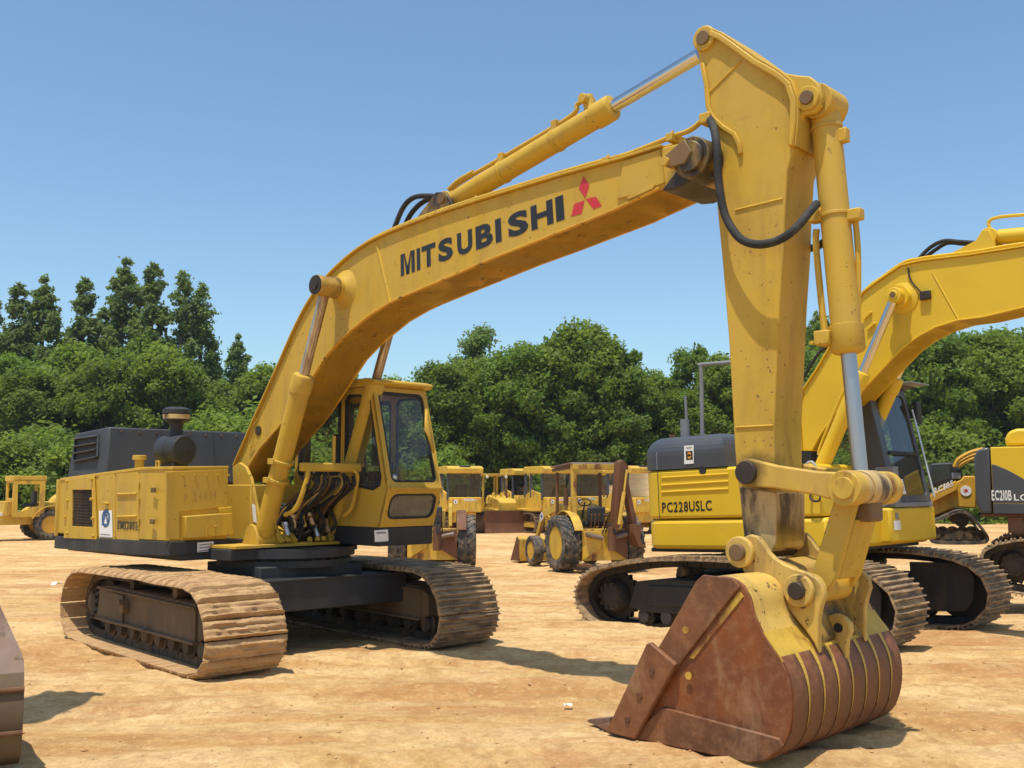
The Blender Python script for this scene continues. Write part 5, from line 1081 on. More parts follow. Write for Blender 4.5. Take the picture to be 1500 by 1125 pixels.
mb = MB(); mb.box(l1+.01, LL, -1.358, -1.34, zb, zs-.006); mb.build('sill_panel', 'dark_grey', ex3, .004)
mb = MB(); mb.box(l0+.05, LL, -1.30, 1.2, zb-.05, zb-.003); mb.build('upper_frame', 'rust', ex3, .01)
hz0_ = zt+.02; p = C3(1471, 640); hz = C3(1480, 627).z
mb = MB(); mb.prism([(p.x, hz0_), (p.x+.0, hz-.14), (p.x+.05, hz-.04), (p.x+.16, hz), (p.x+1.6, hz+.02), (p.x+1.7, hz0_)], -1.15, 1.0); mb.build('engine_hood', 'bright_yellow', ex3, .04)
a = C3(1453, 733); b = C3(1482, 731.5); hh = C3(1453, 718).z-a.z
mb = lettering('EC210B', lambda x, y: (a.x+x, -1.3595, a.z+y), b.x-a.x, hh, .02, .10); mb2 = lettering('LC', lambda x, y: (b.x+.03+x, -1.3595, a.z+y), .17, hh*.62, .02, .1); mb.add(mb2.v, mb2.f); flat(mb, 'model_lettering', 'letter_white', dk)
mb = MB(); mb.cyl((l0+2.0, 0, zb-.30), (l0+2.0, 0, zb-.02), .66, n=32); mb.build('swing_bearing', 'rust', ex3)
cx3 = l0+2.0
mb = MB(); mb.box(cx3-.8, cx3+.8, -1.0, 1.0, zb-.62, zb-.28); mb.build('car_body', 'rust', ex3, .02)
zg = zb-1.12
L3 = [(x*.92+cx3-.0, z*.92+zg) for x, z in LB2]
for yc in (-1.15, 1.15):
    make_track(ex3, None, L3, yc, .70, 45, 'shoe_worn', 'frame_mud', .40+zg, .31, cx3+1.55, cx3-1.55, 1, beam=(cx3-1.25, cx3+1.25, .3, .6))
    mb = MB(); mb.prism([(cx3-1.3, zg+.28), (cx3-1.2, zg+.6), (cx3+1.2, zg+.6), (cx3+1.25, zg+.28)], yc-.18, yc+.18); mb.build('track_frame', 'rust', ex3, .01)
mb = MB(); mb.box(l0+.4, l0+.6, -1.28, -.9, zb-.28, zb-.05); mb.build('frame_bracket', 'rust_wear', ex3, .01)
mb = MB(); mb.box(l0+.9, l0+1.05, -1.28, -.9, zb-.28, zb-.05); mb.build('frame_bracket', 'rust_wear', ex3, .01)
mb = MB(); mb.box(cx3+.2, cx3+1.6, .2, 1.1, zb, zt+.9); mb.build('cab_shell', 'dark_grey', ex3, .04)

# ================================================================== 4. compact track loader between the excavators
D = Frame((7.55, 17.6, -.36), 160)
ld = thing('track_loader', 'orange yellow compact track loader with rubber tracks and dark cab, between two excavators', 'track loader', D.M)
def DY(u, v, y=.75): return D.Y(u, v, y)
body = [DY(u, v) for u, v in ((1366, 723), (1410, 702), (1413, 697), (1430, 697), (1432, 745), (1400, 743), (1366, 757))]
mb = MB(); mb.prism([(p.x, p.z) for p in body], -.55, .55); mb.build('body', 'orange_yellow', ld, .02)
arm_ = [DY(u, v) for u, v in ((1362, 727), (1400, 704), (1404, 712), (1402, 718), (1364, 737))]
for s in (-1, 1): mb = MB(); mb.prism([(p.x, p.z) for p in arm_], s*.62-.05, s*.62+.05); arm = mb.build('lift_arm', 'orange_yellow', ld, .01)
a = DY(1396, 712, .68); b = DY(1368, 724, .68)
sx = b.x-a.x
mb = lettering('RC-85', lambda x, y: (b.x-x, .675, b.z+y+(a.z-b.z)*x/(b.x-a.x)), b.x-a.x, .10, .02, .12); flat(mb, 'model_lettering', 'letter_white', arm)
p = DY(1415, 719, .58); mb = MB(); mb.cyl((p.x, .53, p.z), (p.x, .565, p.z), .085, n=24); rd = mb.build('round_emblem', 'sticker_white', ld)
mb = MB(); mb.add([(p.x+.05*math.cos(t)*(1 if k % 2 else .4), .567, p.z+.05*math.sin(t)*(1 if k % 2 else .4)) for k, t in enumerate(np.linspace(0, 2*math.pi, 12, endpoint=False))], [list(range(12))]); flat(mb, 'emblem_mark', 'logo_red', rd)
lp_ = [DY(u, v) for u, v in ((1362, 763), (1375, 758), (1400, 746), (1412, 746), (1422, 752), (1448, 784), (1447, 793), (1440, 797), (1366, 797), (1360, 790))]
lpp = smooth_loop([(p.x, p.z) for p in lp_], 2)
for s in (-1, 1):
    tr = sub_empty('track', ld); th_ = [(x, z) for x, z in lpp]; cxm = sum(x for x, z in th_)/len(th_); czm = sum(z for x, z in th_)/len(th_)
    inn = [((x-cxm)*.90+cxm, (z-czm)*.80+czm) for x, z in th_]; n = len(th_); y0, y1 = s*.75-.2, s*.75+.2
    mb = MB(); vs = [(x, y, z) for y in (y0, y1) for ring_ in (th_, inn) for x, z in ring_]; fs = []
    for i in range(n):
        j = (i+1) % n; fs += [(i, j, n+j, n+i), (2*n+i, 3*n+i, 3*n+j, 2*n+j), (i, 2*n+i, 2*n+j, j), (n+i, n+j, 3*n+j, 3*n+i)]
    mb.add(vs, fs); mb.build('rubber_belt', 'tyre_rubber', tr)
    wl = MB(); wl.cyl((0, -.12, 0), (0, .12, 0), .11, n=18); wl.cyl((0, -.14, 0), (0, .14, 0), .05, n=10); wme_ = wl.mesh('wheel', 'frame_mud')
    for u, v in ((1372, 784), (1388, 786), (1404, 786), (1420, 786), (1434, 786), (1408, 762)): p = DY(u, v); put('wheel', wme_, tr, Matrix.Translation((p.x, s*.75, p.z)))
cb = [DY(u, v, .4) for u, v in ((1362, 679), (1395, 677), (1408, 688), (1411, 699), (1400, 706), (1362, 714))]
mb = MB(); mb.prism([(p.x, p.z) for p in cb], -.42, .42); mb.build('cab_shell', 'dark_glass' if 0 else 'black_paint', ld, .03)
cb2 = [DY(u, v, .43) for u, v in ((1366, 683), (1390, 682), (1393, 700), (1366, 708))]
mb = MB(); mb.add([(p.x, .427, p.z) for p in cb2], [(0, 1, 2, 3)]); flat(mb, 'side_window', 'dark_glass', ld)
p = DY(1401, 697, .45); mb = MB(); mb.box(p.x-.07, p.x+.07, .40, .46, p.z-.05, p.z+.05); mb.build('lamp', 'grey_trim', ld, .01)
for k in range(3):
    pts = [DY(u, v+5*k, .5-.3*k) for u, v in ((1398, 684), (1403, 674), (1413, 667), (1424, 662), (1440, 658))]; mb = MB(); mb.tube(pts, .035, 7); mb.build('hose', 'orange_yellow', ld)

# ================================================================== 5. machine at the left edge: bucket and stick only in reach of the picture
G = Frame((-3.87, 6.41, 0), 119, 0, 1.06)          # x runs away from the camera, y to the left
exl = thing('excavator', 'worn excavator bucket with grey top and rusty bottom, cut off by the left edge', 'excavator', G.M)
pr = [(-.42, .02), (-.55, .10), (-.62, .25), (-.62, .42), (-.55, .55), (-.42, .68), (-.30, .80), (-.22, .93), (-.14, 1.0)]
def bucket_half(a, b, name, mat, y0=-.72, y1=1.0):
    mb = MB(); P = dense(pr[a:b], 4); K = 8; rings = []
    rings = []
    for yy in (y0, y1):
        rings.append([Vector((x, yy+(0 if yy > 0 else max(0, z-.62)*.45), z)) for x, z in P])
    n = len(P); off = Vector((.03, 0, 0)); mb.add(rings[0]+rings[1]+[p+off for p in rings[0]]+[p+off for p in rings[1]], [(i, i+1, n+i+1, n+i) for i in range(n-1)]+[(2*n+i, 3*n+i, 3*n+i+1, 2*n+i+1) for i in range(n-1)]+[(i, 2*n+i, 2*n+i+1, i+1) for i in range(n-1)]+[(n+i, n+i+1, 3*n+i+1, 3*n+i) for i in range(n-1)]+[(0, n, 3*n, 2*n), (n-1, 3*n-1, 4*n-1, 2*n-1)])
    return mb.build(name, mat, exl)
bucket_half(0, 5, 'bucket_back', 'frame_brown'); bucket_half(4, 9, 'bucket_top', 'rust_grey')
for z, x in ((.235, -.628), (.47, -.618)):
    mb = MB(); mb.cyl((x, -.72, z), (x, 1.0, z), .014, n=8); mb.build('wear_strap', 'rust', exl)
sd_ = pr+[(.2, .9), (.75, .06)]
for yy in (-.70, 1.0):
    mb = MB(); mb.prism(pr[:5]+[(-.4, .56), (.1, .45), (.5, .06)], yy-.02, yy+.02); mb.build('side_plate', 'frame_brown', exl, .005)
for yy in (-.2, .35):
    mb = MB(); mb.prism([(-.35, .75), (-.1, .98), (.1, 1.25), (.35, 1.25), (.4, 1.0), (.2, .8)], yy-.03, yy+.03); mb.build('bucket_ear', 'rust_grey', exl, .008)
gl_ = lambda x, y, z: G.I @ Vector((x, y, z))
mb = MB(); mb.loft([gl_(x, y, .95) for x, y in ((-4.3, 6.5), (-3.82, 6.5), (-3.84, 6.95), (-4.3, 6.95))], [gl_(x, y, 4.6) for x, y in ((-4.5, 6.9), (-3.92, 6.9), (-3.98, 7.6), (-4.5, 7.6))]); mb.build('stick', 'old_yellow', exl, .01)
mb = MB(); mb.cyl((.3, -.3, 1.12), (.3, .45, 1.12), .07); mb.build('pin', 'pin_brown', exl)

# ================================================================== wheels
def wheel(parent, c, r, w_, rim, lugs=22, ang=0, name='wheel', tread='tyre_rubber', slick=False, dish=.25, side=-1):
    """axle along local y; tyre with chevron lugs, rim with dish"""
    wl = sub_empty(name, parent, Matrix.Translation(c) @ Matrix.Rotation(R(ang), 4, 'Y'))
    h = w_/2; mb = MB(); pf = [(-h*.8, r*.58), (-h*.98, r*.70), (-h, r*.82), (-h*.92, r*.93), (-h*.7, r*.965), (h*.7, r*.965), (h*.92, r*.93), (h, r*.82), (h*.98, r*.70), (h*.8, r*.58)]
    mb.lathe((0, 0, 0), (0, 1, 0), pf, 40)
    if not slick:
        for k in range(lugs):
            for s in (-1, 1):
                a = 2*math.pi*(k+(.5 if s > 0 else 0))/lugs; da = 2*math.pi/lugs*.85
                vs = []
                for (yy, aa) in ((s*h*.02, a+da), (s*h*.96, a)):
                    for rr in (r*.955, r*1.0 if abs(yy) < h*.5 else r*.985):
                        for t in (-.18, .18): ph = aa+t*2*math.pi/lugs; vs.append((rr*math.cos(ph), yy, rr*math.sin(ph)))
                mb.add([vs[i] for i in (0, 1, 3, 2, 4, 5, 7, 6)], [(0, 1, 2, 3), (4, 7, 6, 5), (0, 4, 5, 1), (1, 5, 6, 2), (2, 6, 7, 3), (3, 7, 4, 0)])
    mb.build('tyre', tread, wl)
    mb = MB(); mb.lathe((0, -h*.82, 0), (0, 1, 0), [(0, r*.60), (.0, r*.56), (w_*dish, r*.50), (w_*dish, r*.2), (w_*dish-.04, r*.16), (w_*dish-.04, .01)], 30); mb.lathe((0, h*.82, 0), (0, -1, 0), [(0, r*.60), (.0, r*.56), (w_*dish, r*.50), (w_*dish, r*.2), (w_*dish-.04, r*.16), (w_*dish-.04, .01)], 30)
    for s in (-1, 1):
        for k in range(8): a = 2*math.pi*k/8; y = s*(h*.82-w_*dish); mb.cyl((r*.3*math.cos(a), y, r*.3*math.sin(a)), (r*.3*math.cos(a), y+s*.03, r*.3*math.sin(a)), r*.03, n=6)
    mb.build('rim', rim, wl); return wl

# ================================================================== 6. backhoe loaders
def backhoe(M, label, canopy=True, group=None, body='far_yellow', rusty='rusty_yellow'):
    t = thing('backhoe_loader', label, 'backhoe', M, group)
    wheel(t, (0, .88, .71), .71, .46, 'far_yellow', ang=7); wheel(t, (0, -.88, .71), .71, .46, 'far_yellow')
    wheel(t, (2.1, .82, .41), .41, .28, 'far_yellow', slick=True, tread='tyre_rubber'); wheel(t, (2.1, -.82, .41), .41, .28, 'far_yellow', slick=True)
    b = MB(); b.cyl((0, -.7, .71), (0, .7, .71), .14); b.cyl((2.1, -.7, .41), (2.1, .7, .41), .07); b.build('axle', 'grease', t)
    b = MB(); b.prism([(-.5, .62), (-.5, 1.0), (.9, 1.0), (2.5, .95), (2.55, .55), (1.2, .5)], -.33, .33); b.build('chassis', 'rust', t, .02)
    b = MB(); b.prism([(.75, .98), (.75, 1.52), (2.35, 1.45), (2.55, 1.35), (2.55, .9)], -.34, .34); b.build('hood', body, t, .03)
    b = MB(); b.box(2.56, 2.6, -.28, .28, .95, 1.3); b.build('radiator_grille', 'interior_black', t)
    b = MB(); b.cyl((1.6, .1, 1.48), (1.6, .1, 2.1), .045); b.cyl((1.6, .1, 1.6), (1.6, .1, 1.85), .07); b.build('exhaust_pipe', 'rust', t)
    for s in (-1, 1):
        b = MB(); arc = [(.80*math.cos(R(a)), .71+.80*math.sin(R(a))) for a in range(20, 156, 15)]; b.strip(arc[::-1], s*.74-.12, s*.74+.12, .02); b.build('fender', body if s > 0 else rusty, t, .004)
        b = MB(); b.prism([(arc[2][0], arc[2][1]), (arc[6][0], arc[6][1]), (-.4, .95), (.45, .95)], s*.64-.012, s*.64+.012); b.build('fender_side', body, t)
        b = MB(); b.prism([(.55, 1.1), (.75, 1.62), (1.15, 1.68), (2.4, 1.42), (2.95, .62), (3.1, .30), (2.98, .28), (2.75, .66), (2.3, 1.28), (1.1, 1.52), (.8, 1.1)], s*.47-.04, s*.47+.04); b.build('loader_arm', body, t, .008)
        b = MB(); b.cyl((.95, s*.47, .85), (1.9, s*.47, 1.36), .05); b.cyl((1.9, s*.47, 1.36), (2.15, s*.47, 1.40), .03); b.build('lift_cylinder', body, t)
        b = MB(); b.box(1.0, 1.15, s*.47-.05, s*.47+.05, .6, 1.6); b.build('loader_post', body, t, .008)
    b = MB(); b.add([(2.2, .513, 1.28), (2.42, .513, 1.15), (2.50, .513, 1.33), (2.32, .513, 1.45)], [(0, 1, 2, 3)]); flat(b, 'arm_sticker', 'sticker_white', t)
    b = MB(); b.add([(2.27, .515, 1.30), (2.39, .515, 1.23), (2.44, .515, 1.32), (2.33, .515, 1.39)], [(0, 1, 2, 3)]); flat(b, 'arm_badge', 'logo_blue', t)
    bp = [(3.0, .06), (3.75, .03), (3.78, .05), (3.1, .12), (3.02, .30), (3.08, .62), (3.2, .72), (3.17, .75), (3.02, .66), (2.96, .3)]
    b = MB(); b.prism(bp, -.92, .92); bu = b.build('loader_bucket', rusty, t, .004)
    for s in (-1, 1): b = MB(); b.prism([(2.98, .06), (3.72, .04), (3.2, .72), (3.05, .65)], s*.92-.012, s*.92+.012); b.build('bucket_side', 'rust', bu)
    b = MB(); b.plan([(-.62, -.62), (-.35, -.62), (-.35, .62), (-.62, .62)], .30, 1.08); b.build('rear_frame', 'rusty_yellow', t, .01)
    for s in (-1, 1):
        b = MB(); b.loft([(-.42, s*.62, 1.05), (-.66, s*.62, 1.05), (-.66, s*.62, .32), (-.42, s*.62, .32)], [(-.42, s*.12, 1.02), (-.72, s*.12, 1.02), (-.72, s*.14, .62), (-.42, s*.14, .62)]); b.build('stabilizer_frame', body if s > 0 else 'rust', t, .01)
        b = MB(); b.cyl((-.75, s*.55, .95), (-.75, s*.12, .86), .06); b.build('stabilizer_cylinder', 'rust_grey', t)
        b = MB(); b.box(-.95, -.6, s*.62-.14, s*.62+.14, .18, .24); b.build('stabilizer_foot', 'rust', t)
    b = MB(); b.box(-.1, .35, -.26, .26, 1.12, 1.24); b.box(-.18, -.08, -.25, .25, 1.2, 1.62); b.build('seat', 'seat_vinyl', t, .04)
    b = MB(); b.cyl((.75, 0, 1.3), (.58, 0, 1.72), .02); 
    b.tube([(.58+.0, .18*math.cos(a), 1.72+.18*math.sin(a)*.5) for a in np.linspace(0, 2*math.pi, 14)], .015, 6, False); b.build('steering_wheel', 'interior_black', t)
    for y in (-.2, -.1, .05, .15, .25): b = MB(); b.cyl((-.35, y, 1.08), (-.42+.1*y, y, 1.42), .012); b.cyl((-.42+.1*y, y, 1.41), (-.42+.1*y, y, 1.46), .025); b.build('control_lever', 'rust', t)
    # backhoe boom folded up behind, swung to the right
    b = MB(); b.cyl((-.8, -.12, .55), (-.8, -.12, 1.15), .10); b.build('swing_post', 'rust', t)
    Mx = Matrix.Translation((-.85, -.15, 1.05)) @ Matrix.Rotation(R(105), 4, 'Z')
    if canopy:
     b = MB(); b.prism([(0, -.05), (-.1, .1), (-.42, 1.6), (-.25, 1.75), (-.12, 1.7), (.08, .1)], -.10, .10); b.build('boom', 'rust', t, .012, Mx)
     b = MB(); b.prism([(-.30, 1.68), (-.16, 1.72), (-.55, .1), (-.72, .12)], -.08, .08); b.build('dipper', 'rust', t, .01, Mx)
     b = MB(); b.cyl((-.05, .14, .15), (-.22, .14, .95), .05); b.cyl((-.22, .14, .95), (-.32, .14, 1.5), .028); b.build('boom_cylinder', rusty, t, 0, Mx)
     b = MB(); b.prism([(-.85, .1), (-.5, .15), (-.45, -.1), (-.6, -.4), (-.85, -.45), (-.82, -.38), (-.66, -.3), (-.66, 0)], -.25, .25); b.build('rear_bucket', 'rust', t, .008, Mx)
    for k in range(5): b = MB(); b.tube([(-.55, -.3+.1*k, .9), (-.8, -.2+.04*k, 1.2), (-.95, -.15, .95), (-.9, -.1, 1.3)], .015, 5); b.build('hydraulic_hose', 'hose_rubber', t)
    if canopy:
        for s in (-1, 1):
            b = MB(); b.box(-.28, -.16, s*.66-.06, s*.66+.06, 1.0, 2.56); b.build('canopy_post', 'rusty_yellow', t, .01)
            b = MB(); b.box(.92, 1.0, s*.62-.035, s*.62+.035, 1.0, 2.5); b.build('canopy_post', 'rust', t, .01)
        b = MB(); b.box(-.30, -.14, -.72, .72, 2.56, 2.70); b.build('canopy_beam', 'rusty_yellow', t, .01)
        b = MB(); b.prism([(-.3, 2.70), (1.1, 2.62), (1.15, 2.66), (-.25, 2.745)], -.74, .74); b.build('canopy_roof', 'rust_grey', t, .01)
        b = MB(); b.prism([(-.1, 2.58), (1.05, 2.52), (1.08, 2.6), (-.1, 2.68)], .66, .72); b.build('canopy_beam', 'rust', t)
    return t
backhoe(Frame((2.10, 26.4, -.48), 110).M, 'old yellow backhoe loader with rusty canopy frame and its front bucket on the ground')
backhoe(Frame((-2.05, 26.6, -.48), 94).M, 'rusty backhoe loader without canopy, half hidden behind the big excavator cab', False, None, 'far_yellow', 'rust')

# ================================================================== 7. dozers in the row by the trees
def dozer(M, label, cabbed=True, group=None):
    t = thing('bulldozer', label, 'bulldozer', M, group)
    lp = smooth_loop([(-1.25, .35), (-1.1, .05), (-.9, .0), (1.1, .0), (1.35, .1), (1.45, .35), (1.25, .62), (.3, .82), (-.7, .95), (-1.1, .8)], 2)
    for s in (-1, 1):
        mb = MB(); n = len(lp); cx_, cz_ = .1, .45; inn = [((x-cx_)*.93+cx_, (z-cz_)*.86+cz_) for x, z in lp]; y0, y1 = s*.85-.24, s*.85+.24
        vs = [(x, y, z) for y in (y0, y1) for q in (lp, inn) for x, z in q]; fs = []
        for i in range(n): j = (i+1) % n; fs += [(i, j, n+j, n+i), (2*n+i, 3*n+i, 3*n+j, 2*n+j), (i, 2*n+i, 2*n+j, j), (n+i, n+j, 3*n+j, 3*n+i)]
        mb.add(vs, fs); pts, pit = resample(lp, 34)
        for i in range(34):
            tt_ = (pts[(i+1) % 34]-pts[i-1]).normalized(); up = Vector((tt_.z, 0, -tt_.x)); B_ = Matrix(((tt_.x, 0, up.x, pts[i].x), (0, 1, 0, s*.85), (tt_.z, 0, up.z, pts[i].z), (0, 0, 0, 1))); mb.box(-.012, .012, -.24, .24, -.01, .05, B_)
        mb.build('track', 'frame_brown', t)
        mb = MB(); mb.prism([(-1.0, .25), (-.9, .5), (1.1, .5), (1.2, .25)], s*.85-.14, s*.85+.14); mb.build('track_frame', 'far_yellow', t, .01)
        mb = MB(); mb.cyl((-.75, s*.85-.1, .62), (-.75, s*.85+.1, .62), .27, n=20); mb.build('sprocket', 'frame_mud', t)
        mb = MB(); mb.box(-1.15, .45, s*.62, s*1.08, .98, 1.08); mb.build('fender', 'far_yellow', t, .01)
        mb = MB(); mb.prism([(.3, .45), (2.0, .3), (2.0, .18), (.3, .28)], s*1.16-.05, s*1.16+.05); mb.build('push_arm', 'far_yellow', t, .01)
    mb = MB(); mb.prism([(-1.3, .5), (-1.3, 1.1), (.4, 1.1), (1.55, 1.05), (1.55, .45)], -.55, .55); mb.build('chassis', 'far_yellow', t, .02)
    mb = MB(); mb.prism([(.35, 1.08), (.35, 1.68), (1.5, 1.5), (1.65, 1.35), (1.65, .95)], -.45, .45); mb.build('engine_hood', 'far_yellow', t, .03)
    mb = MB(); mb.cyl((1.1, .2, 1.5), (1.1, .2, 2.15), .045); mb.build('exhaust_pipe', 'rust', t)
    mb = MB(); bl = [(2.05, .02), (2.0, .3), (2.02, .65), (2.12, 1.0), (2.20, 1.02), (2.12, .65), (2.10, .3), (2.22, .0)]; mb.prism(bl, -1.45, 1.45); mb.build('blade', 'rust', t, .006)
    for s in (-1, 1): mb = MB(); mb.cyl((1.3, s*.3, 1.15), (2.0, s*.35, .75), .045); mb.build('blade_cylinder', 'far_yellow', t)
    mb = MB(); mb.box(-1.68, -1.12, -.72, .72, .95, 1.62); tk = mb.build('fuel_tank', 'far_yellow', t, .04)
    mb = MB(); mb.box(-1.5, -1.3, -.5, .5, .55, .95); mb.build('drawbar_frame', 'far_yellow', t, .02)
    if cabbed:
        hw = .74
        mb = MB(); mb.prism([(-1.3, 2.68), (-1.58, 2.70), (-1.6, 2.92), (-1.3, 3.02), (.2, 3.0), (.3, 2.9), (.2, 2.68)], -hw-.08, hw+.08); mb.build('cab_roof', 'far_yellow', t, .03)
        mb = MB(); mb.box(-1.5, -1.4, -.25, .25, 2.98, 3.03); mb.build('roof_vent', 'dark_grey', t, .01)
        for s in (-1, 1):
            for x0 in (-1.28, -.35, .12): mb = MB(); mb.box(x0, x0+.09, s*hw-.05, s*hw+.05, 1.6 if x0 > -1 else 1.5, 2.7); mb.build('cab_post', 'dark_grey', t, .008)
            mb = MB(); mb.prism([(-1.2, 1.08), (-1.2, 1.75), (-.35, 1.95), (.12, 1.7), (.12, 1.08)], s*hw-.03, s*hw+.03); mb.build('cab_door', 'far_yellow', t, .01)
            mb = MB(); mb.add([(-1.2, s*hw, 1.7), (.14, s*hw, 1.7), (.14, s*hw, 2.7), (-1.2, s*hw, 2.7)], [(0, 1, 2, 3)]); flat(mb, 'side_window', 'dark_glass', t)
        mb = MB(); mb.add([(-1.25, -hw, 1.6), (-1.25, hw, 1.6), (-1.33, hw, 2.72), (-1.33, -hw, 2.72)], [(0, 1, 2, 3)]); flat(mb, 'rear_window', 'dark_glass', t)
        mb = MB(); mb.add([(.16, -hw, 1.6), (.16, hw, 1.6), (.16, hw, 2.7), (.16, -hw, 2.7)], [(0, 1, 2, 3)]); flat(mb, 'windshield', 'dark_glass', t)
        mb = MB(); mb.box(-.75, -.3, -.25, .25, 1.3, 1.5); mb.box(-.85, -.72, -.25, .25, 1.4, 2.2); mb.build('seat', 'seat_vinyl', t, .03)
        mb = lettering('DEERE', lambda x, y: (-1.685, .12-x, 1.45+y), .62, .11, .03, .1); flat(mb, 'lettering', 'letter_black' if 0 else 'letter_white', tk)
        mb = MB(); mb.lathe((-1.69, .5, 1.42), (1, 0, 0), [(0, .01), (0, .10), (.02, .10)], 20); em = mb.build('round_emblem', 'sticker_white', tk)
        mb = MB(); mb.add([(-1.695, .5+.07*math.cos(a)*(1 if k % 2 else .35), 1.42+.07*math.sin(a)*(1 if k % 2 else .35)) for k, a in enumerate(np.linspace(0, 2*math.pi, 6, endpoint=False))], [list(range(6))]); flat(mb, 'emblem_mark', 'letter_black', em)
        for y in (-.6, -.45, .3, .62): mb = MB(); mb.cyl((-1.72, y, 1.56), (-1.67, y, 1.56), .045, n=10); mb.build('tail_lamp', 'logo_orange', tk)
    else:
        for s in (-1, 1):
            for x0 in (-1.0, .25): mb = MB(); mb.box(x0, x0+.08, s*.62-.04, s*.62+.04, 1.08, 2.62); mb.build('canopy_post', 'far_yellow', t, .008)
        mb = MB(); mb.box(-1.15, .45, -.75, .75, 2.62, 2.70); mb.build('canopy_roof', 'far_yellow', t, .01)
        mb = MB(); mb.box(-.75, -.3, -.25, .25, 1.2, 1.4); mb.box(-.85, -.72, -.25, .25, 1.3, 1.9); mb.build('seat', 'seat_vinyl', t, .03)
        for s in (-.5, .5): mb = MB(); mb.lathe((.45, s, 2.55), (1, 0, 0), [(0, .05), (.04, .08), (.06, .07)], 12); mb.build('work_lamp', 'lens', t)
        for k in range(9): mb = MB(); y = -.6+.15*k; mb.tube([(.3, y, 1.1), (.5, y+.1, 1.6+.1*(k % 3)), (.7, y, 1.3), (.9, y*.5, 1.8-.1*(k % 4))], .03, 5); mb.build('pipework', 'far_yellow', t)
    return t
dozer(Frame((-2.55, 47.5, -.48), 108).M, 'yellow bulldozer with dark rear window, just right of the big excavator cab')
dozer(Frame((1.35, 48, -.48), 122).M, 'yellow enclosed bulldozer directly behind the front arms of the backhoe loader')
dozer(Frame((5.05, 47, -.48), 124).M, 'yellow enclosed bulldozer seen through the rusty canopy of the backhoe loader')
dozer(Frame((-.95, 49, -.48), -62).M, 'open canopy bulldozer facing the camera with rusty blade on the ground', False)
dozer(Frame((3.1, 51.5, -.48), 112).M, 'yellow bulldozer showing in the middle of the rusty canopy opening', True)
dozer(Frame((.2, 55, -.48), 115).M, 'yellow bulldozer behind the gap between the canopy bulldozer and the backhoe', True)
dozer(Frame((-1.9, 57, -.48), 128).M, 'small looking yellow bulldozer far behind the open canopy one', False)
dozer(Frame((-20.5, 60, -.48), 150).M, 'yellow bulldozer parked far behind the scraper at the left', True)
dozer(Frame((4.0, 56, -.48), 118).M, 'farthest yellow bulldozer, half hidden behind two others in the row', True)

# ================================================================== 8. scraper at the far left
Sf = Frame((-18.9, 41.6, -.48), 222, 0, .77)
sc = thing('motor_scraper', 'yellow motor scraper with open cab standing far off at the left edge', 'scraper', Sf.M)
wheel(sc, (0, 1.05, .78), .78, .55, 'orange_yellow', lugs=20); wheel(sc, (0, -1.05, .78), .78, .55, 'orange_yellow', lugs=20)
wheel(sc, (-6.6, .95, .78), .78, .55, 'orange_yellow', lugs=20); wheel(sc, (-6.6, -.95, .78), .78, .55, 'orange_yellow', lugs=20)
mb = MB(); mb.prism([(-.8, .8), (-.8, 1.3), (.6, 1.35), (2.6, 1.25), (2.75, .95), (2.6, .8)], -.75, .75); mb.build('chassis', 'far_yellow', sc, .03)
mb = MB(); mb.prism([(1.4, 1.3), (1.4, 1.75), (2.6, 1.6), (2.75, 1.3)], -1.0, -.15); mb.build('engine_hood', 'far_yellow', sc, .04)
mb = MB(); mb.box(2.5, 2.85, -1.15, 1.2, .72, 1.1); bm_ = mb.build('bumper', 'rust_wear', sc, .02)
# cab
for x0 in (.35, 1.75):
    for y0 in (.0, 1.1): mb = MB(); mb.box(x0, x0+.13, y0, y0+.13, 1.3, 3.1); mb.build('cab_post', 'far_yellow', sc, .01)
mb = MB(); mb.box(.3, 1.93, -.05, 1.28, 3.0, 3.28); mb.build('cab_roof', 'far_yellow', sc, .02)
mb = MB(); mb.box(1.78, 1.86, .1, 1.15, 1.3, 2.15); mb.build('cab_front', 'far_yellow', sc, .01)
mb = MB(); mb.box(1.87, 2.2, -.6, 1.0, 1.3, 2.0); mb.build('instrument_box', 'far_yellow', sc, .02)
mb = MB(); mb.box(2.78, 2.8, .2, .7, 1.15, 1.3) if 0 else mb.box(1.9, 2.6, .25, .75, 1.26, 1.42); mb.build('battery_box', 'sticker_white', sc, .01)
mb = MB(); mb.ring([(.0, 1.3), (1.23, 1.3), (1.23, 3.1), (.0, 3.1)], rrect(.2, 1.05, 2.1, 2.92, .05), lambda a, b, d: (1.80+d, a, b), .05); mb.build('cab_front', 'far_yellow', sc, .01)
mb = MB(); mb.ring([(.35, 1.2), (1.88, 1.2), (1.88, 3.1), (.35, 3.1)], [(.62, 1.75), (1.65, 1.45), (1.68, 2.85), (.62, 2.85)], lambda a, b, d: (a, 1.23+d, b), .05); mb.build('cab_side', 'far_yellow', sc, .01)
mb = MB(); mb.prism([(-1.2, .85), (-1.0, 1.7), (-.4, 1.95), (.35, 1.9), (.35, .85)], -.8, .7); mb.build('engine_cover', 'far_yellow', sc, .03)
mb = MB(); mb.box(.7, 1.2, .35, .85, 1.7, 1.85); mb.box(.6, .75, .35, .85, 1.8, 2.5); mb.build('seat', 'seat_vinyl', sc, .03)
mb = MB(); mb.cyl((1.6, .6, 1.7), (1.4, .6, 2.2), .03); mb.tube([(1.4, .6+.2*math.cos(a), 2.2+.12*math.sin(a)) for a in np.linspace(0, 2*math.pi, 12)], .02, 5, False); mb.build('steering_wheel', 'interior_black', sc)
for s in (-1, 1):
    arc = [(.95*math.cos(R(a)), .78+.95*math.sin(R(a))) for a in range(20, 176, 15)]; mb = MB(); mb.strip(arc[::-1], s*1.05-.3, s*1.05+.3, .03); mb.build('fender', 'far_yellow', sc, .005)
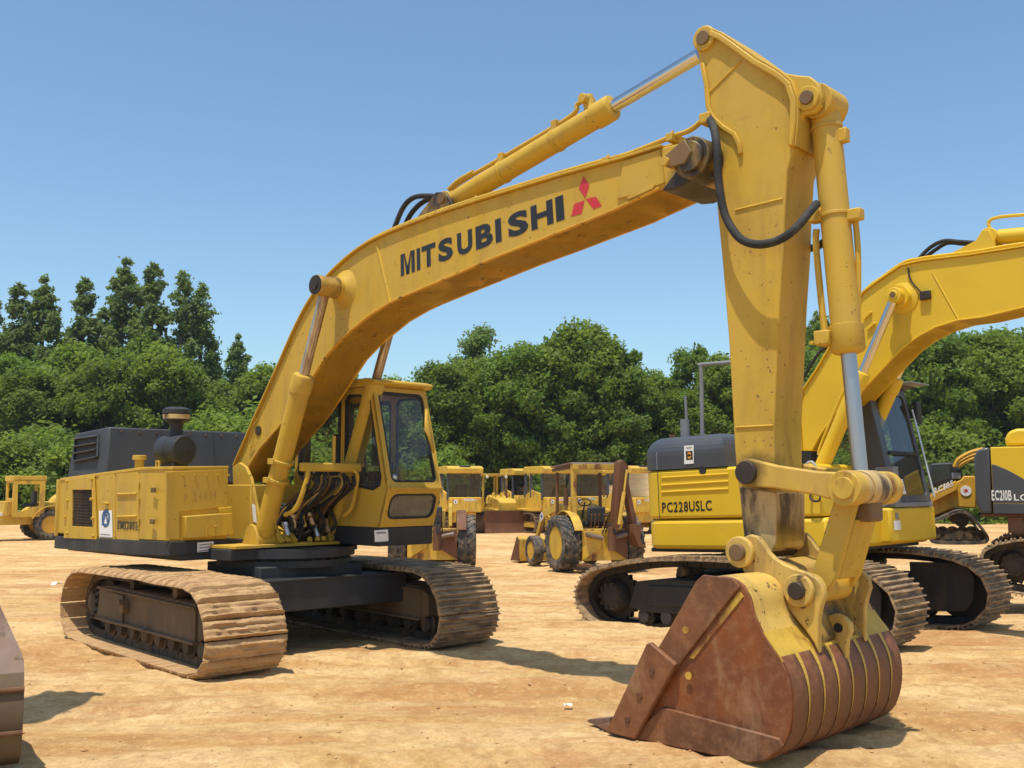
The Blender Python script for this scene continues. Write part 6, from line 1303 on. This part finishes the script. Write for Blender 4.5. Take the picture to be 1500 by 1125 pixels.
mb = MB(); mb.tube([(-.3, 0, 1.4), (-.6, 0, 2.0), (-1.3, 0, 2.25), (-2.4, 0, 2.1), (-3.0, 0, 1.6)], .28, 10); mb.build('gooseneck', 'far_yellow', sc)
mb = MB(); mb.cyl((-.9, .6, 2.3), (-2.4, .6, 2.35), .11); mb.cyl((-.9, -.6, 2.3), (-2.4, -.6, 2.35), .11); mb.build('lift_cylinder', 'far_yellow', sc)
for s in (-1, 1): mb = MB(); mb.prism([(-2.6, .35), (-2.6, 1.9), (-5.8, 2.0), (-6.2, 1.2), (-5.6, .4)], s*1.2-.06, s*1.2+.06); mb.build('bowl_side', 'rust', sc, .01)
mb = MB(); mb.box(-6.0, -2.7, -1.15, 1.15, .35, .5); mb.build('bowl_floor', 'rust', sc)

# ================================================================== trees
def crown_mesh(name, kind, seed, leaf, nleaf, H, W, mat, low=.0):
    rg = np.random.default_rng(seed); blobs = []
    for i in range({'round': 95, 'tall': 120, 'loose': 60, 'bush': 26}[kind]):
        t = rg.uniform(0, 1)
        if kind == 'round': z = H*(.12+.80*t); env = W*math.sqrt(max(.02, 1-((t-.42)/.62)**2))*rg.uniform(.8, 1.12)
        elif kind == 'bush': z = H*(.05+.80*t); env = W*math.sqrt(max(.02, 1-((t-.3)/.75)**2))
        elif kind == 'tall': z = H*(.16+.82*t**.9); env = W*(1-t)**.62*(.82+.18*math.sin(t*26+seed))+.12
        else: z = H*(.14+.83*t); env = W*(math.sin(math.pi*min(1, t*.80+.2)))**.8+.2
        a = rg.uniform(0, 2*math.pi); rr_ = env*math.sqrt(rg.uniform(.15, 1))
        br = {'round': rg.uniform(.55, 1.25), 'bush': rg.uniform(.6, 1.1), 'tall': rg.uniform(.5, .95)*(1.2-.75*t), 'loose': rg.uniform(.4, .9)}[kind]
        rr_ = max(0, rr_-br*.35); blobs.append((rr_*math.cos(a), rr_*math.sin(a), z, br, rg.uniform(0, 1)))
    if kind == 'tall': blobs.append((0, 0, H*.985, .35, .5))
    bw = np.array([b[3]**2 for b in blobs]); bw /= bw.sum(); idx = rg.choice(len(blobs), nleaf, p=bw); Bm = np.array(blobs)[idx]
    d = rg.normal(size=(nleaf, 3)); d /= np.linalg.norm(d, axis=1)[:, None]
    # clumps: pull directions towards a handful of twig directions of each blob
    ntw = 14; tw = rg.normal(size=(len(blobs), ntw, 3)); tw /= np.linalg.norm(tw, axis=2)[:, :, None]
    pick = tw[idx, rg.integers(0, ntw, nleaf)]; d = d*.55+pick*.75; ln = np.linalg.norm(d, axis=1)
    rad = Bm[:, 3]*np.clip(rg.normal(.86, .20, nleaf), .25, 1.3)
    c = Bm[:, :3]+d*rad[:, None]*np.array([1, 1, .78]); c[:, 2] = np.maximum(c[:, 2], .1)
    nr = d*.5+rg.normal(size=(nleaf, 3))*.6+np.array([0, 0, .45]); nr /= np.linalg.norm(nr, axis=1)[:, None]
    ax = np.cross(nr, rg.normal(size=(nleaf, 3))); ax /= np.linalg.norm(ax, axis=1)[:, None]; bx = np.cross(nr, ax)
    L = leaf*rg.uniform(.6, 1.35, nleaf)[:, None]
    v = np.stack([c-ax*L*.62, c-bx*L*.36+nr*L*.1, c+ax*L*.62, c+bx*L*.36+nr*L*.1], 1).reshape(-1, 3)
    me = bpy.data.meshes.new(name); me.vertices.add(4*nleaf); me.vertices.foreach_set('co', v.ravel().astype(np.float32))
    me.loops.add(4*nleaf); me.loops.foreach_set('vertex_index', np.arange(4*nleaf, dtype=np.int32)); me.polygons.add(nleaf)
    me.polygons.foreach_set('loop_start', np.arange(0, 4*nleaf, 4, dtype=np.int32)); me.polygons.foreach_set('loop_total', np.full(nleaf, 4, dtype=np.int32))
    at = me.attributes.new('tone', 'FLOAT', 'FACE'); at.data.foreach_set('value', (Bm[:, 4]*.6+rg.uniform(0, 1, nleaf)*.4).astype(np.float32))
    me.materials.append(MATS[mat]); me.update(); me.validate()
    # trunk and limbs
    tb = MB(); tb.tube([(0, 0, -.6), (.08*W, 0, H*.25), (-.04*W, .05*W, H*.55), (0, 0, H*.80)], .009*H, 8)
    vs = np.array(tb.v); z = np.clip(vs[:, 2]/H, 0, 1)
    tb.v = [tuple(p) for p in np.column_stack([vs[:, 0]*(1-.0*z), vs[:, 1], vs[:, 2]])]
    for b_ in sorted(blobs, key=lambda b: -b[3])[:12]:
        z0 = b_[2]*rg.uniform(.55, .85); tb.cyl((0, 0, z0), (b_[0]*.95, b_[1]*.95, b_[2]), (.004*H), (.0015*H), n=6, caps=False)
    return me, tb.mesh(name+'_trunk', 'bark')
KINDS = {}
for key, kind, seed, leaf, nl, H_, W_, mt in (('r1', 'round', 3, .27, 34000, 13, 4.6, 'leaf_green'), ('r2', 'round', 8, .26, 34000, 13, 4.2, 'leaf_green'), ('r3', 'round', 14, .28, 32000, 13, 4.8, 'leaf_bright'),
        ('t1', 'tall', 5, .25, 26000, 17, 3.1, 'leaf_blue'), ('t2', 'tall', 9, .25, 28000, 17, 3.4, 'leaf_blue'), ('l1', 'tall', 4, .22, 15000, 17, 2.5, 'leaf_blue'), ('l2', 'loose', 12, .20, 14000, 13, 3.2, 'leaf_blue'), ('b1', 'bush', 6, .19, 15000, 5, 2.6, 'leaf_bright'), ('b2', 'bush', 21, .20, 15000, 5, 2.8, 'leaf_green')):
    KINDS[key] = crown_mesh('crown', kind, seed, leaf, nl, H_, W_, mt)+(H_,)
LAND = [(-1e9, 'beyond the left edge'), (0, 'the far left edge of the photo'), (30, 'the left half of the scraper cab'), (62, 'the wheel of the scraper'), (95, 'the rear corner post of the big excavator'), (125, 'the louvres of the black hood'), (165, 'the left end of the black hood'), (192, 'the tank filler neck'), (212, 'the gap left of the air cleaner'), (232, 'the air cleaner stack'), (255, 'the air cleaner drum'), (280, 'the hood just right of the air cleaner'), (312, 'the middle of the black hood'), (338, 'the right end of the black hood'), (362, 'the foot of the big boom'), (385, 'the lower part of the big boom'), (410, 'the near boom cylinder'), (460, 'the hose bundle'), (495, 'the far boom cylinder'), (530, 'the big excavator cab'), (590, 'the right pillar of the big cab'), (625, 'the bulldozer beside the big cab'), (670, 'the bulldozer beside the cab, its right half'), (700, 'the open canopy bulldozer'), (735, 'the blade of the open canopy bulldozer'), (770, 'the backhoe front arms'), (800, 'the backhoe exhaust pipe'), (830, 'the left canopy post of the backhoe'), (865, 'the backhoe seat'), (895, 'the right canopy post of the backhoe'), (925, 'the folded rear arm of the backhoe'), (950, 'the rear of the short-tailed excavator'), (985, 'the exhaust of the short-tailed excavator'), (1012, 'the grey mirror mast'), (1045, 'the hood beside the big stick'), (1090, 'the left side of the big stick'), (1130, 'the right side of the big stick'), (1170, 'the gap right of the big stick'), (1205, 'the bucket cylinder'), (1245, 'the chrome rod of the bucket cylinder'), (1285, 'the second boom'), (1320, 'the second cab'), (1350, 'the mirror of the second cab'), (1385, 'the track loader cab'), (1430, 'the dark grey counterweight'), (1465, 'the lettered side panel'), (1510, None)]
USED = set()
def uniq(base, u):
    nm = next(n for (a, n), (b, _) in zip(LAND, LAND[1:]) if a <= u < b) if u < 1510 else 'beyond the right edge'
    if nm.startswith('beyond'): return base+' '+nm.replace('beyond', 'outside')
    return base+' above '+nm
def tree(key, u, vtop, d, label, group='trees along the edge of the yard', sx=1.0, name='tree'):
    me, tr, H_ = KINDS[key]; zg = -.5; hgt = (VH-vtop)/1500*d+CAMH-zg; k = hgt/H_
    x = (u-750)/1500*d
    M = Matrix.Translation((x, d, zg)) @ Matrix.Rotation(random.uniform(0, 6.28), 4, 'Z') @ Matrix.Diagonal((k*sx, k*sx, k, 1))
    if '%' in label: label = uniq(label.replace('%', '').strip(), u)
    t = thing(name, label, 'shrub' if name == 'shrub' else 'tree', M, group)
    put('crown', me, t, Matrix.Identity(4)); put('trunk', tr, t, Matrix.Identity(4)); return t
LR = 'round leafy tree %'; LT = 'tall narrow tree %'
LLo = 'tall sparse tree %'; LBu = 'low bush %'
GR = 'round leafy trees in the row'; GT = 'tall narrow trees at the left'; GL = 'sparse tall trees'; GB = 'bushes at the foot of the trees'
for u, v, d, k in ((-60, 420, 84, 't1'), (18, 412, 83, 't2'), (55, 400, 85, 't1'), (116, 404, 82, 't2'), (176, 373, 84, 't1'), (217, 382, 82, 't2'), (345, 488, 82, 't1'), (-20, 430, 88, 't2'), (146, 448, 86, 't2'), (70, 455, 80, 't2'), (308, 505, 84, 't1')): tree(k, u, v, d, LT, GT, 1.0 if k == 't1' else .95)
for u, v, d in ((262, 393, 82), (290, 410, 83)): tree('l1', u, v, d, LLo, GL)
tree('l2', 706, 474, 76, 'feathery tree with thin upper branches left of the broad green tree crown', None, 1.1)
for i, (u, v, d, s_) in enumerate(((-90, 500, 72, 1), (10, 505, 74, 1), (40, 530, 70, 1), (105, 500, 75, 1.0), (150, 515, 70, 1), (200, 482, 74, .9), (240, 500, 71, .9), (300, 565, 74, 1), (345, 545, 76, 1), (395, 530, 74, 1), (440, 540, 75, 1), (500, 540, 76, 1), (560, 550, 75, 1),
        (605, 545, 73, 1), (648, 520, 70, .95), (690, 520, 72, .9), (760, 492, 72, .95), (795, 484, 74, .9), (850, 468, 73, 1.0), (888, 486, 71, .9), (915, 535, 70, .9), (955, 540, 73, .8), (1000, 560, 70, .9), (1022, 494, 73, .75), (1065, 515, 72, .9), (1110, 500, 74, .9), (1190, 446, 78, .8), (1150, 490, 74, .9), (1225, 500, 72, .9), (1270, 505, 74, .9), (1330, 500, 72, .9), (1370, 482, 70, .95), (1410, 472, 72, .9), (1450, 478, 70, .9), (1490, 468, 74, .9), (1540, 475, 71, 1), (1600, 470, 73, 1), (1680, 470, 73, 1), (-160, 480, 74, 1))):
    tree(('r1', 'r2', 'r3')[(i*7+2) % 3], u, v, d, LR, GR, s_*random.uniform(.95, 1.1))
for i, (u, v, d) in enumerate(((10, 640, 62), (55, 615, 63), (108, 630, 62), (215, 660, 63), (325, 592, 66), (372, 585, 65), (300, 640, 62), (420, 640, 62), (480, 640, 63), (540, 640, 62), (645, 655, 62), (985, 650, 63), (1240, 650, 63), (1372, 620, 61), (1480, 650, 62), (1550, 630, 62), (-60, 630, 62))):
    tree(('b1', 'b2')[i % 2] if not (u in (55, 325, 372)) else 'b1', u, v, d, LBu, GB, random.uniform(1, 1.3), 'shrub')
for i in range(26):
    tree(('r1', 'r2')[i % 2], -200+i*72, 575+random.uniform(-15, 25), 84+random.uniform(0, 6), 'round dark tree deep in the wood, glimpsed between the crowns of the front row', 'trees deep in the wood', 1.15)

# ------------------------------------------------------------------ ground
def gz(x, y):
    s0 = 11.8+(0 if x > 0 else min(3.5, -x*1.2)); t = max(0, min(1, (y-s0)/9.5)); return -.48*(t*t*(3-2*t))
def gmat():
    m, nt, b = newmat('dirt_ground'); tc = N(nt, 'ShaderNodeTexCoord'); v = tc.outputs['Object']
    big = noi(nt, v, .5, 9, .74, .6, (.6, 1.3, 1)); c = ramp(nt, big, [(.40, (.50, .255, .095)), (.49, (.64, .395, .155)), (.58, (.80, .55, .27))])
    stk = noi(nt, v, 1.1, 8, .72, .7, (.38, 1.5, 1)); c = mix(nt, ramp(nt, stk, [(.44, 0), (.64, .75)]), c, (.74, .53, .265))
    red = noi(nt, v, 1.0, 8, .74, .6, (.5, 1.2, 1)); c = mix(nt, ramp(nt, red, [(.52, 0), (.64, .8)]), c, (.52, .255, .105))
    mid = noi(nt, v, 5, 7, .72, .2); c = mix(nt, ramp(nt, mid, [(.36, .55), (.55, 0)]), c, (.38, .20, .075))
    fine = noi(nt, v, 38, 6, .75); c = mix(nt, ramp(nt, fine, [(.32, .5), (.48, 0)]), c, (.40, .21, .085)); c = mix(nt, ramp(nt, fine, [(.62, 0), (.78, .6)]), c, (.88, .70, .43))
    gr = noi(nt, v, 17, 8, .8, .3); c = mix(nt, ramp(nt, gr, [(.40, .30), (.50, 0)]), c, (.47, .245, .095)); c = mix(nt, ramp(nt, gr, [(.53, 0), (.66, .42)]), c, (.88, .65, .335))
    nt.links.new(c, b.inputs['Base Color']); b.inputs['Roughness'].default_value = .95; b.inputs['Specular IOR Level'].default_value = .15
    a = N(nt, 'ShaderNodeMath', operation='MULTIPLY_ADD'); a.inputs[1].default_value = .35; nt.links.new(fine, a.inputs[0]); nt.links.new(gr, a.inputs[2])
    bump(nt, b, a.outputs[0], .75, .04)
gmat()
ysr = [2.0]; 
while ysr[-1] < 40: ysr.append(ysr[-1]+max(.03, ysr[-1]*.0058))
while ysr[-1] < 900: ysr.append(ysr[-1]*1.09)
nx = 330; Y_ = np.array(ysr); ny = len(Y_); X0 = np.linspace(-1, 1, nx)
co = np.zeros((ny, nx, 3), np.float32)
RUTS = [(0, 8.6, R(8), .22), (0, 10.4, R(6), .22), (3, 7.4, R(-24), .28), (-4, 7.6, R(14), .2), (0, 15.5, R(3), .3), (0, 17.6, R(2), .3), (2, 9.4, R(-12), .25), (-1, 6.4, R(10), .2), (-1, 12.9, R(-4), .25)]
def hgt(x, y):
    n = noise.noise(Vector((x*.5, y*1.1, 0)))*.022+noise.noise(Vector((x*1.9, y*2.6, 3)))*.014+noise.noise(Vector((x*6, y*7, 5)))*.008
    r = 0
    for (cx, cy, ang, wd) in RUTS:
        dx, dy = x-cx, y-cy; lat = -dx*math.sin(ang)+dy*math.cos(ang)+.35*noise.noise(Vector((dx*.12, cx, 0)))*3; al = dx*math.cos(ang)+dy*math.sin(ang)
        if abs(lat) < wd*1.7:
            e = abs(lat)/wd; n += -.022*max(0, 1-e**4)+.016*math.exp(-((e-1.15)/.2)**2)+(.007*math.sin(al*38+abs(lat)*14) if e < .95 else 0)
    r = abs(noise.noise(Vector((x*.16+3, y*1.7, 9)))); n -= .028*max(0, 1-r*7)
    return n
for j, y in enumerate(Y_):
    half = max(5.0, y*.78) if y < 60 else y*1.5
    xs_ = X0*half
    for i, x in enumerate(xs_):
        h = (hgt(x, y) if y < 34 else 0)*min(1, max(0, (36-y)/6)) if y < 36 else 0
        co[j, i] = (x, y, gz(x, y)+h-.004)
me = bpy.data.meshes.new('ground'); idx = np.arange(ny*nx).reshape(ny, nx)
q = np.stack([idx[:-1, :-1], idx[:-1, 1:], idx[1:, 1:], idx[1:, :-1]], -1).reshape(-1, 4)
me.vertices.add(ny*nx); me.vertices.foreach_set('co', co.ravel()); me.loops.add(q.size); me.loops.foreach_set('vertex_index', q.ravel().astype(np.int32)); me.polygons.add(len(q))
me.polygons.foreach_set('loop_start', np.arange(0, q.size, 4, dtype=np.int32)); me.polygons.foreach_set('loop_total', np.full(len(q), 4, dtype=np.int32)); me.polygons.foreach_set('use_smooth', np.ones(len(q), bool))
me.materials.append(MATS['dirt_ground']); me.update(); me.validate()
go = bpy.data.objects.new('ground', me); COL.objects.link(go); go['kind'] = 'structure'
mb = MB(); mb.add([(-1500, -60, -.56), (1500, -60, -.56), (1500, 2400, -.56), (-1500, 2400, -.56)], [(0, 1, 2, 3)]); o = flat(mb, 'terrain', 'dirt_ground', None); o['kind'] = 'structure'
# loose stones and clods: one object nobody could count
simple('stone_pale', (.74, .58, .36), .9)
rg = np.random.default_rng(5)
oct_v = np.array([(1, 0, 0), (-1, 0, 0), (0, 1, 0), (0, -1, 0), (0, 0, 1), (0, 0, -1)], float); oct_f = np.array([(0, 2, 4), (2, 1, 4), (1, 3, 4), (3, 0, 4), (2, 0, 5), (1, 2, 5), (3, 1, 5), (0, 3, 5)])
def stones(name, n, smin, smax, mat, ymax):
    V = []; Fc = []
    for k in range(n):
        y = 4.5+(ymax-4.5)*rg.random()**1.6; x = rg.uniform(-.62, .62)*y; s = smin+(smax-smin)*rg.random()**4
        z = gz(x, y)+hgt(x, y); a = rg.uniform(0, 6.28); ca, sa = math.cos(a), math.sin(a)
        p = oct_v*np.array([s, s*rg.uniform(.6, 1), s*rg.uniform(.4, .8)])*rg.uniform(.75, 1.25, (6, 1)); p = np.column_stack([p[:, 0]*ca-p[:, 1]*sa, p[:, 0]*sa+p[:, 1]*ca, p[:, 2]])+(x, y, z)
        V.append(p); Fc.append(oct_f+6*k)
    me = bpy.data.meshes.new(name); me.from_pydata(np.concatenate(V).tolist(), [], np.concatenate(Fc).tolist()); me.materials.append(MATS[mat]); me.update()
    o = bpy.data.objects.new(name, me); COL.objects.link(o); o['kind'] = 'stuff'; o['label'] = 'loose stones and dirt clods scattered over the yard'; o['category'] = 'gravel'
stones('dirt_clods', 3600, .003, .024, 'dirt_ground', 24); stones('pale_gravel', 3000, .002, .010, 'stone_pale', 18)
for (x, y, s, lab) in ((.43, 8.06, .05, 'crumpled white scrap on the dirt left of the rusty bucket'), (-8.9, 20.3, .13, 'crumpled white scrap on the dirt behind the near track'), (-8.7, 21.6, .10, 'small white scrap farther back on the dirt at the left')):
    mb = MB(); rn = random.Random(int(x*100)); n = 5; vs = [(x+s*(i/(n-1)-.5)*1.3, y+s*(j/(n-1)-.5), gz(x, y)+.01+s*.5*rn.random()) for i in range(n) for j in range(n)]
    mb.add(vs, [(i*n+j, (i+1)*n+j, (i+1)*n+j+1, i*n+j+1) for i in range(n-1) for j in range(n-1)]); o = flat(mb, 'paper_scrap', 'sticker_white', None); o['label'] = lab; o['category'] = 'paper scrap'

# ------------------------------------------------------------------ air
m = bpy.data.materials.new('haze_air'); m.use_nodes = True; nt = m.node_tree; nt.nodes.clear()
o_ = N(nt, 'ShaderNodeOutputMaterial'); pv = N(nt, 'ShaderNodeVolumePrincipled'); pv.inputs['Color'].default_value = (.86, .92, 1, 1); pv.inputs['Density'].default_value = .0003; pv.inputs['Anisotropy'].default_value = .3
nt.links.new(pv.outputs[0], o_.inputs['Volume']); MATS['haze_air'] = m
mb = MB(); mb.box(-1600, 1600, -80, 2450, -1.6, 24); hz_ = flat(mb, 'haze', 'haze_air', None); hz_['kind'] = 'stuff'; hz_['label'] = 'thin summer haze over the yard'; hz_['category'] = 'haze'
